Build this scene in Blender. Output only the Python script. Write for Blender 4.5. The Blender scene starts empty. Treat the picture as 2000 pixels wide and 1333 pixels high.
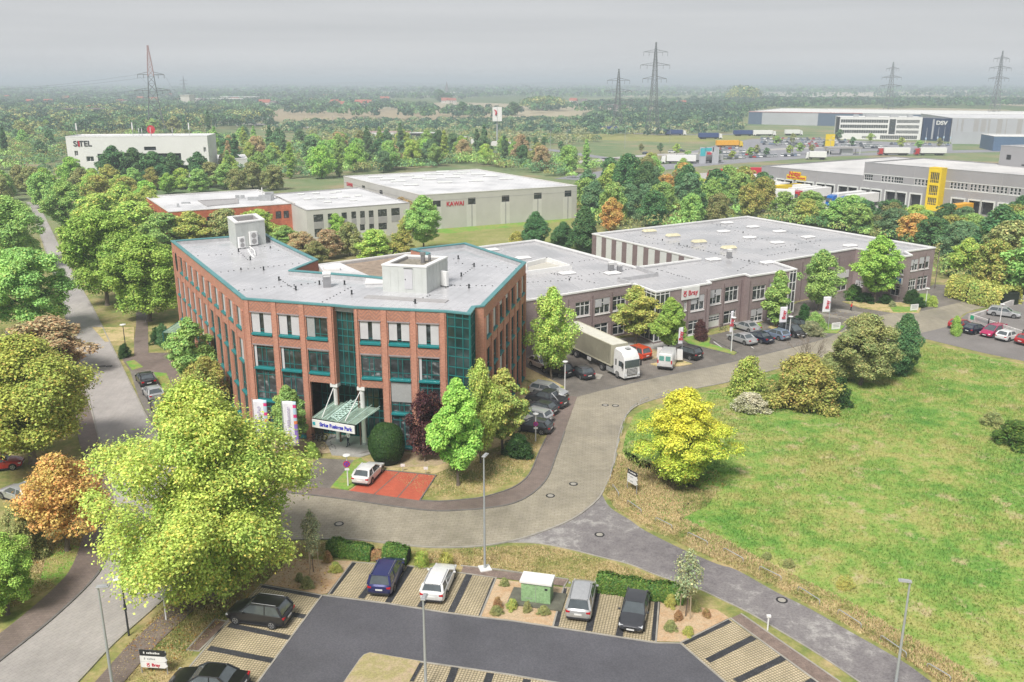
import bpy, math, random
import numpy as np
from mathutils import Vector, Matrix
R = math.radians
S = bpy.context.scene
# ------------------------------------------------------------------ camera, world, sun, exposure
CAMH = 36.0
FPX = 1730.0                      # focal length in pixels of the 2000 px wide photograph
PITCH = math.atan(503.5 / FPX)
cam_d = bpy.data.cameras.new('camera'); cam = bpy.data.objects.new('camera', cam_d)
S.collection.objects.link(cam); S.camera = cam
cam.location = (0, 0, CAMH); cam.rotation_euler = (math.pi / 2 - PITCH, 0, 0)
cam_d.sensor_width = 36; cam_d.lens = 36 * FPX / 2000; cam_d.clip_start = 0.5; cam_d.clip_end = 60000

SUN_EL, SUN_AZ = R(52), R(205)
w = bpy.data.worlds.new('World'); S.world = w; w.use_nodes = True
nt = w.node_tree; nt.nodes.clear()
out = nt.nodes.new('ShaderNodeOutputWorld'); bg = nt.nodes.new('ShaderNodeBackground')
sky = nt.nodes.new('ShaderNodeTexSky'); sky.sky_type = 'NISHITA'; sky.sun_disc = False
sky.sun_elevation = SUN_EL; sky.sun_rotation = SUN_AZ; sky.air_density = 1.0; sky.dust_density = 2.0
tc = nt.nodes.new('ShaderNodeTexCoord'); mp = nt.nodes.new('ShaderNodeMapping'); mp.inputs['Scale'].default_value = (1.1, 1.1, 24)
nz = nt.nodes.new('ShaderNodeTexNoise'); nz.inputs['Scale'].default_value = 1.6; nz.inputs['Detail'].default_value = 6; nz.inputs['Roughness'].default_value = .5
cr = nt.nodes.new('ShaderNodeValToRGB')          # the overcast layer: soft grey stratus
cr.color_ramp.elements[0].position = .3; cr.color_ramp.elements[0].color = (3.2, 3.23, 3.33, 1)
cr.color_ramp.elements[1].position = .75; cr.color_ramp.elements[1].color = (3.88, 3.88, 3.95, 1)
sep = nt.nodes.new('ShaderNodeSeparateXYZ'); mr = nt.nodes.new('ShaderNodeMapRange')
mr.inputs[1].default_value = 0.0; mr.inputs[2].default_value = .22; mr.inputs[3].default_value = 1.22; mr.inputs[4].default_value = .93
vm = nt.nodes.new('ShaderNodeVectorMath'); vm.operation = 'SCALE'
mix = nt.nodes.new('ShaderNodeMix'); mix.data_type = 'RGBA'; mix.inputs[0].default_value = .93
L = nt.links.new
L(tc.outputs['Generated'], mp.inputs[0]); L(mp.outputs[0], nz.inputs[0]); L(nz.outputs[0], cr.inputs[0])
L(tc.outputs['Generated'], sep.inputs[0]); L(sep.outputs[2], mr.inputs[0])
L(cr.outputs[0], vm.inputs[0]); L(mr.outputs[0], vm.inputs['Scale'])
L(sky.outputs[0], mix.inputs[6]); L(vm.outputs[0], mix.inputs[7]); L(mix.outputs[2], bg.inputs[0]); L(bg.outputs[0], out.inputs[0])
bg.inputs[1].default_value = 0.1
sl = bpy.data.lights.new('sun', 'SUN'); sl.energy = 3.0; sl.angle = R(18); sl.color = (1, .96, .9)
sun = bpy.data.objects.new('sun', sl); S.collection.objects.link(sun)
sun.rotation_euler = Vector((-math.sin(SUN_AZ) * math.cos(SUN_EL), -math.cos(SUN_AZ) * math.cos(SUN_EL), -math.sin(SUN_EL))).to_track_quat('-Z', 'Y').to_euler()
S.view_settings.view_transform = 'Standard'; S.view_settings.look = 'None'; S.view_settings.exposure = 0.68; S.view_settings.gamma = 1
S.cycles.max_bounces = 7; S.cycles.diffuse_bounces = 4; S.cycles.glossy_bounces = 2; S.cycles.transmission_bounces = 2
S.cycles.transparent_max_bounces = 4; S.cycles.volume_bounces = 0; S.cycles.caustics_reflective = False; S.cycles.caustics_refractive = False
S.cycles.use_adaptive_sampling = True; S.cycles.adaptive_threshold = 0.02; S.cycles.use_denoising = True

# ------------------------------------------------------------------ survey helpers: photograph pixel -> point of the place
CP, SP = math.cos(PITCH), math.sin(PITCH)
def ray(px, py):
    u = (px - 1000) / FPX; v = (py - 666.5) / FPX
    return Vector((u, CP - v * SP, -SP - v * CP))
def G(px, py, z=0.0):
    d = ray(px, py); t = (z - CAMH) / d.z
    return Vector((d.x * t, d.y * t, z))
def atY(px, Y, z=0.0):
    dep = Y * CP + (CAMH - z) * SP
    return Vector(((px - 1000) / FPX * dep, Y, z))
def zat(p, py):                       # height above point p at which the pixel row py is seen
    k = (py - 666.5) / FPX            # (-Y*SP+(H-z)*CP)=k*(Y*CP+(H-z)*SP)
    h = (k * p[1] * CP + p[1] * SP) / (CP - k * SP)
    return CAMH - h
def poly(pts, z=0.0): return [G(x, y, z) for x, y in pts]

# ------------------------------------------------------------------ materials
MATS = {}
def nodes(name):
    m = bpy.data.materials.new(name); m.use_nodes = True; t = m.node_tree
    return m, t, t.nodes['Principled BSDF']
def N(t, kind, **kw):
    n = t.nodes.new(kind)
    for k, v in kw.items(): setattr(n, k, v)
    return n
def coord(t, scale=(1, 1, 1), rot=0, obj=False):
    if obj: c = N(t, 'ShaderNodeTexCoord').outputs['Object']
    else: c = N(t, 'ShaderNodeNewGeometry').outputs['Position']
    m = N(t, 'ShaderNodeMapping'); m.inputs['Scale'].default_value = scale; m.inputs['Rotation'].default_value = (0, 0, rot)
    t.links.new(c, m.inputs[0]); return m.outputs[0]
def noise(t, vec, scale, detail=4, rough=.6):
    n = N(t, 'ShaderNodeTexNoise'); n.inputs['Scale'].default_value = scale; n.inputs['Detail'].default_value = detail; n.inputs['Roughness'].default_value = rough
    if vec is not None: t.links.new(vec, n.inputs[0])
    return n.outputs[0]
def ramp(t, fac, stops, interp='LINEAR'):
    r = N(t, 'ShaderNodeValToRGB'); e = r.color_ramp.elements; r.color_ramp.interpolation = interp
    while len(e) < len(stops): e.new(.5)
    for el, (p, c) in zip(e, stops): el.position = p; el.color = (c[0], c[1], c[2], 1) if isinstance(c, (tuple, list)) else (c, c, c, 1)
    t.links.new(fac, r.inputs[0]); return r.outputs[0]
def mixc(t, fac, a, b, mode='MIX'):
    m = N(t, 'ShaderNodeMix'); m.data_type = 'RGBA'; m.blend_type = mode
    for i, x in ((0, fac), (6, a), (7, b)):
        if isinstance(x, (int, float)): m.inputs[i].default_value = x
        elif isinstance(x, tuple): m.inputs[i].default_value = (*x, 1)
        else: t.links.new(x, m.inputs[i])
    return m.outputs[2]
def bump(t, b, h, strength=.3, dist=.02):
    n = N(t, 'ShaderNodeBump'); n.inputs['Strength'].default_value = strength; n.inputs['Distance'].default_value = dist
    t.links.new(h, n.inputs['Height']); t.links.new(n.outputs[0], b.inputs['Normal'])
def M(name, col, rough=.6, metal=0, var=.12, scale=1.5, spec=.5, fine=0, bmp=0, obj=False):
    if name in MATS: return MATS[name]
    m, t, b = nodes(name)
    b.inputs['Roughness'].default_value = rough; b.inputs['Metallic'].default_value = metal; b.inputs['Specular IOR Level'].default_value = spec
    v = coord(t, obj=obj)
    n = noise(t, v, scale, 5)
    c = ramp(t, n, [(.3, tuple(x * (1 - var) for x in col)), (.7, tuple(min(1, x * (1 + var)) for x in col))])
    if fine:
        f = noise(t, v, fine, 2); c = mixc(t, 1.0, c, ramp(t, f, [(.3, .78), (.7, 1.22)]), 'MULTIPLY')
        if bmp: bump(t, b, f, bmp)
    t.links.new(c, b.inputs['Base Color']); MATS[name] = m; return m

# ------------------------------------------------------------------ objects
COL = S.collection
def tag(o, label=None, cat=None, group=None, kind=None):
    if label: o['label'] = label
    if cat: o['category'] = cat
    if group: o['group'] = group
    if kind: o['kind'] = kind
    return o
def thing(name, label, cat, loc=(0, 0, 0), rz=0, group=None):
    o = bpy.data.objects.new(name, None); COL.objects.link(o); o.location = loc; o.rotation_euler = (0, 0, rz)
    o.empty_display_size = .3
    return tag(o, label, cat, group)
KIDS = {}
def link(o, parent):
    COL.objects.link(o)
    if parent is not None: o.parent = parent; KIDS.setdefault(parent.name, []).append(o)
    return o
class MB:
    """collects geometry; build() links it as one mesh object. World coordinates unless local=True."""
    def __init__(s): s.v = []; s.f = []; s.m = []
    def add(s, vs, fs, mi=0):
        k = len(s.v); s.v += [tuple(v) for v in vs]; s.f += [tuple(i + k for i in f) for f in fs]; s.m += [mi] * len(fs); return s
    def quad(s, a, b, c, d, mi=0): return s.add([a, b, c, d], [(0, 1, 2, 3)], mi)
    def box(s, x, y, z, sx, sy, sz, rz=0, mi=0):       # centre x,y, bottom z, full sizes
        c, q = math.cos(rz), math.sin(rz); vs = []
        for dz in (0, sz):
            for dx, dy in ((-1, -1), (1, -1), (1, 1), (-1, 1)):
                X, Y = dx * sx / 2, dy * sy / 2; vs.append((x + X * c - Y * q, y + X * q + Y * c, z + dz))
        return s.add(vs, [(3, 2, 1, 0), (4, 5, 6, 7), (0, 1, 5, 4), (1, 2, 6, 5), (2, 3, 7, 6), (3, 0, 4, 7)], mi)
    def hexa(s, b, t, mi=0):                            # any 4 bottom + 4 top points
        return s.add(list(b) + list(t), [(3, 2, 1, 0), (4, 5, 6, 7), (0, 1, 5, 4), (1, 2, 6, 5), (2, 3, 7, 6), (3, 0, 4, 7)], mi)
    def prism(s, pts, z0, z1, mi=0, top=True, bottom=True, side=True):
        n = len(pts); a = sum(pts[i][0] * pts[(i + 1) % n][1] - pts[(i + 1) % n][0] * pts[i][1] for i in range(n))
        if a < 0: pts = pts[::-1]
        vs = [(p[0], p[1], z0) for p in pts] + [(p[0], p[1], z1) for p in pts]; fs = []
        if side: fs += [(i, (i + 1) % n, n + (i + 1) % n, n + i) for i in range(n)]
        if top: fs.append(tuple(range(n, 2 * n)))
        if bottom: fs.append(tuple(range(n - 1, -1, -1)))
        return s.add(vs, fs, mi)
    def tube(s, pts, rad, n=6, caps=True, mi=0):
        pts = [Vector(p) for p in pts]
        if isinstance(rad, (int, float)): rad = [rad] * len(pts)
        d = (pts[-1] - pts[0]).normalized(); up = Vector((0, 0, 1)) if abs(d.z) < .9 else Vector((1, 0, 0)); vs = []; fs = []
        for i, p in enumerate(pts):
            dd = (pts[min(i + 1, len(pts) - 1)] - pts[max(i - 1, 0)]).normalized()
            a = dd.cross(up).normalized(); b = dd.cross(a)
            for k in range(n):
                t = 2 * math.pi * k / n; vs.append(p + (a * math.cos(t) + b * math.sin(t)) * rad[i])
        for i in range(len(pts) - 1):
            for k in range(n): fs.append((i * n + k, i * n + (k + 1) % n, (i + 1) * n + (k + 1) % n, (i + 1) * n + k))
        if caps: fs += [tuple(range(n)), tuple(range(len(pts) * n - 1, (len(pts) - 1) * n - 1, -1))]
        return s.add(vs, fs, mi)
    def lathe(s, x, y, prof, n=16, mi=0):               # prof: (r, z)
        vs = []; fs = []
        for r, z in prof:
            for k in range(n): t = 2 * math.pi * k / n; vs.append((x + r * math.cos(t), y + r * math.sin(t), z))
        for i in range(len(prof) - 1):
            for k in range(n): fs.append((i * n + k, i * n + (k + 1) % n, (i + 1) * n + (k + 1) % n, (i + 1) * n + k))
        fs += [tuple(range(n - 1, -1, -1)), tuple(range((len(prof) - 1) * n, len(prof) * n))]
        return s.add(vs, fs, mi)
    def build(s, name, mat, parent=None, smooth=False, local=False, angle=40, bevel=0):
        me = bpy.data.meshes.new(name); vs = s.v
        if parent is not None and not local:
            o = parent.location; pr = parent.parent
            while pr is not None: o = o + pr.location; pr = pr.parent
            vs = [(v[0] - o[0], v[1] - o[1], v[2] - o[2]) for v in vs]
        me.from_pydata(vs, [], s.f)
        for mm in (mat if isinstance(mat, (list, tuple)) else [mat]): me.materials.append(mm)
        if isinstance(mat, (list, tuple)): me.polygons.foreach_set('material_index', s.m)
        if smooth: me.shade_smooth(); me.set_sharp_from_angle(angle=R(angle))
        me.validate(); me.update()
        ob = bpy.data.objects.new(name, me)
        if bevel:
            bm = ob.modifiers.new('b', 'BEVEL'); bm.width = bevel; bm.segments = 2; bm.limit_method = 'ANGLE'
        return link(ob, parent)
def copy_tree(o, parent=None):
    c = o.copy(); COL.objects.link(c)
    if parent is not None: c.parent = parent; KIDS.setdefault(parent.name, []).append(c)
    for ch in KIDS.get(o.name, []): copy_tree(ch, c)
    return c
def repaint(o, mapping):                                # swap materials on one copy only
    for ch in [o] + KIDS.get(o.name, []) + [g for k in KIDS.get(o.name, []) for g in KIDS.get(k.name, [])]:
        if ch.type == 'MESH':
            for s_ in ch.material_slots:
                if s_.material and s_.material.name in mapping:
                    mt = mapping[s_.material.name]; s_.link = 'OBJECT'; s_.material = mt
def text(body, size, mat, parent, loc, rot, extrude=.02, name='lettering', bold=0, align='CENTER', sx=1.0):
    cu = bpy.data.curves.new(name, 'FONT'); cu.body = body; cu.size = size; cu.extrude = extrude; cu.offset = bold
    cu.align_x = align; cu.align_y = 'CENTER'; cu.materials.append(mat)
    tmp = bpy.data.objects.new('tmp', cu); me = bpy.data.meshes.new_from_object(tmp); me.name = name
    bpy.data.objects.remove(tmp); bpy.data.curves.remove(cu)
    if not me.materials: me.materials.append(mat)
    o = bpy.data.objects.new(name, me); o.location = loc; o.rotation_euler = rot; o.scale = (sx, 1, 1)
    return link(o, parent)
class Wall:
    """a vertical wall plane from A to B (left to right as seen from outside)."""
    def __init__(s, A, B):
        s.A = Vector((A[0], A[1], 0)); s.B = Vector((B[0], B[1], 0)); s.L = (s.B - s.A).length
        s.d = (s.B - s.A) / s.L; s.n = Vector((s.d.y, -s.d.x, 0)); s.rz = math.atan2(s.d.y, s.d.x)
    def p(s, u, z, w=0): q = s.A + s.d * u + s.n * w; return Vector((q.x, q.y, z))
    def px(s, x, y):                                    # photograph pixel -> (u, z) on the wall
        r = ray(x, y); o = Vector((0, 0, CAMH)); t = (s.A - o).dot(s.n) / r.dot(s.n); q = o + r * t
        return (q - s.A).dot(s.d), q.z
    def rect(s, x0, y0, x1, y1):
        u0, z1 = s.px(x0, y0); u1, z0 = s.px(x1, y1); return [u0, u1, z0, z1]
    def holes(s, mb, z0, z1, holes, depth=.25, mi=0, u0=0, u1=None):
        u1 = s.L if u1 is None else u1
        us = sorted({u0, u1, *[min(max(h[i], u0), u1) for h in holes for i in (0, 1)]}); zs = sorted({z0, z1, *[min(max(h[i], z0), z1) for h in holes for i in (2, 3)]})
        for a, b in zip(us, us[1:]):
            for c, e in zip(zs, zs[1:]):
                if b - a < 1e-4 or e - c < 1e-4: continue
                um, zm = (a + b) / 2, (c + e) / 2
                if any(h[0] < um < h[1] and h[2] < zm < h[3] for h in holes): continue
                mb.quad(s.p(a, c), s.p(b, c), s.p(b, e), s.p(a, e), mi)
        for h in holes:
            a, b, c, e = h[:4]; w = -depth
            mb.quad(s.p(a, c), s.p(a, e), s.p(a, e, w), s.p(a, c, w), mi); mb.quad(s.p(b, e), s.p(b, c), s.p(b, c, w), s.p(b, e, w), mi)
            mb.quad(s.p(a, e), s.p(b, e), s.p(b, e, w), s.p(a, e, w), mi); mb.quad(s.p(b, c), s.p(a, c), s.p(a, c, w), s.p(b, c, w), mi)
    def slab(s, mb, u0, u1, z0, z1, w0, w1, mi=0):      # box on the wall, from depth w0 to w1
        mb.hexa([s.p(u0, z0, w1), s.p(u1, z0, w1), s.p(u1, z0, w0), s.p(u0, z0, w0)], [s.p(u0, z1, w1), s.p(u1, z1, w1), s.p(u1, z1, w0), s.p(u0, z1, w0)], mi)
    def window(s, h, parent, fm, gm, inset=.2, fw=.09, mull=(), trans=(), sill=None, sw=.14, name='window', pane='pane', blind=None, blindm=None):
        a, b, c, e = h[:4]; f = MB(); w0, w1 = -inset, -inset + .07
        s.slab(f, a, b, c, c + fw, w0, w1); s.slab(f, a, b, e - fw, e, w0, w1); s.slab(f, a, a + fw, c + fw, e - fw, w0, w1); s.slab(f, b - fw, b, c + fw, e - fw, w0, w1)
        for k, m_ in enumerate(mull): u = a + (b - a) * m_; s.slab(f, u - fw / 2, u + fw / 2, c + fw, e - fw, w0, w1 - .004)
        for m_ in trans: z = c + (e - c) * m_; s.slab(f, a + fw, b - fw, z - fw / 2, z + fw / 2, w0, w1 - .008)
        fo = f.build(name, fm, parent)
        g = MB(); g.quad(s.p(a, c, w0 + .015), s.p(b, c, w0 + .015), s.p(b, e, w0 + .015), s.p(a, e, w0 + .015))
        g.build(pane, gm, fo)
        if sill:
            q = MB(); q.hexa([s.p(a, c - sill[0], sw), s.p(b, c - sill[0], sw), s.p(b, c - sill[0], -inset), s.p(a, c - sill[0], -inset)],
                             [s.p(a, c - sill[0] * .35, sw), s.p(b, c - sill[0] * .35, sw), s.p(b, c - .003, w0), s.p(a, c - .003, w0)]); q.build('sill', sill[1], fo)
        if blind:
            q = MB()
            for (x0, x1, y0) in blind: s.slab(q, a + (b - a) * x0, a + (b - a) * x1, c + (e - c) * y0, e - .02, w1 + .01, w1 + .05)
            q.build('blind', blindm, fo)
        return fo
# ------------------------------------------------------------------ ground materials
def brickpat(t, vec, bw, rh, c1, c2, cm, mortar=.015, offset=.5, noisec=None):
    b = N(t, 'ShaderNodeTexBrick'); b.offset = offset
    b.inputs['Scale'].default_value = 1; b.inputs['Brick Width'].default_value = bw; b.inputs['Row Height'].default_value = rh
    b.inputs['Mortar Size'].default_value = mortar; b.inputs['Mortar Smooth'].default_value = .3
    for k, c in (('Color1', c1), ('Color2', c2), ('Mortar', cm)): b.inputs[k].default_value = (*c, 1)
    t.links.new(vec, b.inputs['Vector']); return b
def paver(name, c1, c2, cm, bw=.4, rh=.2, rot=0, mortar=.02, offset=.5, stain=.25, rough=.75, big=.12):
    m, t, b = nodes(name); v = coord(t, rot=rot); bk = brickpat(t, v, bw, rh, c1, c2, cm, mortar, offset)
    v2 = coord(t); n = noise(t, v2, big, 6, .65); n2 = noise(t, v2, 1.1, 5, .7); n3 = noise(t, coord(t, (.9, .16, 1), rot), 1.2, 3)
    c = mixc(t, 1, bk.outputs[0], ramp(t, n, [(.3, 1 - stain), (.65, 1 + stain * .45)]), 'MULTIPLY')
    c = mixc(t, 1, c, ramp(t, n2, [(.3, 1 - stain * .6), (.7, 1 + stain * .3)]), 'MULTIPLY')
    c = mixc(t, .5, c, ramp(t, n3, [(.35, .86), (.7, 1.1)]), 'MULTIPLY')
    t.links.new(c, b.inputs['Base Color']); b.inputs['Roughness'].default_value = rough
    t.links.new(ramp(t, n, [(.35, rough - .25), (.6, rough)]), b.inputs['Roughness'])
    MATS[name] = m; return m
def grassmat(name, stops, scales=(.06, .5, 4), dry=None, dryamt=.5, rough=.9):
    m, t, b = nodes(name); v = coord(t)
    n1 = noise(t, v, scales[0], 6, .62); n2 = noise(t, v, scales[1], 5, .7); n3 = noise(t, v, scales[2], 3, .7)
    s = N(t, 'ShaderNodeMath', operation='MULTIPLY_ADD'); t.links.new(n2, s.inputs[0]); s.inputs[1].default_value = .55
    s2 = N(t, 'ShaderNodeMath', operation='MULTIPLY'); t.links.new(n1, s2.inputs[0]); s2.inputs[1].default_value = .55; t.links.new(s2.outputs[0], s.inputs[2])
    c = ramp(t, s.outputs[0], stops)
    c = mixc(t, 1, c, ramp(t, n3, [(.28, .74), (.5, 1), (.75, 1.2)]), 'MULTIPLY')
    if dry:
        d = noise(t, v, scales[1] * .7, 6, .75); c = mixc(t, ramp(t, d, [(dryamt, 0.0), (dryamt + .1, 1.0)]), c, dry)
    t.links.new(c, b.inputs['Base Color']); b.inputs['Roughness'].default_value = rough; b.inputs['Specular IOR Level'].default_value = .1
    bump(t, b, n3, .6, .08); MATS[name] = m; return m
STREET_ROT = math.atan2(*(lambda a, b: (b.y - a.y, b.x - a.x))(G(110, 470), G(262, 765)))
m_street = paver('street_pavers', (.385, .36, .34), (.41, .38, .36), (.32, .3, .28), .6, .3, STREET_ROT, .02, stain=.18)
m_curve = paver('curve_pavers', (.33, .295, .225), (.37, .33, .26), (.26, .235, .17), .6, .3, .1, .03, stain=.25)
m_walk = paver('walk_pavers', (.2, .155, .135), (.235, .185, .16), (.16, .13, .11), .4, .2, .05, .02, stain=.25)
m_fore = paver('forecourt_pavers', (.2, .178, .155), (.235, .21, .185), (.16, .145, .125), .5, .25, .2, .03, stain=.35)
m_red = paver('red_pavers', (.5, .105, .06), (.56, .14, .08), (.42, .1, .06), .2, .1, .1, .012, stain=.15)
m_black = paver('black_pavers', (.035, .036, .042), (.065, .066, .075), (.03, .03, .03), .2, .2, .3, .02, stain=.3)
m_slab = paver('slab_concrete', (.36, .35, .33), (.4, .39, .37), (.28, .27, .25), 1, 1, .1, .02, 0, stain=.15)
m_asph_new = M('new_asphalt', (.095, .094, .106), .5, var=.2, scale=.22, fine=8)
m_asph_old = grassmat('old_asphalt', [(.38, (.13, .12, .125)), (.5, (.2, .185, .187)), (.58, (.23, .215, .213)), (.66, (.36, .345, .33))], (.12, .9, 6), rough=.85)
m_asph_lot = M('lot_asphalt', (.2, .185, .175), .8, var=.15, scale=.2, fine=20)
m_yard = M('yard_concrete', (.42, .4, .38), .8, var=.1, scale=.1)
m_farroad = M('far_road_asphalt', (.25, .25, .27), .8, var=.08, scale=.05)
m_kerb = M('kerb_stone', (.33, .31, .27), .8, var=.2, scale=1.2)
m_kerbd = M('kerb_dark', (.16, .15, .14), .8, var=.2, scale=1.2)
m_bark = M('bark_mulch', (.17, .115, .085), .95, var=.3, scale=2, fine=14)
m_strip = M('brown_strip', (.2, .15, .125), .95, var=.25, scale=1.5, fine=12)
m_gravel = grassmat('dry_bed', [(.35, (.44, .33, .2)), (.5, (.54, .41, .27)), (.65, (.5, .33, .19))], (.3, 2, 9))
m_soil = grassmat('soil_bed', [(.38, (.34, .25, .16)), (.52, (.46, .36, .24)), (.64, (.36, .32, .15))], (.2, 1.2, 8))
m_white = M('white_marking', (.7, .7, .68), .7, var=.08, scale=3)
m_field = grassmat('meadow', [(.4, (.11, .26, .05)), (.48, (.17, .31, .065)), (.55, (.25, .35, .085)), (.63, (.37, .37, .13))], (.09, .5, 2.6), dry=(.46, .4, .22), dryamt=.555)
m_verge = grassmat('verge_grass', [(.38, (.19, .25, .07)), (.47, (.36, .33, .13)), (.57, (.54, .43, .23))], (.2, .8, 5))
m_lawn = grassmat('lawn', [(.3, (.12, .3, .05)), (.5, (.18, .34, .06)), (.62, (.3, .32, .1))], (.2, .8, 5))
m_lawnfar = grassmat('mown_lawn', [(.38, (.16, .25, .06)), (.5, (.25, .27, .09)), (.65, (.33, .31, .14))], (.05, .3, 2))
# one sheet to the horizon: verge grass close by, farmland patches far off
m, t, b = nodes('country_ground')
v = coord(t); sp = N(t, 'ShaderNodeSeparateXYZ'); t.links.new(v, sp.inputs[0])
vo = N(t, 'ShaderNodeTexVoronoi'); vo.inputs['Scale'].default_value = 1; t.links.new(coord(t, (.0035, .0016, 1), .35), vo.inputs['Vector'])
sc = N(t, 'ShaderNodeSeparateColor'); t.links.new(vo.outputs['Color'], sc.inputs[0])
farm = ramp(t, sc.outputs[0], [(0, (.12, .17, .06)), (.3, (.2, .24, .1)), (.5, (.36, .3, .2)), (.7, (.15, .2, .08)), (.85, (.4, .35, .24))], 'CONSTANT')
n1 = noise(t, v, .03, 6, .65); n2 = noise(t, v, .3, 6, .7); n3 = noise(t, v, 3, 3, .7)
near = ramp(t, n2, [(.36, (.15, .2, .06)), (.48, (.26, .26, .09)), (.62, (.42, .33, .17))])
heath = ramp(t, n1, [(.35, (.13, .2, .09)), (.5, (.2, .24, .12)), (.64, (.32, .26, .16))])
near = mixc(t, ramp(t, sp.outputs[1], [(.0, 0.0), (1, 1.0)]), near, near)
mrg = N(t, 'ShaderNodeMapRange'); mrg.inputs[1].default_value = 130; mrg.inputs[2].default_value = 260; t.links.new(sp.outputs[1], mrg.inputs[0])
mrf = N(t, 'ShaderNodeMapRange'); mrf.inputs[1].default_value = 850; mrf.inputs[2].default_value = 950; t.links.new(sp.outputs[1], mrf.inputs[0])
c = mixc(t, mrg.outputs[0], near, heath); c = mixc(t, mrf.outputs[0], c, farm)
c = mixc(t, .6, c, ramp(t, n3, [(.3, .7), (.7, 1.3)]), 'MULTIPLY')
t.links.new(c, b.inputs['Base Color']); b.inputs['Roughness'].default_value = .95; b.inputs['Specular IOR Level'].default_value = .1
m_ground = m

# ------------------------------------------------------------------ ground sheets
def spline(pts, n=5):
    out = []; P_ = [Vector(p) for p in pts]
    for i in range(len(P_) - 1):
        p0, p1, p2, p3 = P_[max(i - 1, 0)], P_[i], P_[i + 1], P_[min(i + 2, len(P_) - 1)]
        for k in range(n):
            s = k / n; out.append(.5 * ((2 * p1) + (p2 - p0) * s + (2 * p0 - 5 * p1 + 4 * p2 - p3) * s * s + (3 * p1 - p0 - 3 * p2 + p3) * s ** 3))
    return out + [P_[-1]]
def sheet(name, pts, z, mat, thick=0):
    mb = MB(); P_ = [(p[0], p[1]) for p in pts]
    if thick: mb.prism(P_, z - thick, z, bottom=False)
    else:
        n = len(P_); a = sum(P_[i][0] * P_[(i + 1) % n][1] - P_[(i + 1) % n][0] * P_[i][1] for i in range(n))
        if a < 0: P_ = P_[::-1]
        mb.add([(x, y, z) for x, y in P_], [tuple(range(n))])
    return tag(mb.build(name, mat), kind='structure')
def along(pts, w0, w1):               # offset band on both sides of a line
    l, r = [], []
    for i, p in enumerate(pts):
        d = (pts[min(i + 1, len(pts) - 1)] - pts[max(i - 1, 0)]); d.z = 0; d.normalize(); n = Vector((-d.y, d.x, 0)); l.append(p + n * w0); r.append(p + n * w1)
    return l + r[::-1]
def strip(name, pts, width, z0, z1, mat, closed=False):
    mb = MB(); n = len(pts); L_, R_ = [], []
    for i, p in enumerate(pts):
        if closed: d = pts[(i + 1) % n] - pts[i - 1]
        else: d = pts[min(i + 1, n - 1)] - pts[max(i - 1, 0)]
        d = Vector((d.x, d.y, 0)); d.normalize(); q = Vector((-d.y, d.x, 0)) * width / 2; L_.append(p + q); R_.append(p - q)
    for i in range(n if closed else n - 1):
        j = (i + 1) % n; a, b_, c_, d_ = L_[i], L_[j], R_[j], R_[i]
        mb.hexa([(d_.x, d_.y, z0), (c_.x, c_.y, z0), (b_.x, b_.y, z0), (a.x, a.y, z0)], [(d_.x, d_.y, z1), (c_.x, c_.y, z1), (b_.x, b_.y, z1), (a.x, a.y, z1)])
    return tag(mb.build(name, mat), kind='structure')
g = MB(); xs = [-24000, -6000, -1500, -400, 0, 400, 1500, 6000, 24000]; ys = [-300, 0, 200, 600, 1500, 5000, 12000, 30000]
for i in range(len(xs)):
    for j in range(len(ys)): g.v.append((xs[i], ys[j], 0.0))
for i in range(len(xs) - 1):
    for j in range(len(ys) - 1): k = i * len(ys) + j; g.f.append((k, k + len(ys), k + len(ys) + 1, k + 1)); g.m.append(0)
tag(g.build('ground', m_ground), kind='structure')

st_r = spline(poly([(72, 395), (88, 425), (110, 470), (135, 520), (160, 565), (183, 605), (220, 680), (262, 765), (300, 838), (350, 890), (415, 935), (480, 953)]))
st_l = spline(poly([(222, 1040), (226, 990), (212, 916), (192, 852), (170, 770), (150, 700), (128, 620), (112, 560), (92, 500), (72, 440), (60, 410), (50, 395)]))
st_ll = spline(poly([(-160, 1420), (0, 1292), (100, 1212), (176, 1140), (204, 1098), (222, 1040)]))
st_lr = spline(poly([(440, 1068), (400, 1096), (345, 1148), (296, 1192), (224, 1256), (160, 1324), (60, 1430)]))
sheet('street', st_r + st_lr + st_ll + st_l, .012, m_street)
inner = spline(poly([(480, 953), (550, 962), (625, 970), (700, 980), (775, 991), (850, 999), (912, 997), (947, 994), (1000, 985), (1040, 965), (1069, 934), (1087, 888), (1107, 832), (1127, 776)]))
upper = spline(poly([(1127, 776), (1214, 753), (1306, 732), (1398, 714), (1485, 694), (1595, 666), (1640, 648), (1690, 625), (1746, 612), (1800, 608), (1890, 588), (1960, 574), (2050, 560)]), 3)
lower = spline(poly([(2050, 580), (1960, 594), (1890, 610), (1858, 635), (1805, 655), (1760, 668), (1640, 690), (1540, 715), (1431, 745), (1357, 760), (1306, 773), (1247, 792), (1222, 814), (1212, 839), (1204, 875), (1194, 921), (1178, 960), (1161, 983), (1116, 1016), (1050, 1043), (999, 1058), (945, 1067), (900, 1070), (837, 1070), (782, 1065), (691, 1055), (642, 1054), (560, 1056), (440, 1068)]), 4)
sheet('road', inner + upper + lower, .02, m_curve)
strip('kerb', inner[:-6], .14, 0, .10, m_kerbd); strip('kerb', lower[20:], .16, 0, .10, m_kerb)
strip('kerb', st_r[:-2], .16, 0, .1, m_kerb); strip('kerb', st_l, .16, 0, .1, m_kerb); strip('kerb', st_ll, .16, 0, .1, m_kerbd); strip('kerb', st_lr[3:], .16, 0, .1, m_kerb)
strip('gutter', [p + Vector((0, 0, 0)) for p in upper[2:22]], .35, .01, .028, m_kerbd)
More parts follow.
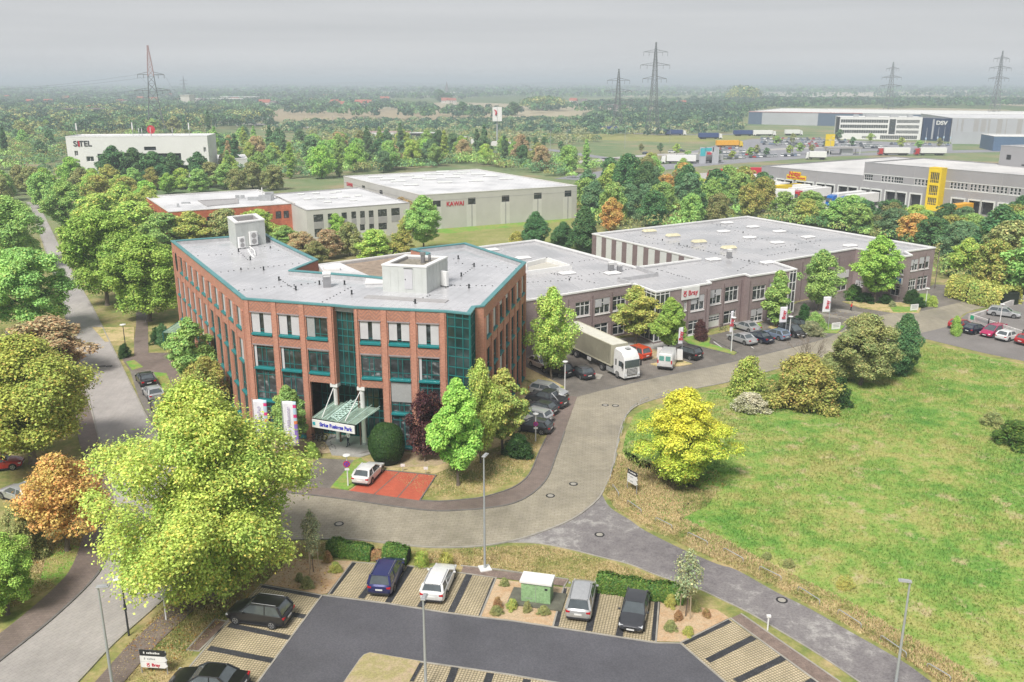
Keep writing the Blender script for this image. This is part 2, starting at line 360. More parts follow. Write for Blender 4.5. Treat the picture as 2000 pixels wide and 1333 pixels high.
# pavements
walk_in = poly([(575, 950), (645, 955), (683, 960), (820, 979), (860, 980), (912, 976), (947, 971), (1000, 954), (1028, 934), (1041, 913), (1051, 888), (1066, 857), (1080, 820), (1100, 778), (1127, 776)])
sheet('pavement', inner[4:] + spline(walk_in, 3)[::-1], .062, m_walk, .05)
strip('kerb', spline(poly([(820, 979), (860, 981), (912, 977), (947, 972), (1000, 955), (1028, 935), (1041, 914), (1051, 889), (1066, 858)]), 3), .12, .02, .13, m_kerbd)
sheet('pavement', st_ll[2:] + along(st_ll, 0, 2.3)[len(st_ll):-2], .07, m_walk, .06)
sheet('pavement', st_l[:26] + along(st_l[:26], 0, 1.9)[26:], .062, m_walk, .05)
sheet('pavement', along(st_lr, 1.1, 2.9), .06, m_walk, .05)
sheet('pavement', poly([(266, 560), (287, 560), (289, 640), (290, 690), (330, 690), (352, 740), (400, 800), (440, 860), (480, 915), (480, 945), (440, 935), (390, 870), (350, 800), (318, 745), (300, 725), (254, 725), (238, 701), (262, 697), (262, 668), (266, 633)]), .05, m_walk, .04)
sheet('parking_strip', poly([(254, 725), (301, 725), (330, 790), (352, 850), (322, 858), (300, 838), (270, 775)]), .045, m_fore)
sheet('forecourt', poly([(1018, 690), (1026, 718), (1074, 741), (1102, 756), (1112, 775), (1127, 778), (1214, 755), (1306, 734), (1398, 716), (1485, 696), (1595, 668), (1640, 650), (1690, 627), (1746, 614), (1800, 610), (1890, 590), (1910, 560), (1825, 556), (1765, 583), (1650, 570), (1560, 590), (1480, 635), (1345, 664), (1187, 664), (1027, 692)]), .016, m_fore)
sheet('car_park', poly([(1795, 652), (1858, 637), (1890, 612), (2060, 580), (2400, 700), (2400, 830), (2000, 706), (1920, 690), (1805, 662)]), .026, m_asph_lot)
pr = spline(poly([(1176, 966), (1186, 985), (1200, 998), (1230, 1016), (1260, 1037), (1332, 1073), (1400, 1102), (1439, 1114), (1514, 1156), (1586, 1192), (1649, 1228), (1724, 1270), (1775, 1300), (1820, 1333), (1920, 1400)]), 3)
pl = spline(poly([(1780, 1400), (1679, 1333), (1640, 1306), (1580, 1267), (1520, 1231), (1460, 1196), (1410, 1172), (1365, 1151), (1320, 1137), (1275, 1121), (1230, 1103), (1170, 1088), (1110, 1073), (1050, 1062), (985, 1060)]), 3)
sheet('cycle_path', pr + pl + poly([(999, 1050), (1050, 1036), (1116, 1009), (1155, 980)]), .016, m_asph_old)
strip('path_edge', pl, .1, 0, .05, m_kerb)
# new car park in front
PX = [(631, 1164), (756, 1180), (870, 1198), (1000, 1214), (1080, 1226), (1281, 1257), (1329, 1258), (1416, 1333), (1500, 1410), (430, 1430), (506, 1331)]
sheet('parking_lane', poly(PX), .03, m_asph_new)
sheet('bed', poly([(675, 1331), (704, 1289), (712, 1281), (722, 1277), (821, 1294), (800, 1333), (770, 1400), (600, 1430)]), .09, m_soil, .08)
D1 = (G(1080, 1226) - G(645, 1165)); A1 = math.atan2(D1.y, D1.x)
D2 = (G(506, 1331) - G(629, 1164)); A2 = math.atan2(D2.y, D2.x)
D3 = (G(1416, 1333) - G(1329, 1257)); A3 = math.atan2(D3.y, D3.x)
def gridpaver(name, rot): return paver(name, (.5, .42, .27), (.56, .47, .32), (.18, .15, .09), .2, .2, -rot, .03, 0, stain=.2, big=.3)
gp1, gp2, gp3 = gridpaver('grid_pavers', A1), gridpaver('grid_pavers_turned', A2), gridpaver('grid_pavers_side', A3)
sheet('parking_bays', poly([(688, 1099), (802, 1107), (919, 1123), (969, 1130), (938, 1206), (870, 1197), (756, 1179), (641, 1163)]), .038, gp1)
sheet('parking_bays', poly([(1101, 1148), (1167, 1157), (1227, 1164), (1287, 1172), (1281, 1255), (1080, 1224)]), .038, gp1)
sheet('parking_bays', poly([(508, 1143), (629, 1164), (506, 1331), (440, 1420), (260, 1420), (370, 1305), (447, 1211)]), .038, gp2)
sheet('parking_bays', poly([(1425, 1211), (1592, 1331), (1680, 1400), (1490, 1400), (1416, 1333), (1329, 1257)]), .038, gp3)
sheet('parking_bays', poly([(821, 1294), (1000, 1320), (1080, 1334), (1300, 1366), (1250, 1440), (740, 1430), (800, 1333)]), .038, gp1)
sheet('brown_strip', poly([(1427, 1209), (1447, 1200), (1640, 1333), (1720, 1400), (1680, 1400), (1592, 1329)]), .05, m_strip)
sheet('brown_strip', poly([(905, 1107), (1112, 1134), (1103, 1146), (971, 1130), (900, 1120)]), .05, m_strip)
def bar(a, b_, w=.45, z=.044):
    A_, B_ = G(*a), G(*b_); strip('black_paver_row', [A_, B_], w, z - .03, z, m_black)
for a, b_ in [((690, 1100), (643, 1161)), ((757, 1102), (705, 1170)), ((802, 1108), (758, 1178)), ((866, 1116), (821, 1187)), ((917, 1123), (881, 1197)),
              ((1101, 1150), (1084, 1224)), ((1166, 1158), (1150, 1234)), ((1226, 1165), (1209, 1244)), ((1285, 1174), (1279, 1253)),
              ((512, 1145), (628, 1167)), ((480, 1183), (596, 1206)), ((447, 1222), (567, 1247)), ((408, 1267), (534, 1292)), ((365, 1312), (500, 1339)),
              ((1425, 1213), (1333, 1257)), ((1473, 1246), (1382, 1292)), ((1531, 1286), (1437, 1332)), ((1590, 1330), (1500, 1380)),
              ((820, 1296), (800, 1332)), ((889, 1305), (868, 1360)), ((958, 1316), (940, 1370)), ((1030, 1328), (1012, 1380))]: bar(a, b_, .5)
for a, b_ in [((966, 1131), (937, 1204))]: bar(a, b_, .2)
edge = lambda pts, nm='kerb': strip(nm, poly(pts), .12, 0, .075, m_kerb)
edge([(508, 1143), (629, 1164), (506, 1331), (440, 1420)]); edge([(641, 1163), (688, 1099), (802, 1107), (919, 1123), (969, 1130), (938, 1206)])
edge([(631, 1164), (756, 1180), (870, 1198), (938, 1207), (1000, 1214), (1080, 1226), (1281, 1257), (1329, 1258), (1416, 1333), (1500, 1410)])
edge([(1080, 1225), (1101, 1148), (1167, 1157), (1227, 1164), (1287, 1172), (1281, 1256)]); edge([(1329, 1257), (1427, 1209), (1592, 1330), (1680, 1400)])
edge([(900, 1106), (969, 1113), (1110, 1133), (1101, 1148)]); edge([(600, 1430), (675, 1331), (704, 1289), (712, 1281), (722, 1277), (821, 1294), (1000, 1320), (1080, 1334), (1300, 1366)])
edge([(447, 1211), (370, 1305), (260, 1420)]); edge([(1447, 1200), (1640, 1333), (1720, 1400)]); edge([(420, 1211), (447, 1215), (389, 1273), (365, 1271), (420, 1211)])
sheet('bark_bed', poly([(421, 1213), (445, 1217), (388, 1271), (367, 1270)]), .05, m_bark)
sheet('planting_bed', poly([(565, 1092), (688, 1097), (640, 1160), (629, 1162), (516, 1142)]), .045, m_gravel)
sheet('planting_bed', poly([(970, 1132), (1101, 1149), (1079, 1224), (939, 1205)]), .045, m_gravel)
sheet('planting_bed', poly([(1290, 1176), (1400, 1192), (1424, 1208), (1329, 1255), (1283, 1254)]), .045, m_gravel)
# in front of the brick offices
sheet('forecourt', poly([(622, 896), (692, 900), (645, 957), (560, 950)]), .05, m_fore)
RB = poly([(681, 961), (741, 919), (852, 930), (820, 979)])
sheet('red_parking', RB, .055, m_red); strip('kerb', [RB[1], RB[2], RB[3]], .12, .02, .11, m_kerbd)
for s_ in (.36, .69):
    a = RB[0].lerp(RB[3], s_); b_ = RB[1].lerp(RB[2], s_); strip('bay_line', [a, b_], .12, .03, .062, m_walk)
sheet('lawn', poly([(645, 954), (680, 958), (740, 917), (705, 896), (692, 900)]), .07, m_lawn, .05)
sheet('lawn', poly([(575, 905), (605, 905), (570, 945), (540, 945)]), .07, m_lawn, .05)
sheet('verge', poly([(750, 918), (850, 926), (905, 905), (1000, 860), (1020, 800), (1030, 745), (1012, 742), (930, 880), (740, 908)]), .04, m_verge, .03)
sheet('soil_bed', poly([(490, 860), (520, 885), (600, 890), (650, 885), (640, 862), (500, 850)]), .05, m_soil)
sheet('soil_bed', poly([(724, 880), (740, 915), (850, 912), (930, 885), (905, 890), (800, 885), (730, 870)]), .05, m_soil)
tag(MB().prism(poly([(636, 868), (650, 885), (703, 889), (726, 883), (730, 864), (700, 856), (645, 852)]), 0, .2).build('entrance_slab', m_slab), kind='structure')
tag(MB().prism(poly([(640, 872), (648, 890), (704, 894), (732, 886), (732, 880), (703, 888), (650, 884)]), 0, .1).build('entrance_step', m_slab), kind='structure')
sheet('lawn', poly([(1385, 672), (1440, 690), (1434, 694), (1425, 692), (1345, 672), (1330, 660), (1365, 655), (1388, 660)]), .11, m_lawn, .1)
strip('kerb', poly([(1300, 675), (1340, 672), (1425, 693), (1442, 690), (1385, 660)]), .14, 0, .13, m_kerbd)
sheet('verge', poly([(1180, 690), (1230, 678), (1330, 690), (1328, 697), (1240, 705)]), .1, m_soil, .09)
sheet('verge', poly([(1270, 712), (1325, 702), (1352, 712), (1330, 716), (1290, 718)]), .1, m_verge, .09)
sheet('lawn', poly([(1585, 630), (1650, 638), (1635, 652), (1600, 650), (1570, 640)]), .11, m_lawn, .1)
sheet('verge', poly([(1500, 640), (1560, 620), (1590, 640), (1560, 655), (1520, 650)]), .1, m_verge, .09)
sheet('ramp', poly([(1560, 600), (1640, 603), (1730, 625), (1710, 633), (1600, 618)]), .022, m_asph_lot)
strip('low_wall', poly([(1600, 606), (1650, 610), (1690, 616), (1722, 622)]), .25, 0, .35, m_kerb); strip('low_wall', poly([(1590, 614), (1640, 622), (1700, 640), (1712, 648)]), .2, 0, .3, m_kerb)
sheet('verge', poly([(1645, 590), (1760, 592), (1800, 600), (1795, 612), (1745, 612), (1680, 602)]), .1, m_verge, .09)
sheet('lawn', poly([(1735, 598), (1790, 602), (1790, 611), (1745, 611)]), .12, m_lawn, .1)
sheet('lawn', poly([(1775, 575), (1815, 575), (1830, 600), (1790, 600)]), .11, m_lawn, .1)
sheet('verge', poly([(1026, 718), (1060, 733), (1102, 756), (1110, 775), (1090, 770), (1040, 748), (1022, 742)]), .1, m_verge, .09)
strip('kerb', poly([(1026, 717), (1074, 741), (1104, 757), (1112, 775)]), .14, 0, .13, m_kerbd)
sheet('concrete_island', poly([(1150, 738), (1172, 742), (1178, 734), (1160, 730), (1105, 712), (1100, 716)]), .1, m_kerb, .09)
sheet('pavement', poly([(1200, 662), (1240, 660), (1345, 676), (1330, 690), (1280, 692), (1180, 672)]), .06, m_slab)
for a, b_ in [((1444, 662), (1472, 681)), ((1472, 655), (1505, 672)), ((1394, 668), (1425, 690))]: strip('bay_line', [G(*a), G(*b_)], .12, .01, .028, m_white)
sheet('meadow', poly([(1238, 812), (1222, 850), (1212, 905), (1206, 950), (1205, 975), (1240, 1002), (1300, 1032), (1380, 1072), (1450, 1102), (1530, 1142), (1600, 1182), (1680, 1227), (1760, 1277), (1850, 1332), (1950, 1410), (2700, 1410), (2500, 830), (2000, 712), (1920, 696), (1808, 670), (1760, 677), (1640, 699), (1540, 724), (1431, 754), (1357, 770), (1306, 784), (1256, 802)]), .012, m_field)
rdv = random.Random(12); base_ = [(1206, 905), (1222, 880), (1245, 925), (1300, 950), (1345, 962), (1385, 966), (1375, 984), (1340, 990), (1325, 1004), (1345, 1030), (1400, 1058), (1470, 1092), (1560, 1135), (1650, 1180), (1760, 1240), (1880, 1320), (1980, 1400), (1940, 1408), (1850, 1334), (1760, 1280), (1680, 1230), (1600, 1185), (1530, 1145), (1450, 1105), (1380, 1075), (1300, 1035), (1240, 1005), (1205, 978)]
DRY = spline(poly(base_ + [base_[0]]), 6)[:-1]; DRY = [p + Vector((rdv.uniform(-.35, .35), rdv.uniform(-.35, .35), 0)) for p in DRY]; sheet('dry_grass', DRY, .016, m_verge)
sheet('mown_lawn', poly([(800, 470), (861, 449), (1108, 428), (1140, 424), (1190, 440), (1150, 490), (1000, 500), (800, 510)]), .012, m_lawnfar)
sheet('lawn', poly([(846, 453), (861, 446), (1110, 425), (1126, 424), (1100, 434), (870, 457)]), .02, m_lawn)
for nm, pts in (('left', [(180, 640), (215, 640), (262, 640), (262, 668), (225, 668), (205, 668)]), ('b', [(246, 708), (262, 704), (280, 718), (258, 724)]), ('c', [(300, 728), (325, 730), (352, 790), (362, 830), (345, 830), (318, 760)])):
    sheet('lawn', poly(pts), .07, m_lawn if nm != 'left' else m_verge, .05)
sheet('lawn', poly([(80, 1130), (120, 1150), (150, 1130), (178, 1075), (120, 1060), (90, 1090)]), .04, m_lawn, .03)
# far roads and yards
def farroad(name, pts, wd, mat=None, z=.05): P_ = spline(poly(pts), 4); return sheet(name, along(P_, -wd / 2, wd / 2), z, mat or m_farroad)
farroad('far_road', [(1120, 352), (1200, 338), (1306, 326), (1400, 318), (1500, 311), (1600, 304), (1711, 301), (1850, 297), (2060, 293)], 17)
farroad('far_road', [(1080, 322), (1160, 314), (1252, 305), (1330, 301), (1420, 298), (1560, 290), (1700, 288)], 9, m_yard)
farroad('slip_road', [(900, 300), (990, 296), (1060, 292), (1120, 300), (1200, 312)], 8)
farroad('far_road', [(1180, 258), (1260, 262), (1340, 264), (1460, 262)], 9)
farroad('motorway', [(-60, 236), (90, 236), (140, 239), (300, 244), (420, 240), (520, 244), (600, 250)], 18, m_yard)
sheet('truck_yard', poly([(1290, 345), (1480, 330), (1500, 372), (1700, 380), (1840, 420), (1960, 440), (2100, 470), (2100, 500), (1900, 470), (1700, 430), (1450, 410), (1320, 400)]), .03, m_yard)
sheet('far_car_park', poly([(1350, 296), (1400, 284), (1470, 272), (1640, 274), (1860, 282), (1860, 296), (1700, 296), (1500, 309), (1360, 312)]), .03, m_farroad)
sheet('far_meadow', poly([(1060, 262), (1300, 262), (1480, 266), (1440, 276), (1300, 278), (1100, 272)]), .02, m_lawnfar)
# ------------------------------------------------------------------ building materials
def wallvec(t, su=1.0, sz=1.0):       # (distance along the wall, height)
    g_ = N(t, 'ShaderNodeNewGeometry'); x = N(t, 'ShaderNodeVectorMath', operation='CROSS_PRODUCT'); x.inputs[1].default_value = (0, 0, 1)
    t.links.new(g_.outputs['True Normal'], x.inputs[0])
    d = N(t, 'ShaderNodeVectorMath', operation='DOT_PRODUCT'); t.links.new(g_.outputs['Position'], d.inputs[0]); t.links.new(x.outputs[0], d.inputs[1])
    s_ = N(t, 'ShaderNodeSeparateXYZ'); t.links.new(g_.outputs['Position'], s_.inputs[0])
    c_ = N(t, 'ShaderNodeCombineXYZ'); a = N(t, 'ShaderNodeMath', operation='MULTIPLY'); a.inputs[1].default_value = su; t.links.new(d.outputs['Value'], a.inputs[0])
    e = N(t, 'ShaderNodeMath', operation='MULTIPLY'); e.inputs[1].default_value = sz; t.links.new(s_.outputs[2], e.inputs[0])
    t.links.new(a.outputs[0], c_.inputs[0]); t.links.new(e.outputs[0], c_.inputs[1]); return c_.outputs[0], a.outputs[0], e.outputs[0]
def brickwall(name, c1, c2, cm, chevron=0.0, bw=.25, rh=.083, stain=.12):
    m, t, b = nodes(name); v, u, z = wallvec(t); bk = brickpat(t, v, bw, rh, c1, c2, cm, .012)
    c = bk.outputs[0]; n = noise(t, v, .5, 6, .7); c = mixc(t, 1, c, ramp(t, n, [(.3, 1 - stain), (.7, 1 + stain)]), 'MULTIPLY')
    n2 = noise(t, v, 6, 3, .7); c = mixc(t, 1, c, ramp(t, n2, [(.3, .82), (.7, 1.18)]), 'MULTIPLY')
    if chevron:
        def mth(op, a, b_=None):
            k = N(t, 'ShaderNodeMath', operation=op)
            for i, x in enumerate((a, b_)):
                if x is None: continue
                if isinstance(x, (int, float)): k.inputs[i].default_value = x
                else: t.links.new(x, k.inputs[i])
            return k.outputs[0]
        zig = mth('MULTIPLY', mth('PINGPONG', u, .75), 1.0); s_ = mth('FRACT', mth('MULTIPLY', mth('ADD', z, zig), 2.6))
        k = mth('GREATER_THAN', s_, .62); k = mth('MULTIPLY', k, chevron)
        c = mixc(t, k, c, (.2, .13, .12))
    t.links.new(c, b.inputs['Base Color']); b.inputs['Roughness'].default_value = .85; bump(t, b, bk.outputs['Fac'], .25, -.01); MATS[name] = m; return m
m_brick = brickwall('orange_brick', (.46, .18, .115), (.55, .25, .165), (.38, .25, .2))
m_brickp = brickwall('patterned_brick', (.4, .155, .095), (.5, .215, .135), (.34, .22, .17), .5)
m_brick2 = brickwall('red_brick', (.47, .12, .06), (.55, .17, .09), (.36, .16, .11), 0, .5, .2, .3)
def glass(name, base=(.02, .024, .026), rough=.06, tint=(.12, .14, .15), sc=1.1):
    m, t, b = nodes(name); v, u, z = wallvec(t, 1, 1.3)
    n = noise(t, v, sc, 3, .5); c = ramp(t, n, [(.4, base), (.56, tuple(x * 2 for x in base)), (.72, tint)])
    t.links.new(c, b.inputs['Base Color']); b.inputs['Roughness'].default_value = rough; b.inputs['Specular IOR Level'].default_value = .6; b.inputs['Coat Weight'].default_value = .2; b.inputs['Coat Roughness'].default_value = .03
    MATS[name] = m; return m
m_glass = glass('dark_glass'); m_glass2 = glass('office_glass', (.03, .034, .036), .08, (.3, .32, .33), 1.6); m_glasst = glass('lobby_glass', (.012, .03, .03), .05, (.06, .09, .09), .5)
m_teal = M('teal_paint', (.012, .15, .15), .4, var=.1); m_teals = M('teal_sill', (.015, .19, .2), .4, var=.12); m_coping = M('teal_coping', (.09, .26, .27), .45, var=.12, scale=.5)
m_blind = M('white_blind', (.52, .52, .54), .6, var=.05); m_blindg = M('grey_blind', (.33, .34, .34), .6, var=.1, scale=4)
m_wpaint = M('white_paint', (.75, .75, .74), .5, var=.05); m_lintel = M('grey_lintel', (.3, .26, .27), .8); m_inner = M('parapet_lining', (.42, .42, .43), .6, var=.15)
def roofmat(name, col, rough=.2, seam=1.0, rot=0, puddle=.5):
    m, t, b = nodes(name); v = coord(t, rot=rot); n = noise(t, v, .12, 6, .6); n2 = noise(t, v, 1.4, 4, .7)
    c = ramp(t, n, [(.32, tuple(x * .8 for x in col)), (.5, col), (.7, tuple(min(.85, x * 1.08) for x in col))])
    c = mixc(t, 1, c, ramp(t, n2, [(.3, .93), (.7, 1.05)]), 'MULTIPLY')
    wv = N(t, 'ShaderNodeTexWave'); wv.bands_direction = 'X'; wv.inputs['Scale'].default_value = .31 / seam; wv.inputs['Distortion'].default_value = 0; t.links.new(coord(t, rot=rot), wv.inputs[0])
    sm = ramp(t, wv.outputs[0], [(.0, .82), (.03, 1.0)]); c = mixc(t, 1, c, sm, 'MULTIPLY')
    t.links.new(c, b.inputs['Base Color']); t.links.new(ramp(t, n, [(.4, rough), (.62, rough + .35)]), b.inputs['Roughness']); b.inputs['Specular IOR Level'].default_value = puddle
    MATS[name] = m; return m
m_roof = roofmat('wet_roof', (.5, .5, .52), .07, rot=.3, puddle=.6); m_roofb = roofmat('wet_felt_roof', (.46, .455, .465), .12, rot=-.2, puddle=.6); m_roofw = roofmat('white_membrane', (.66, .66, .67), .3, rot=.1)
m_gravroof = M('gravel_roof', (.3, .235, .18), .95, var=.3, scale=1, fine=12); m_stones = M('roof_stones', (.24, .22, .18), .95, var=.5, scale=3, fine=8)
m_mauve = M('mauve_render', (.3, .235, .232), .85, var=.1, scale=.6, fine=8); m_mauved = M('mauve_render_dark', (.2, .15, .15), .85, var=.1)
m_greyclad = M('grey_cladding', (.5, .49, .46), .7, var=.06, scale=.3); m_greyclad2 = M('grey_cladding_light', (.58, .57, .54), .7, var=.06, scale=.3); m_grey3 = M('mid_grey_cladding', (.36, .35, .35), .7, var=.08)
m_metal = M('galvanised', (.42, .43, .44), .45, .3, var=.12); m_dark = M('dark_frame', (.025, .027, .03), .5); m_rubber = M('rubber', (.02, .02, .021), .85); m_chim = M('flue_metal', (.35, .35, .36), .35, .6)
m_hvac = M('plant_room_panel', (.52, .54, .52), .55, var=.07, scale=.8); m_hall = M('white_hall_panel', (.62, .64, .62), .6, var=.05)

def inset(P_, d):                     # shrink a CCW polygon
    out = []; n = len(P_)
    for i in range(n):
        a, b_, c = Vector(P_[i - 1][:2]), Vector(P_[i][:2]), Vector(P_[(i + 1) % n][:2])
        e1 = (b_ - a).normalized(); e2 = (c - b_).normalized(); n1 = Vector((-e1.y, e1.x)); n2 = Vector((-e2.y, e2.x)); bis = (n1 + n2)
        if bis.length < .1: bis = n1
        bis.normalize(); k = d / max(.35, bis.dot(n1)); out.append((b_.x + bis.x * k, b_.y + bis.y * k))
    return out
def ring(mb, outer, inner_, z0, z1, mi=0):
    n = len(outer)
    for i in range(n):
        j = (i + 1) % n; o0, o1, i1, i0 = outer[i], outer[j], inner_[j], inner_[i]
        q = lambda p, z: (p[0], p[1], z)
        mb.quad(q(o0, z0), q(o1, z0), q(o1, z1), q(o0, z1), mi); mb.quad(q(i1, z0), q(i0, z0), q(i0, z1), q(i1, z1), mi)
        mb.quad(q(o0, z1), q(o1, z1), q(i1, z1), q(i0, z1), mi); mb.quad(q(o1, z0), q(o0, z0), q(i0, z0), q(i1, z0), mi)
def shell(t_, P_, z, wm, rm, cm, holes={}, depth=.25, drop=.5, cop=.18, over=.08, cw=.4, zb=0, skip=()):
    """walls with openings + sunk flat roof + coping of a flat-roofed building; returns its Wall planes."""
    n = len(P_); mb = MB(); walls = [Wall(P_[i], P_[(i + 1) % n]) for i in range(n)]
    for i, w_ in enumerate(walls):
        if i in skip: continue
        w_.holes(mb, zb, z - cop, holes.get(i, []), depth)
    mb.build('wall', wm, t_); ip = inset(P_, cw - over)
    r = MB(); r.add([(p[0], p[1], z - drop) for p in ip], [tuple(range(n))]); r.build('roof', rm, t_)
    k = MB(); ring(k, inset(P_, -over), ip, z - cop, z); k.build('coping', cm, t_)
    k = MB()
    for i in range(n):
        j = (i + 1) % n; k.quad((*ip[j], z - drop - .05), (*ip[i], z - drop - .05), (*ip[i], z - cop), (*ip[j], z - cop))
    k.build('parapet', m_inner, t_)
    return walls
def dots(parent, lines, z, rnd, r=.07, nm='roof_fixing'):
    mb = MB()
    for a, b_, n in lines:
        A_, B_ = G(*a, z), G(*b_, z)
        for k in range(n):
            p = A_.lerp(B_, (k + rnd.uniform(-.25, .25)) / max(1, n - 1)); h_ = rnd.choice((.05, .06, .08, .3)) if rnd.random() < .15 else .06
            mb.lathe(p.x, p.y, [(r * 1.3, z), (r, z + h_)], 6)
    o = mb.build(nm, m_dark, parent); o['kind'] = 'stuff'

# ------------------------------------------------------------------ the orange brick office block
HM = 14.9
mp_ = {k: G(*v, HM) for k, v in dict(A=(334, 470), C=(474, 583), D=(649, 596), E=(690, 600), F=(871, 608), Q=(918, 613), H=(928, 599), H2=(945, 597), I=(1027, 512), J=(909, 474), L=(802, 486), K=(834, 494), B4=(745, 541), B3=(727, 539), B2=(572, 527), B=(621, 507), A3=(538, 468), A2=(519, 456)).items()}
order = ['A', 'C', 'D', 'E', 'F', 'Q', 'H', 'H2', 'I', 'J', 'L', 'K', 'B4', 'B3', 'B2', 'B', 'A3', 'A2']
MP = [mp_[k] for k in order]
office = thing('brick_office_building', 'four storey orange brick office block with teal window frames and a flat wet roof', 'office building', (mp_['D'].x, mp_['D'].y, 0))
n = len(MP); W_ = {order[i]: Wall(MP[i], MP[(i + 1) % n]) for i in range(n)}
WALLH = {}; bays = {}
def setbays(key, cnt, m0, m1, ww, special={}):
    w_ = W_[key]; pit = (w_.L - m0 - m1) / cnt; hs = []; bb = []
    for k in range(cnt):
        c_ = m0 + pit * (k + .5); a, b_ = c_ - ww / 2, c_ + ww / 2; bb.append((a, b_)); sp_ = special.get(k)
        if sp_ == 'oval': hs.append((c_ - .75, c_ + .75, 10.9, 13.7))
        else: hs.append((a, b_, 11.0, 13.5))
        if sp_ == 'entL': hs += [(a, b_, 7.35, 10.05), (a, w_.L, 0, 6.6)]
        elif sp_ == 'entR': hs += [(a, b_, 7.35, 10.05), (0, b_, 0, 6.6)]
        else: hs.append((a, b_, .3, 10.05))
    WALLH[key] = hs; bays[key] = (bb, pit)
setbays('A', 11, .9, .8, 2.0, {0: 'oval'}); setbays('C', 3, .35, .3, 2.35, {2: 'entL'}); setbays('E', 3, .1, .35, 2.15, {0: 'entR'}); setbays('H2', 7, .3, .4, 1.95)
mb = MB(); mp2 = MB()
for k in order:
    if k in ('D', 'F', 'Q'): continue
    tgt = mp2 if k in ('C', 'E') else mb
    W_[k].holes(tgt, 0, HM - .14, WALLH.get(k, []), .32)
mb.build('wall', m_brick, office); mp2.build('front_wall', m_brickp, office)
ip = inset(MP, .42); r_ = MB(); r_.add([(p[0], p[1], HM - .62) for p in ip], [tuple(range(n))]); r_.build('roof', m_roof, office)
k_ = MB(); ring(k_, inset(MP, -.08), ip, HM - .14, HM); k_.build('coping', m_coping, office)
k_ = MB()
for i in range(n):
    j = (i + 1) % n; k_.quad((*ip[j], HM - .7), (*ip[i], HM - .7), (*ip[i], HM - .18), (*ip[j], HM - .18))
k_.build('parapet', m_inner, office)
rnd = random.Random(4)
for key, side in (('A', 1), ('C', 0), ('E', 0), ('H2', 2)):
    w_ = W_[key]; bb, pit = bays[key]
    for k, (a, b_) in enumerate(bb):
        if key == 'A' and k == 0:     # the round-ended window
            c_ = (a + b_) / 2; f = MB(); g_ = MB(); br = MB(); ov = [(c_ + .68 * math.cos(t_), 12.3 + 1.3 * math.sin(t_)) for t_ in [i * math.pi / 12 for i in range(24)]]
            for i in range(24):
                (u0, z0), (u1, z1) = ov[i], ov[(i + 1) % 24]; f.hexa([w_.p(u0, z0, -.02), w_.p(u1, z1, -.02), w_.p(c_ + (u1 - c_) * .86, 12.3 + (z1 - 12.3) * .9, -.02), w_.p(c_ + (u0 - c_) * .86, 12.3 + (z0 - 12.3) * .9, -.02)],
                                                                     [w_.p(u0, z0, .05), w_.p(u1, z1, .05), w_.p(c_ + (u1 - c_) * .86, 12.3 + (z1 - 12.3) * .9, .05), w_.p(c_ + (u0 - c_) * .86, 12.3 + (z0 - 12.3) * .9, .05)])
            fo = f.build('oval_window', m_dark, office); g_.add([w_.p(u, z, .0) for u, z in ov], [tuple(range(24))]); g_.build('pane', m_glass2, fo)
            q = MB(); q.quad(w_.p(c_ - .76, 10.88, -.01), w_.p(c_ + .76, 10.88, -.01), w_.p(c_ + .76, 13.72, -.01), w_.p(c_ - .76, 13.72, -.01)); q.build('brick_infill', m_brick, office)
        else:
            if side == 0: bl = [(.02, .4, .0), (.6, .98, .0)] if not (key == 'C' and k == 2) else [(.02, .38, .0)]
            elif side == 1: bl = [(.3, .96, .0)] if k != 1 else None
            else: bl = [(.25, .8, .0)] if k in (0, 1, 5, 6) else ([(.1, .9, .75)] if k in (2, 3) else None)
            if key == 'E' and k < 2: bl = [(.02, .4, .12), (.6, .98, .12)]
            w_.window((a, b_, 11.4, 13.5), office, m_teal, m_glass, .22, .07, (.38, .62) if side == 0 else (.35,), (.16,) if side == 0 else (), (.28, m_teals), blind=bl, blindm=m_blindg if key == 'C' and k == 2 else m_blind)
        lv = [(7.7, 10.05)]
        if not ((key == 'C' and k == 2) or (key == 'E' and k == 0)): lv += [(4.1, 7.3), (.45, 3.7)]
        for q_, (z0, z1) in enumerate(lv):
            bl = None
            if q_ == 0 and side == 0: bl = [(.02, .98, .93)] if rnd.random() < .5 else [(.03, .14, 0)]
            if side == 1 and q_ == 0: bl = [(.3, .95, .0)] if k < 6 or k == 10 else None
            if side == 1 and q_ == 1 and k < 6: bl = [(.35, .95, .3)]
            if side == 2 and q_ == 1 and k in (0, 2): bl = [(.2, .8, .1)]
            if key == 'E' and q_ == 1 and k == 1: bl = [(.02, .98, .35)]
            w_.window((a, b_, z0, z1), office, m_teal, m_glass2 if rnd.random() < .5 and side == 0 else m_glass, .22, .07, (.38, .6) if side == 0 else (.4,), (.24, .86) if side == 0 else (.25,), (.24, m_teals), blind=bl, blindm=m_blindg if q_ == 1 and side == 0 else m_blind)
        if side == 0:
            l_ = MB(); w_.slab(l_, a - .08, b_ + .08, 13.5, 13.62, 0, .06); l_.build('lintel', m_lintel, office); l_ = MB(); w_.slab(l_, a - .03, b_ + .03, 10.05, 10.17, 0, .06); l_.build('lintel', m_lintel, office)
    cnt = len(bb)
    for k in range(cnt + 1):          # brick piers between the bays
        u = (bb[k - 1][1] if k else 0); v_ = bb[k][0] if k < cnt else w_.L
        if v_ - u < .35: continue
        q = MB(); low = 0
        if (key == 'C' and k == cnt) or (key == 'E' and k == 0): low = 6.6
        m_ = (u + v_) / 2; hw = min((v_ - u) / 2 - .14, .42); w_.slab(q, m_ - hw, m_ + hw, low, 13.5 if side else HM - .2, 0, .1); q.build('pier', m_brick, office)
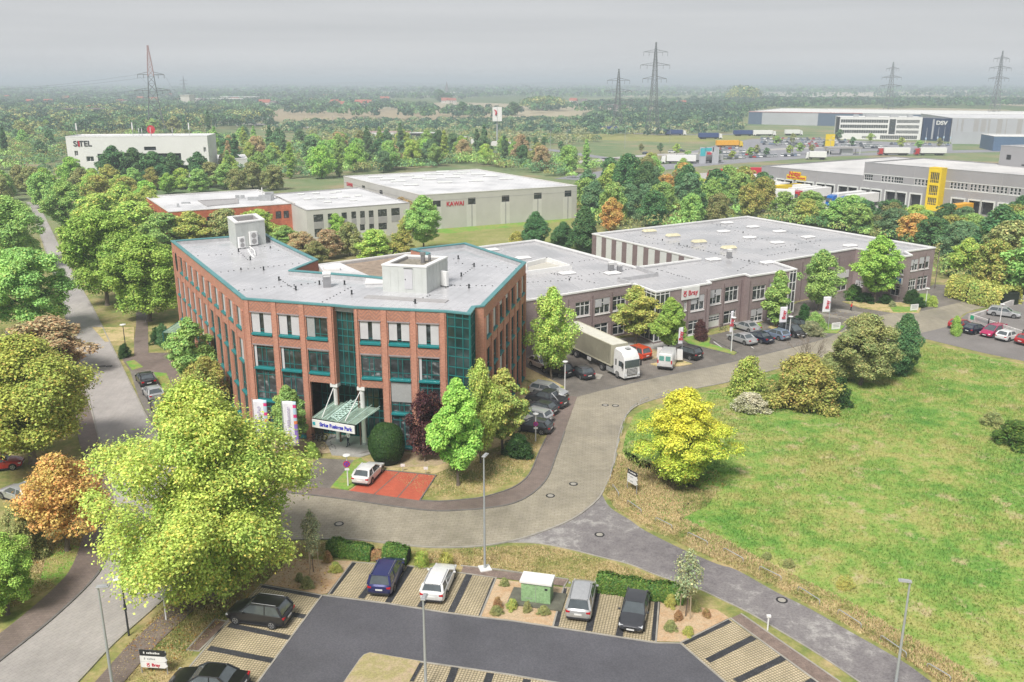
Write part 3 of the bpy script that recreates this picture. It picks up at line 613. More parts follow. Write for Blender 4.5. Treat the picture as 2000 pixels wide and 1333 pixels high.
# glass strips at the entrance and at the corner
def curtain(w_, u0, u1, z0, z1, inset_, nu, zs, name='glass_wall', gm=None, depth2=None):
    f = MB(); i0, i1 = -inset_, -inset_ + .09
    for k in range(nu + 1): u = u0 + (u1 - u0) * k / nu; w_.slab(f, u - .04, u + .04, z0, z1, i0, i1)
    for z in zs: w_.slab(f, u0, u1, z - .05, z + .05, i0, i1 - .012)
    fo = f.build(name, m_teal, office); g_ = MB(); g_.quad(w_.p(u0, z0, i0 + .02), w_.p(u1, z0, i0 + .02), w_.p(u1, z1, i0 + .02), w_.p(u0, z1, i0 + .02)); g_.build('pane', gm or m_glasst, fo); return fo
WD = W_['D']; curtain(WD, -.0, WD.L, 6.3, HM - .2, .75, 4, [6.6, 7.6, 8.4, 10, 10.7, 11.6, 12.3, 13.2, 14.1])
bk_ = MB()
for u in (0, WD.L): bk_.quad(WD.p(u, 6.4, 0), WD.p(u, 6.4, -.8), WD.p(u, HM - .2, -.8), WD.p(u, HM - .2, 0))
bk_.build('brick_return', m_brick, office)
WQ = W_['F']; curtain(WQ, .1, WQ.L, .2, HM - .2, .12, 3, [.5, 2, 3.7, 4.6, 5.6, 7.2, 8.4, 9.3, 10.4, 11.3, 12.3, 13.4, 14.3]); W3 = W_['Q']; curtain(W3, 0, W3.L - .1, .2, HM - .2, .12, 4, [.5, 2, 3.7, 4.6, 5.6, 7.2, 8.4, 9.3, 10.4, 11.3, 12.3, 13.4, 14.3])
P1 = W_['C'].p(bays['C'][0][2][0], 0, -2.3); P2 = W_['E'].p(bays['E'][0][0][1], 0, -2.3); WE = Wall(P1, P2)
f_ = curtain(WE, 0, WE.L, 0, 6.7, .1, 12, [.1, 2.4, 3.2, 4.6, 6.2], 'entrance_glazing')
sf = MB(); sf.hexa([W_['C'].p(bays['C'][0][2][0], 6.6, -.05), W_['C'].p(W_['C'].L, 6.6, -.05), W_['C'].p(W_['C'].L, 6.6, -2.5), W_['C'].p(bays['C'][0][2][0], 6.6, -2.5)], [W_['C'].p(bays['C'][0][2][0], 6.75, -.05), W_['C'].p(W_['C'].L, 6.75, -.05), W_['C'].p(W_['C'].L, 6.75, -2.5), W_['C'].p(bays['C'][0][2][0], 6.75, -2.5)])
sf.hexa([W_['E'].p(0, 6.6, -.05), W_['E'].p(bays['E'][0][0][1], 6.6, -.05), W_['E'].p(bays['E'][0][0][1], 6.6, -2.5), W_['E'].p(0, 6.6, -2.5)], [W_['E'].p(0, 6.75, -.05), W_['E'].p(bays['E'][0][0][1], 6.75, -.05), W_['E'].p(bays['E'][0][0][1], 6.75, -2.5), W_['E'].p(0, 6.75, -2.5)])
sf.build('soffit', m_lintel, office)
for w_, u in ((W_['C'], W_['C'].L - .35), (W_['E'], .35)):
    p = w_.p(u, 0, -.35); q = MB(); q.lathe(p.x, p.y, [(.24, .18), (.24, 6.25)], 20); q.box(p.x, p.y, 6.25, .8, .8, .37, w_.rz); cq = q.build('column', m_wpaint, office, True)
    q = MB(); q.lathe(p.x, p.y, [(.34, .16), (.34, .5)], 20); q.build('collar', m_metal, cq)
# canopy over the door: glass, steel truss, two stays, sign
cA = G(611, 823, 3.55); cB = G(694, 837, 3.55); dC = (cB - cA).normalized(); nC = Vector((dC.y, -dC.x, 0)); LC = (cB - cA).length
can = lambda u, w_, z: Vector((cA.x + dC.x * u - nC.x * w_, cA.y + dC.y * u - nC.y * w_, z))
m_cglass = M('green_canopy_glass', (.45, .56, .48), .15, var=.25, scale=1.2); gl_ = m_cglass.node_tree; tb_ = gl_.nodes.new('ShaderNodeBsdfTransparent'); mx_ = gl_.nodes.new('ShaderNodeMixShader'); mx_.inputs[0].default_value = .42; tb_.inputs[0].default_value = (.75, .9, .82, 1); gl_.links.new(tb_.outputs[0], mx_.inputs[1]); gl_.links.new(gl_.nodes['Principled BSDF'].outputs[0], mx_.inputs[2]); gl_.links.new(mx_.outputs[0], gl_.nodes['Material Output'].inputs[0]); m_steelw = M('pale_green_steel', (.5, .68, .62), .45)
q = MB(); q.hexa([can(-.1, 0, 3.9), can(LC + .1, 0, 3.9), can(LC + .5, 3.9, 4.3), can(-.1, 3.9, 4.3)], [can(-.1, 0, 3.95), can(LC + .1, 0, 3.95), can(LC + .5, 3.9, 4.35), can(-.1, 3.9, 4.35)]); cano = q.build('canopy', m_cglass, office)
q = MB()
for k in range(6): u = .2 + k * (LC - .1) / 5; q.tube([can(u, -.02, 3.97), can(u + .1, 4.4, 4.38)], .035, 5)
for a in (1.7, 2.9):
    q.tube([can(a, .1, 4.0), can(a + .1, 4.3, 4.6)], .06, 6)
for k in range(8):
    s0 = .1 + k * .52; q.tube([can(1.7, s0, 4.03 + s0 * .13), can(2.9, s0 + .52, 4.1 + s0 * .13)], .04, 5); q.tube([can(2.9, s0, 4.03 + s0 * .13), can(1.7, s0 + .52, 4.1 + s0 * .13)], .04, 5)
q.tube([can(1.7, .1, 4.0), can(2.3, .0, 4.5), can(2.9, .1, 4.0)], .05, 6); q.tube([can(2.3, 0, 4.5), can(2.4, 4.3, 4.75)], .05, 6); q.build('truss', m_steelw, cano)
for u, w_ in ((.9, W_['C'].p(W_['C'].L - .35, 6.2, .15)), (3.6, W_['E'].p(.35, 6.2, .15))): q = MB(); q.tube([can(u, .3, 3.95), w_], .045, 6); q.build('stay', m_wpaint, cano)
sgn = thing('entrance_sign', 'white sign board with blue lettering hung on the front edge of the entrance canopy', 'sign', (cA.x + dC.x * LC / 2 + nC.x * .1, cA.y + dC.y * LC / 2 + nC.y * .1, 3.4), math.atan2(dC.y, dC.x))
q = MB(); q.box(0, 0, -.42, LC, .12, .84); q.build('board', m_wpaint, sgn, local=True, bevel=.015)
m_blue = M('blue_lettering', (.015, .02, .42), .5); m_cyan = M('cyan_mark', (.02, .42, .5), .5)
text('Sirius Business Park', .56, m_blue, sgn, (.3, -.072, .0), (R(90), 0, 0), .012, bold=.02, sx=.84)
q = MB()
for i in range(7): t_ = i * .9; q.box(-LC / 2 + .26 + .13 * math.cos(t_) * (i > 0), -.075, -.05 + .12 * math.sin(t_) * (i > 0), .12, .02, .12)
q.build('logo', m_cyan, sgn, local=True)
# plant rooms on the roof
def plant(pts, z0, z1, name, mat, open_top=True, stones=False):
    P_ = pts; a = sum(P_[i][0] * P_[(i + 1) % 4][1] - P_[(i + 1) % 4][0] * P_[i][1] for i in range(4))
    if a < 0: P_ = P_[::-1]
    q = MB(); [Wall(P_[i], P_[(i + 1) % 4]).holes(q, z0, z1, []) for i in range(4)]
    for i in range(4):                # panel ribs
        w_ = Wall(P_[i], P_[(i + 1) % 4]); k = 1
        while k * .9 < w_.L - .1: w_.slab(q, k * .9 - .02, k * .9 + .02, z0 + .1, z1, 0, .025); k += 1
    o = q.build(name, mat, office); ii = inset(P_, .55); q = MB(); ring(q, inset(P_, -.06), ii, z1 - .02, z1 + .14); q.build('rim', m_wpaint, o)
    q = MB(); [q.quad((*ii[(i + 1) % 4], z1 - .7), (*ii[i], z1 - .7), (*ii[i], z1), (*ii[(i + 1) % 4], z1)) for i in range(4)]; q.build('lining', m_grey3, o)
    q = MB(); q.add([(*p, z1 - (.25 if stones else .6)) for p in ii], [(0, 1, 2, 3)]); q.build('deck', m_stones if stones else m_grey3, o); return o, P_
def para(a, b_, c, z): A_, B_, C_ = G(*a, z), G(*b_, z), G(*c, z); return [A_, B_, C_, A_ + C_ - B_]
ph1, PP1 = plant(para((448, 470), (463, 484), (520, 476), 14.3), 14.2, 17.6, 'plant_room', m_hvac)
ph2, PP2 = plant(para((748, 569), (834, 574), (875, 552), 14.3), 14.2, 17.15, 'plant_room', m_hvac, stones=True)
wph = Wall(*[sorted(PP2, key=lambda p: p[1])[:2][i] for i in ((0, 1) if sorted(PP2, key=lambda p: p[1])[0][0] < sorted(PP2, key=lambda p: p[1])[1][0] else (1, 0))])
u_, z_ = wph.px(798, 552); q = MB(); wph.slab(q, u_ - .45, u_ + .45, 14.7, 16.9, 0, .05); dd = q.build('door', m_blind, ph2); q = MB(); wph.slab(q, u_ - .38, u_ - .3, 15.7, 15.8, .05, .11); wph.slab(q, u_ - .5, u_ + .5, 16.9, 16.97, .0, .07); q.build('handle', m_dark, dd)
q = MB(); q.lathe(*G(826, 512, 17)[:2], [(.25, 16.9), (.25, 17.8), (.33, 17.8), (.33, 18.1)], 14); q.lathe(G(834, 510, 17).x + .3, G(834, 510, 17).y, [(.16, 16.9), (.16, 17.7)], 12); q.build('flue', m_chim, ph2, True)
q = MB(); q.box(*G(793, 585, 14.3)[:2], 14.26, 9, 1.2, .12, wph.rz); q.build('duct_base', m_grey3, ph2)
def acunit(px, py, z, label, grp=None, rz=0, big=1.0, y0=None):
    p = G(px, py, z); t_ = thing('air_conditioner', label, 'air conditioner', p, rz, grp)
    q = MB(); q.box(0, 0, .1, .95 * big, .38, 1.5 * big); q.build('casing', m_wpaint, t_, local=True, bevel=.03)
    for zz in (.5, 1.15):
        q = MB(); q.v = []; ring_ = [(.3 * big * math.cos(a), -.2, zz * big + .3 * big * math.sin(a)) for a in [i * math.pi / 8 for i in range(16)]]
        q.add(ring_, [tuple(range(16))[::-1]]); [q.box(0, -.205, zz * big, .56 * big, .01, .02) for _ in (0,)]; q.build('fan', m_grey3, t_, local=True)
    q = MB(); q.box(-.35 * big, 0, 0, .06, .5, .1); q.box(.35 * big, 0, 0, .06, .5, .1); q.build('foot', m_dark, t_, local=True)
wp1 = sorted(PP1, key=lambda p: p[1])[:2]; wp1.sort(key=lambda p: p[0]); rz1 = math.atan2(wp1[1][1] - wp1[0][1], wp1[1][0] - wp1[0][0])
acunit(473, 486, 14.3, 'smaller white air conditioner with two fans at the west wing roof cabin', None, rz1)
acunit(496, 480, 14.3, 'larger white air conditioner beside the pipes at the west wing roof cabin', None, rz1, 1.25)
acunit(868, 560, 14.3, 'white air conditioner standing beside the gravel topped cabin on the main roof', None, rz1 + 1.6, 1.1)
q = MB(); a = G(485, 488, 14.5); q.tube([a, G(490, 497, 14.45), G(496, 503, 14.4)], .12, 8); q.tube([G(488, 482, 14.6), G(497, 490, 14.5), G(499, 499, 14.4)], .09, 8); q.build('duct', m_wpaint, ph1, True)
def chimney(px, py, z, h_, label, wd=.8):
    p = G(px, py, z); t_ = thing('chimney', label, 'chimney', p); q = MB(); q.box(0, 0, 0, wd, wd, h_ * .72, .25); q.build('stack', m_chim, t_, local=True); q = MB(); q.box(0, 0, h_ * .72, wd * .85, wd * .85, h_ * .18, .25); q.box(0, 0, h_ * .9, wd * 1.05, wd * 1.05, h_ * .1, .25); q.build('cowl', m_wpaint, t_, local=True)
chimney(639, 560, 14.3, 1.6, 'square metal chimney at the middle of the brick office roof', .85)
chimney(502, 478, 14.3, 1.5, 'square metal chimney behind the west wing air conditioners', .6)
dots(office, [((390, 500), (450, 497), 5), ((432, 532), (583, 515), 13), ((466, 568), (590, 556), 10), ((545, 545), (578, 567), 9), ((575, 560), (640, 548), 6), ((465, 490), (484, 508), 7), ((631, 590), (685, 562), 9), ((470, 470), (545, 490), 6), ((875, 513), (1005, 525), 9), ((880, 558), (960, 559), 9), ((905, 537), (925, 522), 6), ((808, 590), (840, 577), 6), ((870, 507), (900, 506), 3)], HM - .62, rnd)
q = MB()
for px, py in [(466, 492), (489, 508), (515, 528), (545, 548), (578, 567), (624, 556), (673, 556), (687, 575), (895, 506), (926, 521), (901, 540), (916, 563), (811, 593)]: p = G(px, py, 14.3); q.lathe(p.x, p.y, [(.12, 14.27), (.08, 14.5), (.1, 14.55), (.1, 14.75)], 8)
q.build('roof_vents', m_dark, office)['kind'] = 'stuff'
q = MB(); q.box(*G(735, 552, 14.3)[:2], 14.28, 2.4, 2.0, .35, .1); q.build('skylight', m_wpaint, office, bevel=.1)
# low courtyard roofs behind the brick block
cr_ = thing('courtyard_building', 'low flat roofed link with gravel and white roof panels behind the brick offices', 'building', G(700, 560, 0))
P_ = [G(*p, 11.2) for p in [(612, 535), (760, 560), (900, 520), (870, 486), (790, 494), (616, 517)]]
shell(cr_, P_, 11.2, m_brick, m_gravroof, m_wpaint)
q = MB(); P_ = [G(*p, 11.0) for p in [(622, 520), (663, 515), (722, 541), (640, 545)]]; q.prism([(p.x, p.y) for p in P_], 10.7, 11.15); q.build('roof_panel', m_roofw, cr_)
q = MB(); q.box(*G(648, 527, 11.2)[:2], 11.1, 2.2, 1.4, .5, .3); q.build('skylight', m_wpaint, cr_, bevel=.12)
can_ = thing('side_canopy', 'green ribbed glass canopy at the west door of the brick offices', 'canopy', G(345, 668, 0))
q = MB(); a, b_, c_, d_ = G(318, 650, 2.6), G(352, 628, 3.6), G(372, 640, 3.6), G(348, 652, 2.6); q.hexa([a, d_, c_, b_], [x + Vector((0, 0, .06)) for x in (a, d_, c_, b_)]); q.build('roof', m_cglass, can_)
q = MB(); [q.tube([a.lerp(d_, s_) + Vector((0, 0, .09)), b_.lerp(c_, s_) + Vector((0, 0, .09))], .04, 5) for s_ in (0, .25, .5, .75, 1)]; q.build('ribs', m_teal, can_)
q = MB(); [q.tube([x, Vector((x.x, x.y, 0))], .06, 6) for x in (a, d_)]; q.build('posts', m_teal, can_)
# ------------------------------------------------------------------ the long two storey mauve building
mauve = thing('mauve_warehouse_office', 'long two storey mauve rendered works building with white window frames and wet flat roofs', 'industrial building', G(1281, 651, 0))
HB = 7.75
MPX = [(1028, 586), (1231, 554), (1235, 553), (1281, 570), (1389, 552), (1383, 548), (1455, 535), (1465, 539), (1556, 525), (1512, 510.5), (1672, 484.5), (1764, 501), (1782, 498), (1769, 491), (1827, 483), (1460, 422), (1157, 456), (1365, 505), (1243, 521), (1046, 468), (930, 482), (885, 500)]
BP = [G(*p, HB) for p in MPX]
wls = [Wall(BP[i], BP[(i + 1) % len(BP)]) for i in range(len(BP))]
def R_(i, *rects): return [wls[i].rect(*r) for r in rects]
HO = {0: R_(0, (1124, 592, 1152, 615), (1162, 585, 1191, 610), (1122, 640, 1150, 664), (1161, 634, 1187, 664), (1197, 580, 1222, 604), (1197, 634, 1219, 656)),
      3: R_(3, (1350, 579, 1375, 604), (1345, 628, 1371, 663), (1336, 590, 1341, 606)), 5: R_(5, (1385, 568, 1408, 592), (1417, 562, 1441, 586), (1383, 617, 1404, 643), (1414, 609, 1436, 633)),
      7: R_(7, (1471, 560, 1494, 583), (1467, 605, 1488, 636), (1503, 554, 1526, 577), (1500, 600, 1520, 630)), 9: R_(9, (1600, 560, 1622, 585), (1636, 546, 1652, 573)), 10: R_(10, (1675, 515, 1689, 530), (1752, 522, 1764, 537), (1671, 546, 1685, 561), (1740, 556, 1756, 580)),
      13: R_(13, (1778, 508, 1792, 528), (1797, 503, 1814, 524), (1775, 546, 1787, 566), (1793, 541, 1809, 566))}
for k in HO:
    for h in HO[k]: h[2] = max(h[2], .25)
shell(mauve, BP, HB, m_mauve, m_roofb, m_wpaint, HO, .22, .45, .22, .1, .42, skip=(2, 16))
kinds = {(5, 2): 'garage', (5, 3): 'shop', (9, 0): 'garage', (9, 1): 'shop', (0, 3): 'shop', (0, 5): 'shop', (10, 3): 'shop'}
rnd = random.Random(9)
for k, hs in HO.items():
    w_ = wls[k]
    for q_, h in enumerate(hs):
        kd = kinds.get((k, q_))
        if kd == 'garage':
            q = MB(); w_.slab(q, h[0], h[1], h[2], h[3], -.2, -.12); dr = q.build('garage_door', m_wpaint, mauve); q = MB()
            for i in range(4): u = h[0] + (h[1] - h[0]) * (i + .5) / 4; w_.slab(q, u - .28, u + .28, h[2] + (h[3] - h[2]) * .5, h[2] + (h[3] - h[2]) * .62, -.12, -.11); w_.slab(q, u - .28, u + .28, h[2] + (h[3] - h[2]) * .68, h[2] + (h[3] - h[2]) * .8, -.12, -.11)
            q.build('pane', m_glass, dr)
        elif kd == 'shop': w_.window(h, mauve, m_wpaint, m_glass, .18, .1, (.5,), (.72,), name='door')
        else:
            low = h[3] < 4.4; bl = [(.04, .46, .45), (.56, .96, .55)] if rnd.random() < .4 else None
            w_.window(h, mauve, m_wpaint, m_glass2, .16, .1, (.36, .64) if h[1] - h[0] > 1.6 else (.5,), (.7,) if not low else (.35, .8), (.14, m_wpaint), .1, blind=bl, blindm=m_blind)
# fine vertical joints of the render between the windows
q = MB()
for i, us in ((0, (1157, 1195, 1110, 1060, 1050)), (3, (1343, 1379)), (5, (1412, 1445)), (7, (1462, 1498)), (13, (1795, 1820)), (9, (1560, 1590, 1630))):
    for x in us: u, _z = wls[i].px(x, 600); wls[i].slab(q, u - .09, u + .09, 0, HB - .9, 0, .05)
o = q.build('joint_strip', m_mauved, mauve)
# glazed corner under the name sign, and the glazed stair tower
def glaz(i, u0, u1, z0, z1, nu, zs):
    w_ = wls[i]; f = MB()
    for k in range(nu + 1): u = u0 + (u1 - u0) * k / nu; w_.slab(f, u - .06, u + .06, z0, z1, .0, .07)
    for z in zs: w_.slab(f, u0, u1, z - .06, z + .06, .0, .062)
    fo = f.build('glass_corner', m_wpaint, mauve); g_ = MB(); g_.quad(w_.p(u0, z0, .02), w_.p(u1, z0, .02), w_.p(u1, z1, .02), w_.p(u0, z1, .02)); g_.build('pane', m_glass, fo)
W2 = wls[2]; wb = MB(); W2.holes(wb, 0, HB - .22, []); wb.build('wall', m_mauve, mauve)
glaz(2, W2.L * .45, W2.L, .3, HB - .3, 3, [.4, 2.4, 4.4, 5.6, 7.2]); glaz(3, 0, wls[3].px(1306, 600)[0], .3, HB - .3, 3, [.4, 2.4, 4.4, 5.6, 7.2])
glaz(7, wls[7].L - 1.5, wls[7].L, .6, HB - .3, 2, [.8, 2.4, 4.2, 5.6, 7.2]); glaz(8, 0, 2.8, .6, HB - .3, 3, [.8, 2.4, 4.2, 5.6, 7.2])
# the white striped hall wall
W16 = wls[16]; q = MB(); W16.holes(q, 0, HB - .22, []); q.build('striped_wall', m_hall, mauve)
for k in range(10): q = MB(); u = .1 + k * (W16.L - 1.2) / 9.2; W16.slab(q, u, min(u + 1.25, W16.L), 0, HB - .3, 0, .12); q.build('stripe', m_mauved, mauve)
# raised parapet between the two roofs
q = MB(); PP = [G(x, y, HB) for x, y in [(1243, 521), (1283, 534.5), (1209, 545), (1235, 553)]]
for a, b_ in zip(PP, PP[1:]): ww = Wall(a, b_); ww.slab(q, -.15, ww.L + .15, HB - .5, HB + .12, -.2, .2)
q.build('parapet_divider', m_inner, mauve)
q = MB(); PP = [G(x, y, HB) for x, y in [(1028, 516), (1068, 506), (1115, 521), (1028, 533)]]
for a, b_ in zip(PP, PP[1:]): ww = Wall(a, b_); ww.slab(q, -.15, ww.L + .15, HB - .5, HB + .25, -.2, .2)
q.build('light_well_rim', m_wpaint, mauve)
q = MB(); pp = inset([PP[0], PP[3], PP[2], PP[1]], .3); q.add([(x[0], x[1], HB - .42) for x in pp], [(0, 1, 2, 3)]); q.build('light_well', M('cream_felt', (.5, .48, .42), .7), mauve)
m_cream = M('yellowed_dome', (.62, .58, .4), .5, var=.15)
def rooflight(px, py, z, grp, label, mat=None, sx=2.2, sy=1.3, h_=.45, rz=.35):
    t_ = thing('skylight', label, 'skylight', G(px, py, z), rz, grp); q = MB(); q.box(0, 0, 0, sx, sy, h_ * .5); q.build('kerb_frame', m_inner, t_, local=True)
    q = MB(); q.hexa([(-sx / 2 - .08, -sy / 2 - .08, h_ * .5), (sx / 2 + .08, -sy / 2 - .08, h_ * .5), (sx / 2 + .08, sy / 2 + .08, h_ * .5), (-sx / 2 - .08, sy / 2 + .08, h_ * .5)], [(-sx / 2 + .2, -sy / 2 + .2, h_), (sx / 2 - .2, -sy / 2 + .2, h_), (sx / 2 - .2, sy / 2 - .2, h_), (-sx / 2 + .2, sy / 2 - .2, h_)]); q.build('dome', mat or m_wpaint, t_, local=True, bevel=.06)
ORD = ['nearest', 'second nearest', 'third nearest', 'fourth nearest', 'fifth nearest', 'sixth nearest', 'seventh nearest', 'eighth nearest', 'ninth nearest', 'tenth nearest', 'eleventh nearest', 'twelfth nearest', 'thirteenth nearest', 'fourteenth nearest', 'fifteenth nearest', 'sixteenth nearest', 'seventeenth nearest', 'eighteenth nearest', 'nineteenth nearest', 'twentieth nearest']
for i, p in enumerate([(1423, 489), (1365, 477), (1314, 465), (1268, 456)]): rooflight(*p, HB - .45, 'yellowed roof domes', f'cream yellowed skylight dome, {ORD[i]} in the row on the big mauve hall roof', m_cream, 2.6, 1.4, .8)
for i, p in enumerate([(1393, 509), (1108, 536), (1196, 536), (1413, 454), (1464, 466), (1420, 437), (1470, 445), (1518, 476), (1578, 465), (1522, 454), (1660, 482), (1022, 506), (960, 490), (1500, 515)]):
    rooflight(*p, HB - .45, 'flat white roof lights of the mauve building', ['white skylight behind the square flue on the mauve roof', 'white skylight in front of the light well on the mauve roof', 'white skylight beside the zigzag parapet on the mauve roof'][i] if i < 3 else f'low white skylight, {ORD[i - 3]} of those spread over the far mauve roofs', None, 2.4, 1.5, .4, .45)
chimney(1193, 528, HB - .4, 1.3, 'left square flue of the pair by the parapet of the mauve roof', .8); chimney(1210, 530, HB - .4, 1.2, 'right square flue of the pair by the parapet of the mauve roof', .7); chimney(1424, 504, HB - .4, 1.5, 'square flue standing alone behind the cream domes on the mauve roof', .7)
dots(mauve, [((1030, 552), (1110, 548), 8), ((1082, 534), (1160, 553), 12), ((1105, 545), (1190, 530), 9), ((1060, 530), (1090, 538), 6), ((1110, 515), (1160, 507), 6), ((1215, 528), (1240, 525), 5), ((1285, 527), (1345, 545), 12), ((1330, 480), (1500, 520), 22), ((1250, 460), (1420, 500), 18), ((1310, 487), (1400, 474), 9), ((1370, 483), (1500, 465), 12), ((1400, 440), (1500, 470), 12), ((1490, 488), (1600, 470), 14), ((1500, 500), (1560, 488), 10), ((1350, 430), (1440, 445), 10), ((1440, 530), (1470, 512), 6), ((1525, 447), (1600, 480), 10), ((1200, 470), (1300, 478), 9)], HB - .45, rnd, .09)
# name sign
w_ = wls[3]; u0, u1, z0, z1 = w_.rect(1331, 563.5, 1364, 581); c_ = w_.p((u0 + u1) / 2, (z0 + z1) / 2, .12)
bs = thing('name_sign', 'white wall sign with red lettering above the upper windows of the mauve building', 'sign', c_, w_.rz); q = MB(); q.box(0, 0, -(z1 - z0) / 2, u1 - u0, .1, z1 - z0); q.build('board', m_wpaint, bs, local=True, bevel=.02)
m_redl = M('red_lettering', (.5, .015, .04), .5)
text('Bray', 1.05, m_redl, bs, (.45, -.06, 0), (R(90), 0, 0), .02, bold=.02)
def valve_logo(parent, x, y, z, s_, mat):              # the small red cup-and-ring mark beside the name
    q = MB()
    for i in range(12):
        a0, a1 = i * math.pi / 6, (i + 1) * math.pi / 6; q.tube([(x + s_ * .3 * math.cos(a0), y, z - s_ * .18 + s_ * .26 * math.sin(a0)), (x + s_ * .3 * math.cos(a1), y, z - s_ * .18 + s_ * .26 * math.sin(a1))], s_ * .07, 5)
    q.tube([(x - s_ * .33, y, z + s_ * .42), (x + s_ * .33, y, z + s_ * .42)], s_ * .07, 5); q.tube([(x + s_ * .3, y, z + s_ * .42), (x - s_ * .05, y, z + s_ * .08)], s_ * .07, 5); q.tube([(x - s_ * .3, y, z + s_ * .2), (x - s_ * .1, y, z + s_ * .1)], s_ * .06, 5)
    return q.build('emblem', mat, parent, local=True)
valve_logo(bs, -(u1 - u0) * .33, -.07, 0, .85, m_redl)
w_ = wls[10]; u0, u1, z0, z1 = w_.rect(1741, 542, 1762, 551); z0 -= .2
hs_ = thing('letter_sign', 'white sign with a blue letter over the corner entrance of the mauve building', 'sign', w_.p((u0 + u1) / 2, (z0 + z1) / 2, .14), w_.rz); q = MB(); q.box(0, 0, -.55, max(2.4, u1 - u0), .1, 1.1); q.build('board', m_wpaint, hs_, local=True); text('H', 1.1, M('bright_blue', (.01, .2, .65), .5), hs_, (.45, -.07, 0), (R(90), 0, 0), .02, bold=.05, sx=1.4)
w_ = wls[9]; u0, u1, z0, z1 = w_.rect(1636, 531, 1656, 541); q = MB(); w_.slab(q, u0, u1, z0, z1, .02, .14); tag(q.build('blank_sign', m_wpaint), 'plain white sign board over the garage door at the far end of the mauve building', 'sign')

# ------------------------------------------------------------------ flat roofed buildings behind
def pxwin(bld, w_, rects, fm, gm, mull=(.5,), trans=(), minz=.2, **kw):
    hs = []
    for r in rects: h = w_.rect(*r); h[2] = max(h[2], minz); hs.append(h)
    return hs
grey = thing('grey_hall', 'big pale grey clad hall with high square windows and many roof lights', 'warehouse', G(1000, 437, 0)); HK = 9.0
KP = [G(*p, HK) for p in [(822, 381), (1127, 362.5), (931, 330), (671, 344)]]; WK = Wall(KP[0], KP[1]); WS = Wall(KP[3], KP[0])
h0 = [WK.rect(*r) for r in [(845, 393, 861, 404), (914, 387, 929, 399), (980, 382.5, 995, 394), (1043, 377.5, 1058, 388.5), (1103, 373, 1116, 384)]]; h3 = [WS.rect(*r) for r in [(707, 362, 713, 369), (741, 371, 747.5, 381)]]
shell(grey, KP, HK, m_greyclad, m_roofw, m_greyclad2, {0: h0, 3: h3}, .3, .3, .2, .06, .4)
for w_, hs in ((WK, h0), (WS, h3)):
    for h in hs: w_.window(h, grey, m_dark, m_glass, .15, .1, (.5,), (.5,))
q = MB(); WK.slab(q, 0, WK.L, HK - 1.75, HK - 1.66, 0, .03); WS.slab(q, 0, WS.L, HK - 1.9, HK - 1.8, 0, .03)
for h in h0: m_ = (h[0] + h[1]) / 2; WK.slab(q, m_ - .15, m_ + .15, 0, h[2], 0, .06)
q.build('cladding_seam', m_grey3, grey)
q = MB()
for h in h0: m_ = (h[0] + h[1]) / 2; WK.slab(q, m_ - 1.5, m_ - .17, 0, h[2] - .1, 0, .04); WK.slab(q, m_ + .17, m_ + 1.2, 0, h[2] - .1, 0, .04)
q.build('light_panel', m_greyclad2, grey)
u, z = WK.px(889, 398.5); text('KAWAI', 1.6, m_redl, grey, tuple(WK.p(u, z, .06) - grey.location), (R(90), 0, WK.rz), .03, bold=.035, sx=.95)
u, z = WS.px(682, 361); text('KAWAI', 1.5, m_redl, grey, tuple(WS.p(u + .5, z, .06) - grey.location), (R(90), 0, WS.rz), .03, bold=.03)
for i, (x, y) in enumerate([(869, 358), (839, 352), (884, 347.5), (898, 341), (934, 342), (957, 345.5), (989, 351), (930, 355), (733, 348), (757, 352), (778, 356), (795, 345), (818, 349), (843, 342), (852, 342), (803, 363), (865, 337), (906, 337)]):
    rooflight(x, y, HK - .3, 'roof lights of the big grey hall', f'flat skylight, {ORD[i]} as counted across the white roof of the big grey hall' if i < 18 else '', m_hall, 4.2, 1.5, .5, .25)
mid = thing('grey_office', 'two storey pale grey office with dark windows between the red building and the big hall', 'office building', G(700, 455, 0)); HG = 7.7
GP = [G(*p, HG) for p in [(598, 411), (800, 396), (700, 366), (529, 379)]]; WG = Wall(GP[0], GP[1]); WG3 = Wall(GP[3], GP[0])
gr = [(612, 420, 632, 433), (640, 418, 650, 431), (667, 416, 678, 428), (686, 414, 696, 427), (703, 413, 713, 425.5), (720, 412, 730, 424.5), (738, 410, 756, 422.5), (764, 407.5, 781, 420.5), (614, 446, 630, 462), (703, 438, 713, 450), (721, 437, 731, 450), (739, 435, 756, 448), (641, 444, 652, 458)]
hg = [WG.rect(*r) for r in gr]; shell(mid, GP, HG, m_greyclad2, m_roofw, m_grey3, {0: hg}, .2, .3, .14, .05, .35)
for h in hg: WG.window(h, mid, m_dark, m_glass2, .14, .08, (.33, .66) if h[1] - h[0] > 2 else (.5,), ())
q = MB()
for r in gr[:8]: h = WG.rect(*r); WG.slab(q, h[0], h[1], h[2] - 1.6, h[2] - .05, .0, .03)
q.build('spandrel', m_grey3, mid)
for i, (x, y) in enumerate([(600, 391), (626, 389), (652, 388), (676, 386), (700, 384), (588, 381), (617, 379), (650, 378), (690, 393), (640, 396), (660, 376)]): rooflight(x, y, HG - .3, 'roof lights of the grey office', f'small skylight, {ORD[i]} on the roof of the pale grey office', m_hall, 1.8, 1.3, .45, .25)
redb = thing('red_brick_building', 'two storey bright red brick building with a white roof and a sunken roof court', 'office building', G(450, 450, 0))
RP = [G(*p, HG) for p in [(329.5, 414), (576, 397), (503, 370), (282, 383)]]; WR = Wall(RP[0], RP[1]); WR3 = Wall(RP[3], RP[0])
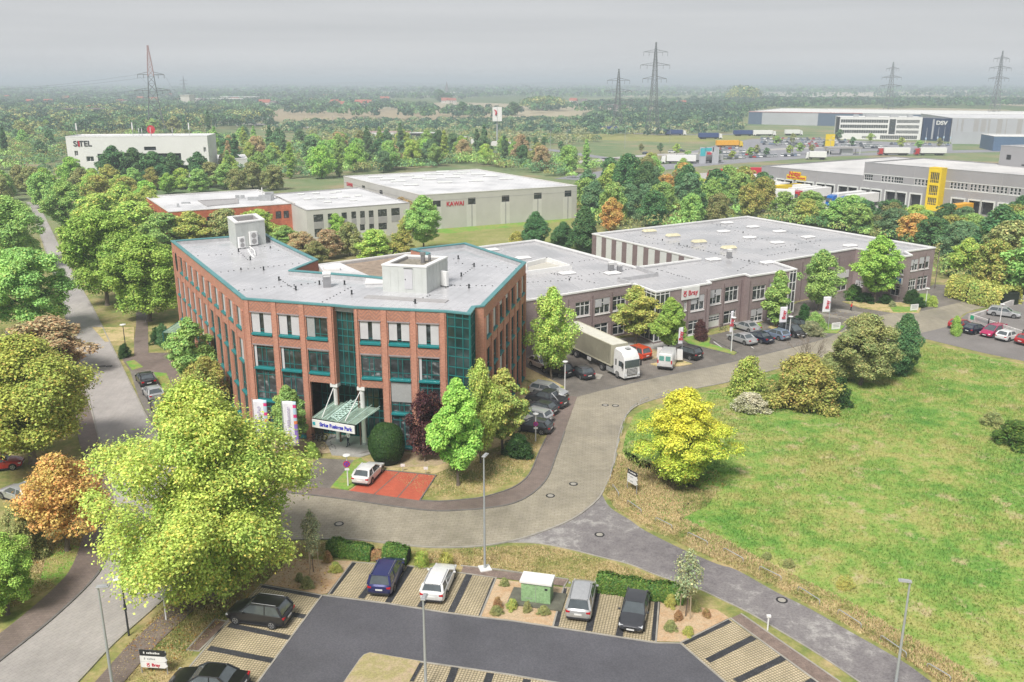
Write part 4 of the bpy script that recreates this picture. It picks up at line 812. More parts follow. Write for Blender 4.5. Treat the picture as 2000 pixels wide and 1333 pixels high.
rr = [(538, 413.5, 550, 427), (553.5, 412.5, 565, 426), (517, 415, 528, 428), (404, 424, 415, 436), (424, 422, 433, 434), (446, 421, 455, 433), (551, 440, 561, 455), (520, 443, 531, 457), (470, 447, 482, 460), (430, 449, 442, 461)]; hr = [WR.rect(*r) for r in rr]; hr3 = [[2 + k * 4.2, 4.2 + k * 4.2, 3.9, 5.6] for k in range(int(WR3.L / 4.2) - 1)]
shell(redb, RP, HG, m_brick2, m_roofw, m_greyclad2, {0: hr, 3: hr3}, .2, .3, .14, .08, .4)
for h in hr: WR.window(h, redb, m_dark, m_glass2, .14, .09, (.5,), (.5,))
for h in hr3: WR3.window(h, redb, m_dark, m_glass, .14, .09, (.5,), ())
q = MB(); CPT = [G(x, y, HG) for x, y in [(386, 391), (404, 402), (466, 396), (465, 387)]]; ci = inset([CPT[0], CPT[1], CPT[2], CPT[3]], .5); ring(q, CPT, ci, HG - .3, HG - .05); q.add([(x[0], x[1], HG - .28) for x in ci], [(0, 1, 2, 3)]); q.build('roof_court', m_grey3, redb)
q = MB()
for x, y, w2, d2, h2 in [(518, 392, 3, 2, 1.4), (500, 391, 4, 1.5, .8), (527, 389, 2, 2, 1.8), (464, 388, 1, .8, .9), (474, 388, 1, .8, .9), (348, 405, .5, .5, .9), (363, 398, 2, 1, .4)]: q.box(*G(x, y, HG - .3)[:2], HG - .35, w2, d2, h2, .2)
q.build('roof_plant', m_metal, redb); q = MB(); p = G(513, 390, HG); q.lathe(p.x, p.y, [(.15, HG - .3), (.12, HG + 3)], 8); q.build('mast', m_wpaint, redb)
# far white office with black name letters
SY = 346.0; wht = thing('white_office_block', 'tall white office block behind dark trees with aerials on its roof', 'office building', atY(270, SY)); HS = 16.5
SA, SB = atY(139, SY), atY(412, SY + 6); dS = (SB - SA).normalized(); nS = Vector((-dS.y, dS.x, 0)); SPt = [SA, SB, SB + nS * 16, SA + nS * 16]; WSi = Wall(SA, SB)
rs = [(145, 295, 153, 305), (148.5, 318, 156.5, 327.5), (168, 306, 184, 316), (171, 328.5, 186, 338.5), (397, 288, 403, 297.5), (399, 309, 405, 318), (190, 301, 358, 347), (152, 341, 159, 350), (281, 287, 305, 294)]; hs5 = [WSi.rect(*r) for r in rs]
for h in hs5: h[2] = max(.3, h[2])
shell(wht, [Vector(p) for p in SPt], HS, M('white_block_render', (.72, .72, .7), .7, var=.05, scale=.15), m_roofw, m_wpaint, {0: hs5}, .6, .3, .3, .05, .5)
for i, h in enumerate(hs5): WSi.window(h, wht, m_wpaint if i < 6 else m_dark, m_glass if i != 1 else m_blind, .5, .15, tuple(k / 24 for k in range(1, 24)) if i == 6 else (.5,), (.33, .66) if i == 6 else ())
u, z = WSi.px(161, 281.5); text('SITEL', 2.9, M('black_lettering', (.03, .03, .035), .5), wht, tuple(WSi.p(u, z, .1) - wht.location), (R(90), 0, WSi.rz), .05, bold=.06, sx=1.0)
u, z = WSi.px(154.2, 281); q = MB(); WSi.slab(q, u - .28, u + .28, z - 1.1, z + 1.05, .12, .2); q.build('red_letter', m_redl, wht)
for i, (x, hgt, nm) in enumerate([(146, 5, 'panel aerial at the left end'), (256, 5.2, 'tall white panel aerial'), (268, 3, 'first thin aerial'), (274, 2.8, 'second thin aerial'), (367, 5, 'panel aerial toward the right end'), (291, 3.2, 'stubby white aerial by the red dish'), (334, 3, 'thin whip aerial')]):
    p = WSi.p(WSi.px(x, 270)[0], HS, -3); t_ = thing('aerial', f'{nm} on the roof of the white office block', 'aerial', p, 0, 'roof aerials'); q = MB(); q.lathe(0, 0, [(.09, -.3), (.07, hgt)], 6); q.build('mast', m_metal, t_, local=True); q = MB(); q.box(0, 0, hgt * .45, .4 if hgt > 4 else .15, .25, hgt * .5); q.build('panel', m_wpaint, t_, local=True)
t_ = thing('radio_dish', 'round red roof dish among the aerials of the white office block', 'dish', WSi.p(WSi.px(291, 270)[0], HS + 2.2, -4)); q = MB(); vs = [(1.6 * math.cos(a), -.1, 1.6 * math.sin(a)) for a in [i * math.pi / 8 for i in range(16)]]; q.add(vs + [(x, .3, z) for x, y, z in vs], [tuple(range(16)), tuple(range(31, 15, -1))] + [(i, (i + 1) % 16, 16 + (i + 1) % 16, 16 + i) for i in range(16)]); q.build('dish', M('red_dish', (.5, .04, .05), .5), t_, local=True); q = MB(); q.lathe(0, 0, [(.1, -2.4), (.1, 0)], 6); q.build('mast', m_metal, t_, local=True)
lowb = thing('low_white_building', 'low white building just beyond the right end of the white office block', 'building', atY(440, 372)); q_ = [atY(412, 368), atY(485, 374), atY(480, 395), atY(408, 390)]; shell(lowb, q_, 6.2, m_white, m_roofw, m_wpaint, {0: [[1, 14, .5, 2.6]]}, .3, .3, .3)
Wl = Wall(q_[0], q_[1]); Wl.window([1, 14, .5, 2.6], lowb, m_dark, m_glass, .2, .1, tuple(k / 6 for k in range(1, 6)))
low2 = thing('low_shed', 'small flat white roofed shed at the far left edge behind trees', 'building', atY(4, 300)); q_ = [atY(-40, 300), atY(16, 300), atY(12, 312), atY(-40, 312)]; shell(low2, q_, 5, m_wpaint, m_roofw, m_wpaint)

# ------------------------------------------------------------------ logistics buildings on the right
log = thing('logistics_depot', 'long grey logistics depot with loading bays, white roof and raised office floor', 'warehouse', G(1700, 400, 0)); F0 = Vector((86.8, 312.5, 0)); F1 = G(1954, 431); dF = (F1 - F0).normalized(); nF = Vector((-dF.y, dF.x, 0))
zl = 8.5; zu = 12.6; FR = F0 + dF * 150; WF = Wall(F0, FR); uU = WF.px(1687, 340)[0]; m_depot = M('depot_grey', (.31, .305, .315), .6, var=.06, scale=.1); m_depotroof = roofmat('depot_roof', (.62, .61, .6), .4)
docks = []
for a, b_ in [(1516, 1531), (1532.5, 1547), (1555, 1570), (1572, 1587), (1595, 1611), (1613, 1629), (1638, 1655), (1657, 1674), (1682.5, 1700), (1702.5, 1721), (1731, 1750), (1752, 1771), (1780, 1801)]: docks.append((WF.px(a, 375)[0], WF.px(b_, 375)[0]))
for a, b_ in [(1858, 1882), (1892, 1914), (1917, 1941), (1951, 1976), (1980, 2006)]: docks.append((WF.px(a, 405)[0], WF.px(b_, 405)[0]))
HD = [[a, b_, 1.0, 4.5] for a, b_ in docks]
uw = []
for x in [1690, 1694, 1698, 1702, 1723.5, 1730, 1736.5, 1743, 1748.5, 1753, 1757.5, 1762, 1789, 1796, 1803, 1810, 1817, 1860, 1867, 1874, 1881, 1889, 1899.5, 1907, 1915, 1923, 1931, 1944, 1952, 1960, 1968, 1979, 1987, 1995]: uw.append(WF.px(x, 350)[0])
HW = [[u - .42, u + .42, 7.2, 9.0] for u in uw]
q = MB(); WF.holes(q, 0, zl, HD, .8, u1=uU); WF.holes(q, 0, zu, HD + HW, .5, u0=uU); Wb = Wall(F0 + dF * 150 + nF * 75, F0 + nF * 75); Wb.holes(q, 0, zl, []); Wall(FR, FR + nF * 75).holes(q, 0, zu, []); Wall(F0 + nF * 75, F0).holes(q, 0, zl, []); Wall(F0 + dF * uU + nF * 30, F0 + dF * uU).holes(q, zl - .5, zu, []); Wall(FR + nF * 30, F0 + dF * uU + nF * 30).holes(q, zl - .5, zu, []); q.build('wall', m_depot, log)
q = MB(); f_ = lambda u, w, z: F0 + dF * u + nF * w + Vector((0, 0, z)); q.quad(f_(0.3, .3, zl - .35), f_(uU, .3, zl - .35), f_(uU, 74.7, zl - .35), f_(.3, 74.7, zl - .35)); q.quad(f_(uU, 30, zl - .35), f_(150, 30, zl - .35), f_(150, 74.7, zl - .35), f_(uU, 74.7, zl - .35)); q.quad(f_(uU + .3, .3, zu - .3), f_(150, .3, zu - .3), f_(150, 29.7, zu - .3), f_(uU + .3, 29.7, zu - .3)); q.build('roof', m_depotroof, log)
q = MB(); WF.slab(q, 0, uU, zl - .15, zl + .02, -.35, .06); WF.slab(q, uU, WF.L, zu - .15, zu + .02, -.35, .06); q.build('coping', m_metal, log)
q = MB(); [WF.slab(q, u - .06, u + .06, 5.2, zl if u < uU else zu, 0, .04) for u in [WF.px(x, 350)[0] for x in (1520, 1597, 1640, 1685, 1733, 1785, 1898, 1958)]]; q.build('panel_joint', m_grey3, log)
q = MB(); WF.slab(q, uU, WF.L, 6.9, 7.15, 0, .05); WF.slab(q, uU, WF.L, 9.05, 9.25, 0, .05); q.build('window_band', m_hall, log)
for h in HW: WF.window(h, log, m_wpaint, m_glass, .15, .1, (), (.45,))
for i, h in enumerate(HD):
    q = MB(); a, b_ = h[0], h[1]; WF.slab(q, a - .35, a, 0, 4.9, 0, .35); WF.slab(q, b_, b_ + .35, 0, 4.9, 0, .35); WF.slab(q, a, b_, 4.5, 4.9, 0, .35); fo = q.build('loading_bay', m_hall, log); q = MB(); q.quad(WF.p(a, 1, -.75), WF.p(b_, 1, -.75), WF.p(b_, 4.5, -.75), WF.p(a, 4.5, -.75)); q.build('dock_curtain', m_dark if i % 5 != 3 else m_grey3, fo)
rb = [f_(u, w, 0) for u, w in ((0, 0), (28, 0), (28, 14), (0, 14))]; bc = WF.px(1850, 322)[0]
box_ = thing('rooftop_block', 'grey windowless plant block on the roof of the logistics depot', 'building', f_(bc + 14, 33, zu - .3)); bp = [f_(bc, 27, 0), f_(bc + 22, 22, 0), f_(bc + 26, 36, 0), f_(bc + 4, 41, 0)]; shell(box_, bp, zu + 5.6, m_depot, m_depotroof, m_metal, zb=zu - .4, cop=.15)
q = MB(); WX = Wall(bp[0], bp[1]); WX.slab(q, 2.5, 4, zu + 1.6, zu + 3, .0, .05); q.build('vent', m_dark, box_)
for u in (8, 12, 17): q = MB(); WX.slab(q, u, u + 1.4, zu + .2, zu + .6, 0, .05); q.build('vent', m_dark, box_)
ch = thing('roof_chiller', 'low steel framed chiller rack beside the plant block on the depot roof', 'chiller', f_(bc + 40, 20, zu - .3)); q = MB()
for i in range(6): q.box(-8 + i * 3, 0, 0, .15, 3, 2.4, math.atan2(dF.y, dF.x)); q.box(-8 + i * 3, 3, 0, .15, .15, 2.4)
q.build('frame', m_metal, ch, local=True); q = MB(); q.box(0, 1, 2.4, 16, 3.4, .5, math.atan2(dF.y, dF.x)); q.build('chiller_deck', m_wpaint, ch, local=True)
m_yel = M('yellow_panel', (.75, .55, .01), .5, var=.05)
st = thing('yellow_stair_tower', 'bright yellow glazed stair tower on the front of the grey logistics depot', 'stair tower', WF.p(WF.px(1838, 380)[0], 0, 2)); ua, ub = WF.px(1824, 340)[0], WF.px(1849, 340)[0]; ta = [WF.p(ua, 0, 2.6), WF.p(ub, 0, 2.6), WF.p(ub, 0, 0.02), WF.p(ua, 0, 0.02)]; WT = Wall(ta[0], ta[1]); ht = [[.55, WT.L - .55, 8.5, 11.6], [.55, WT.L - .55, 5, 7.9], [.55, WT.L - .55, 2.2, 4.4]]
shell(st, ta, 12.9, m_yel, m_yel, m_yel, {0: ht}, .3, .3, .2, .05, .3)
for h in ht: WT.window(h, st, m_yel, m_glass2, .2, .12, (.2, .4, .6, .8), (.3,))
u0, u1 = WF.px(1537, 350)[0], WF.px(1575, 350)[0]; nsg = thing('yellow_shop_sign', 'yellow and red shop sign on the left end of the logistics depot wall', 'sign', WF.p((u0 + u1) / 2, 6.3, .2), WF.rz); q = MB(); q.box(0, 0, -1.3, u1 - u0, .25, 1.5); q.box(-.6, 0, .1, 4.6, .25, 1.2); q.build('board', m_yel, nsg, local=True); text('Netto', 1.9, m_redl, nsg, (-.6, -.2, .55), (R(90), 0, 0), .04, bold=.05); text('Marken-Discount', 1.05, m_redl, nsg, (0, -.2, -.6), (R(90), 0, 0), .03, bold=.02)
# far office with ribbon windows, navy block and striped hall
m_navy = M('navy_cladding', (.02, .04, .1), .5, var=.08); m_stripe = M('pale_hall', (.42, .43, .46), .6, var=.1, scale=.05)
DY = 609.0; dA, dB = atY(1634, DY), atY(1797, 598); ddv = (dB - dA).normalized(); ndv = Vector((-ddv.y, ddv.x, 0)); HV = 14.6
off = thing('ribbon_window_office', 'white four storey office with dark ribbon windows in front of a navy block', 'office building', (dA + dB) / 2); WV = Wall(dA, dB); hv = []
for z0, z1 in ((10.6, 12.9), (7.2, 9.5), (3.9, 6.1)): hv += [[1.5, WV.L * .6, z0, z1], [WV.L * .7, WV.L - 1.5, z0, z1]]
hv.append([WV.L * .615, WV.L * .69, 3.6, 13.2]); hv.append([WV.L * .3, WV.L * .48, .5, 2.2]); hv.append([WV.L * .52, WV.L - 2, .3, 2.8])
shell(off, [dA, dB, dB + ndv * 16, dA + ndv * 16], HV, m_wpaint, m_roofw, m_wpaint, {0: hv}, .3, .3, .3)
for h in hv: WV.window(h, off, m_wpaint if h[1] - h[0] > 8 else m_navy, m_glass2, .2, .15, tuple((k + 1) / 20 for k in range(19)) if h[1] - h[0] > 8 else (), (.33, .66) if h[3] - h[2] > 6 else ())
q = MB(); Wall(dA + ndv * 1, dA).slab(q, -8, 1.2, 0, HV - .2, 0, .3); WV.slab(q, -.6, .9, 0, HV - .1, .02, .3); q.build('dark_end_panel', m_dark, off)
q = MB(); [q.box(*(dA + ddv * s_ + ndv * 8)[:2], HV - .3, w2, 4, 1.5, WV.rz) for s_, w2 in ((22, 8), (36, 5), (46, 3), (12, 3))]; q.build('roof_plant', m_metal, off)
nA, nB = dB + ddv * .5, atY(1853, 580); nv = thing('navy_block', 'dark navy entrance block beside the white ribbon window office', 'building', (nA + nB) / 2); shell(nv, [nA, nB, nB + ndv * 15, nA + ndv * 15], HV - .3, m_navy, m_roofw, m_navy); WN = Wall(nA, nB); q = MB(); WN.slab(q, WN.L * .36, WN.L * .42, 1, HV - 1, 0, .3); q.build('light_strip', m_stripe, nv)
u, z = WN.px(1841, 240.5); text('DSV', 3.4, m_wpaint, nv, tuple(WN.p(WN.L * .68, HV - 3.2, .3) - nv.location), (R(90), 0, WN.rz), .05, bold=.12, sx=1.3)
hA, hB = nB + ddv * .5, nB + ddv * 150; hl = thing('striped_hall', 'long pale hall with vertical grey stripes behind the navy block', 'warehouse', hA.lerp(hB, .3)); shell(hl, [hA, hB, hB + ndv * 90, hA + ndv * 90], HV + .2, m_stripe, m_roofw, m_white); WH = Wall(hA, hB); q = MB(); rnd = random.Random(3); u = 3
while u < 145: q = MB(); ww = rnd.choice((.6, 1.2, 3)); WH.slab(q, u, u + ww, 4, HV - .3, 0, .1); u += ww + rnd.choice((1.2, 2, 4, 6)); q.build('stripe', m_grey3, hl)
fA, fB = atY(1461, 834), atY(2150, 700); fd = (fB - fA).normalized(); fn = Vector((-fd.y, fd.x, 0)); fw_ = thing('distant_warehouse', 'very long low warehouse with a pale roof and dark blue wall sections', 'warehouse', fA.lerp(fB, .2)); shell(fw_, [fA, fB, fB + fn * 120, fA + fn * 120], 11.5, m_stripe, m_white, m_white); WW = Wall(fA, fB); q = MB()
for a, b_ in ((0, .045), (.225, .36), (.5, .73), (.86, 1)): WW.slab(q, WW.L * a, WW.L * b_, 0, 10.6, 0, .1)
q.build('blue_section', M('slate_blue', (.09, .13, .2), .6), fw_); q = MB(); WW.slab(q, 0, WW.L * .36, 10.9, 11.3, .1, .3); q.build('red_edge', M('dull_red', (.4, .1, .1), .6), fw_)
sh = thing('blue_low_hall', 'low dark blue hall with a flat white roof at the right edge beyond the depot', 'warehouse', atY(1960, 470)); sA = atY(1938, 500); shell(sh, [sA, sA + ddv * 60, sA + ddv * 60 + ndv * 25, sA + ndv * 25], 8, M('steel_blue', (.08, .14, .24), .6), m_white, m_white)
dk = thing('raised_truck_ramp', 'pale concrete ramp wall in front of the striped hall', 'wall', atY(1890, 545)); q = MB(); a = atY(1858, 560); ww = Wall(a, a + ddv * 38); ww.slab(q, 0, 38, 0, 3, -.5, 0); ww.slab(q, 0, 20, 3, 7.5, -.6, -.1); q.build('wall', m_stripe, dk)
# parking deck at the right edge
dz = 1.7; deck = thing('parking_deck', 'raised parking deck with white parapet walls at the right edge of the photo', 'parking deck', G(1900, 650, 0)); a = G(1892, 634); b_ = G(2120, 712); c_ = G(2300, 640); d_ = G(2010, 592); e_ = G(1958, 612)
q = MB(); q.prism([(p.x, p.y) for p in (a, b_, c_, d_, e_)], 0, dz - .9); q.build('deck', m_asph_lot, deck)
for (x, y), zt in (((a, b_), dz), ((a, e_), dz - .2), ((e_, d_), dz), ((d_, c_), dz)):
    q = MB(); w_ = Wall(x, y); w_.slab(q, -.1, w_.L + .1, .12 if x is a and y is b_ else 0, zt, -.15, .15); q.build('parapet_wall', M('weathered_white_wall', (.52, .5, .48), .8, var=.15, scale=.8, fine=6), deck)
w_ = Wall(a, b_); q = MB(); [w_.slab(q, u, u + .1, 0, dz + .3, .15, .3) for u in (4, 10.5, 17)]; q.build('post', m_dark, deck); q = MB(); w_.slab(q, .3, 1.0, dz - .75, dz - .1, .15, .17); q.build('green_sign', M('green_sign', (.02, .4, .2), .5), deck); q = MB(); w_.slab(q, 1.3, 4, dz - .6, dz - .2, .15, .17); q.build('grey_sign', m_blindg, deck)
# ------------------------------------------------------------------ foliage
def leafmat(name, a, b_, c, t_=.22, sc=.35, cut=(.55, .8), zr=None):
    """a: main leaf colour, b_: colour of whole boughs, c: single turned leaves"""
    if name in MATS: return MATS[name]
    m, t, b = nodes(name); tc_ = N(t, 'ShaderNodeTexCoord').outputs['Object']; oi = N(t, 'ShaderNodeObjectInfo'); g_ = N(t, 'ShaderNodeNewGeometry')
    ad = N(t, 'ShaderNodeVectorMath', operation='ADD'); cb = N(t, 'ShaderNodeCombineXYZ'); ml = N(t, 'ShaderNodeMath', operation='MULTIPLY'); ml.inputs[1].default_value = 40; t.links.new(oi.outputs['Random'], ml.inputs[0]); t.links.new(ml.outputs[0], cb.inputs[0]); t.links.new(tc_, ad.inputs[0]); t.links.new(cb.outputs[0], ad.inputs[1])
    n = noise(t, ad.outputs[0], sc, 4, .6); fz = ramp(t, n, [(.4, 0.0), (.64, 1.0)])
    if zr:
        sz = N(t, 'ShaderNodeSeparateXYZ'); t.links.new(tc_, sz.inputs[0]); mz = N(t, 'ShaderNodeMapRange'); t.links.new(sz.outputs[2], mz.inputs[0]); mz.inputs[1].default_value, mz.inputs[2].default_value = zr; mz.inputs[3].default_value = 1; mz.inputs[4].default_value = 0; fz = mixc(t, .35, mz.outputs[0], fz)
    col = mixc(t, fz, a, b_)
    rp = g_.outputs['Random Per Island']; col = mixc(t, ramp(t, rp, [(cut[0], 0.0), (cut[1], 1.0)]), col, c)
    w_ = N(t, 'ShaderNodeTexWhiteNoise'); w_.noise_dimensions = '1D'; t.links.new(rp, w_.inputs['W'])
    col = mixc(t, 1, col, ramp(t, w_.outputs['Value'], [(0, .6), (.5, 1), (1, 1.45)]), 'MULTIPLY')
    hv_ = N(t, 'ShaderNodeHueSaturation'); t.links.new(col, hv_.inputs['Color']); mr_ = N(t, 'ShaderNodeMapRange'); t.links.new(oi.outputs['Random'], mr_.inputs[0]); mr_.inputs[3].default_value = .86; mr_.inputs[4].default_value = 1.14; t.links.new(mr_.outputs[0], hv_.inputs['Value'])
    mh = N(t, 'ShaderNodeMapRange'); t.links.new(oi.outputs['Random'], mh.inputs[0]); mh.inputs[3].default_value = .488; mh.inputs[4].default_value = .512; t.links.new(mh.outputs[0], hv_.inputs['Hue'])
    b.inputs['Roughness'].default_value = .55; b.inputs['Specular IOR Level'].default_value = .25; t.links.new(hv_.outputs[0], b.inputs['Base Color'])
    tr = N(t, 'ShaderNodeBsdfTranslucent'); t.links.new(hv_.outputs[0], tr.inputs[0]); mx = N(t, 'ShaderNodeMixShader'); mx.inputs[0].default_value = t_
    o = [x for x in t.nodes if x.type == 'OUTPUT_MATERIAL'][0]; t.links.new(b.outputs[0], mx.inputs[1]); t.links.new(tr.outputs[0], mx.inputs[2]); t.links.new(mx.outputs[0], o.inputs[0])
    MATS[name] = m; return m
LM = dict(
    lime=leafmat('lime_leaves', (.54, .68, .16), (.4, .6, .13), (.68, .62, .17), cut=(.75, .95)),
    yellowgreen=leafmat('yellow_green_leaves', (.58, .68, .15), (.42, .58, .13), (.76, .62, .16), cut=(.78, .95)),
    green=leafmat('green_leaves', (.33, .56, .17), (.44, .64, .18), (.56, .62, .18), cut=(.85, .97)),
    bright=leafmat('fresh_green_leaves', (.36, .62, .13), (.46, .68, .14), (.56, .66, .15), cut=(.85, .97)),
    farwood=leafmat('far_wood_leaves', (.055, .13, .095), (.08, .16, .1), (.13, .17, .1), t_=.25, cut=(.75, .95)),
    dark=leafmat('dark_green_leaves', (.09, .23, .09), (.14, .28, .1), (.2, .3, .1), t_=.2, cut=(.8, .95)),
    bluegreen=leafmat('blue_green_leaves', (.17, .34, .17), (.24, .38, .18), (.3, .4, .18), t_=.3, cut=(.8, .95)),
    olive=leafmat('olive_leaves', (.32, .39, .15), (.42, .43, .16), (.5, .42, .18), cut=(.7, .95)),
    orange=leafmat('orange_leaves', (.76, .48, .16), (.62, .54, .15), (.8, .4, .16), cut=(.7, .95)),
    russet=leafmat('russet_leaves', (.6, .48, .28), (.5, .5, .24), (.68, .46, .24)),
    yellow=leafmat('golden_leaves', (.78, .74, .09), (.4, .6, .1), (.76, .6, .1), cut=(.8, .95), zr=(2.2, 6.8)),
    goldgreen=leafmat('half_turned_leaves', (.56, .56, .15), (.34, .46, .12), (.66, .5, .16), sc=.28, cut=(.75, .95)),
    purple=leafmat('purple_leaves', (.07, .02, .03), (.1, .04, .04), (.15, .07, .05), t_=.15),
    hedge=leafmat('hedge_leaves', (.07, .18, .035), (.11, .24, .04), (.18, .26, .05), t_=.12, sc=1),
    yew=leafmat('yew_leaves', (.025, .08, .02), (.04, .11, .025), (.06, .13, .03), t_=.1, sc=1),
    pale=leafmat('pale_flower_leaves', (0.78, 0.741, 0.52), (0.455, 0.494, 0.234), (0.85, 0.85, 0.676)),
    brownbush=leafmat('red_brown_leaves', (.42, .24, .13), (.36, .34, .13), (.55, .32, .14)),
    grey=leafmat('grey_green_leaves', (0.312, 0.403, 0.221), (0.416, 0.468, 0.26), (0.52, 0.494, 0.26)))
m_bark_t = M('tree_bark', (.13, .105, .08), .9, var=.3, scale=4, fine=20); m_barkg = M('pale_bark', (.24, .2, .16), .9, var=.3, scale=4)
def leaves_mesh(name, C, Nn, size, seed, asp=.62, fold=.25):
    rg = np.random.default_rng(seed); n = len(C); Nn = Nn / (np.linalg.norm(Nn, axis=1, keepdims=True) + 1e-9)
    r = rg.normal(size=(n, 3)); a = np.cross(Nn, r); a /= np.linalg.norm(a, axis=1, keepdims=True) + 1e-9; b_ = np.cross(Nn, a)
    s = (size * rg.uniform(.6, 1.3, n))[:, None] if np.isscalar(size) else (size * rg.uniform(.6, 1.3, n))[:, None]
    V = np.empty((n, 4, 3)); V[:, 0] = C - a * s; V[:, 2] = C + a * s; V[:, 1] = C + b_ * s * asp + Nn * s * fold; V[:, 3] = C - b_ * s * asp + Nn * s * fold
    me = bpy.data.meshes.new(name); me.vertices.add(n * 4); me.vertices.foreach_set('co', V.reshape(-1)); me.loops.add(n * 4); me.polygons.add(n)
    me.loops.foreach_set('vertex_index', np.arange(n * 4, dtype=np.int32)); me.polygons.foreach_set('loop_start', np.arange(0, n * 4, 4, dtype=np.int32)); me.polygons.foreach_set('loop_total', np.full(n, 4, dtype=np.int32))
    me.update(calc_edges=True); return me
PROF = {
    'round': lambda t: math.sqrt(max(.02, 1 - (2 * t - .85) ** 2 / 1.4)),
    'broad': lambda t: (1 - max(0, t - .35) ** 1.7 * 1.75) if t > .35 else (.72 + .8 * t),
    'cone': lambda t: max(.06, (1 - t) ** .75) * (1 if t > .12 else .75),
    'oval': lambda t: math.sqrt(max(.03, 1 - (2 * t - .95) ** 2)),
    'column': lambda t: (.8 + .2 * math.sin(t * 3)) * (1 if t < .75 else max(.2, 1 - (t - .75) * 3)),
    'egg': lambda t: (t / .34) ** .5 * .96 + .04 if t < .34 else max(.05, math.cos((t - .34) / .66 * 1.52) ** .72),
    'vase': lambda t: .55 + .6 * t - (max(0, t - .7) * 1.9),
    'dome': lambda t: math.sqrt(max(.02, 1 - t * t * .97)),
}
def crown(H, Rr, base, prof, nl, nleaf, ls, seed, lobe=.34, flat=.72, ragged=.25, fill=.5):
    rd = random.Random(seed); rg = np.random.default_rng(seed); pf = PROF[prof]; lobes = []
    for i in range(nl):
        t = ((i + rd.random()) / nl) ** .9; rr = pf(t) * Rr; ang = i * 2.39996 + rd.uniform(-.5, .5); k = rd.uniform(fill, 1.0) if i % 4 else rd.uniform(0, .5)
        lr = Rr * lobe * rd.uniform(.65, 1.2) * (.55 + .45 * pf(t)); rad = max(0, rr - lr * .75) * k * rd.uniform(1 - ragged * .3, 1 + ragged * .4)
        lobes.append((rad * math.cos(ang), rad * math.sin(ang), base + (H - base) * t * .94 + rd.uniform(-.3, .3) * lr * ragged, lr))
    lobes.append((0, 0, H - Rr * lobe * .5, Rr * lobe * .6)); Lb = np.array(lobes); w_ = Lb[:, 3] ** 2; idx = rg.choice(len(Lb), nleaf, p=w_ / w_.sum())
    d = rg.normal(size=(nleaf, 3)); outw = Lb[idx][:, :3] * [1, 1, 0]; outw /= (np.linalg.norm(outw, axis=1, keepdims=True) + .3); d /= np.linalg.norm(d, axis=1, keepdims=True); d += outw * .35 + [0, 0, .35]; d /= np.linalg.norm(d, axis=1, keepdims=True)
    rr = Lb[idx, 3][:, None] * (1 - .4 * rg.random((nleaf, 1)) ** 2.2) * (1 + ragged * .9 * (rg.random((nleaf, 1)) ** 4)); C = Lb[idx, :3] + d * rr * [1, 1, flat]
    C[:, 2] = np.maximum(C[:, 2], .08); Nn = d * .55 + rg.normal(size=(nleaf, 3)) * .38 + [0, 0, .85]
    return C, Nn, lobes
def trunk_mb(H, base, lobes, tr, seed, lean=0):
    rd = random.Random(seed); mb = MB(); top = base + (H - base) * .62; mid = Vector((rd.uniform(-.15, .15), rd.uniform(-.15, .15), base * .6)); tp = Vector((rd.uniform(-.3, .3), rd.uniform(-.3, .3), top))
    mb.tube([(0, 0, -.1), (0, 0, .3), mid, Vector((0, 0, base)) + mid * .4 * Vector((1, 1, 0)), tp], [tr * 1.5, tr * 1.05, tr * .9, tr * .75, tr * .22], 8)
    for i, (x, y, z, r) in enumerate(lobes[::2] if len(lobes) > 16 else lobes):
        if z < base * .9: continue
        z0 = base * .75 + (z - base * .75) * .45; k = (z0 - base) / max(.1, top - base); st = Vector((0, 0, min(z0, top))); m_ = st.lerp(Vector((x, y, z)), .5) + Vector((0, 0, -.08 * math.hypot(x, y)))
        mb.tube([st, m_, Vector((x, y, z))], [tr * .34, tr * .2, tr * .05], 5, caps=False)
    return mb
PROTO = {}
def make_tree(key, H, Rr, base, prof, nl, nleaf, ls, seed, tr=.2, mat='green', name='tree', bark=None, **kw):
    C, Nn, lobes = crown(H, Rr, base, prof, nl, nleaf, ls, seed, **kw); me = leaves_mesh('crown', C, Nn, ls, seed); me.materials.append(LM[mat])
    tm = trunk_mb(H, base, lobes, tr, seed)
    tmesh = bpy.data.meshes.new('trunk'); tmesh.from_pydata([tuple(v) for v in tm.v], [], tm.f); tmesh.materials.append(bark or m_bark_t); tmesh.shade_smooth(); tmesh.update()
    PROTO[key] = (me, tmesh, H, Rr, name); return key
def plant(key, loc, label, cat='tree', group=None, scale=1.0, H=None, Rr=None, rz=None, mat=None, name=None, trunk=True):
    me, tm, h0, r0, nm = PROTO[key]; rd = random.Random(int(loc[0] * 31 + loc[1] * 17)); sx = (Rr / r0) if Rr else scale; sz = (H / h0) if H else scale
    o = thing(name or nm, label, cat, (loc[0], loc[1], 0.0), rd.uniform(0, 6.28) if rz is None else rz, group)
    c_ = bpy.data.objects.new('crown', me); c_.scale = (sx, sx, sz); link(c_, o)
    if mat: c_.material_slots[0].link = 'OBJECT'; c_.material_slots[0].material = LM[mat]
    if trunk: t_ = bpy.data.objects.new('trunk', tm); t_.scale = (sx, sx, sz); link(t_, o)
    return o
def pxtree(key, x, yb, ytop, wpx, label, **kw):
    p = G(x, yb); dep = p.y * CP + CAMH * SP; H = max(.6, zat(p, ytop)); p.x *= (p.y * CP + (CAMH - H * .5) * SP) / dep; return plant(key, p, label, H=H, Rr=wpx / 2 * dep / FPX * .98, **kw)
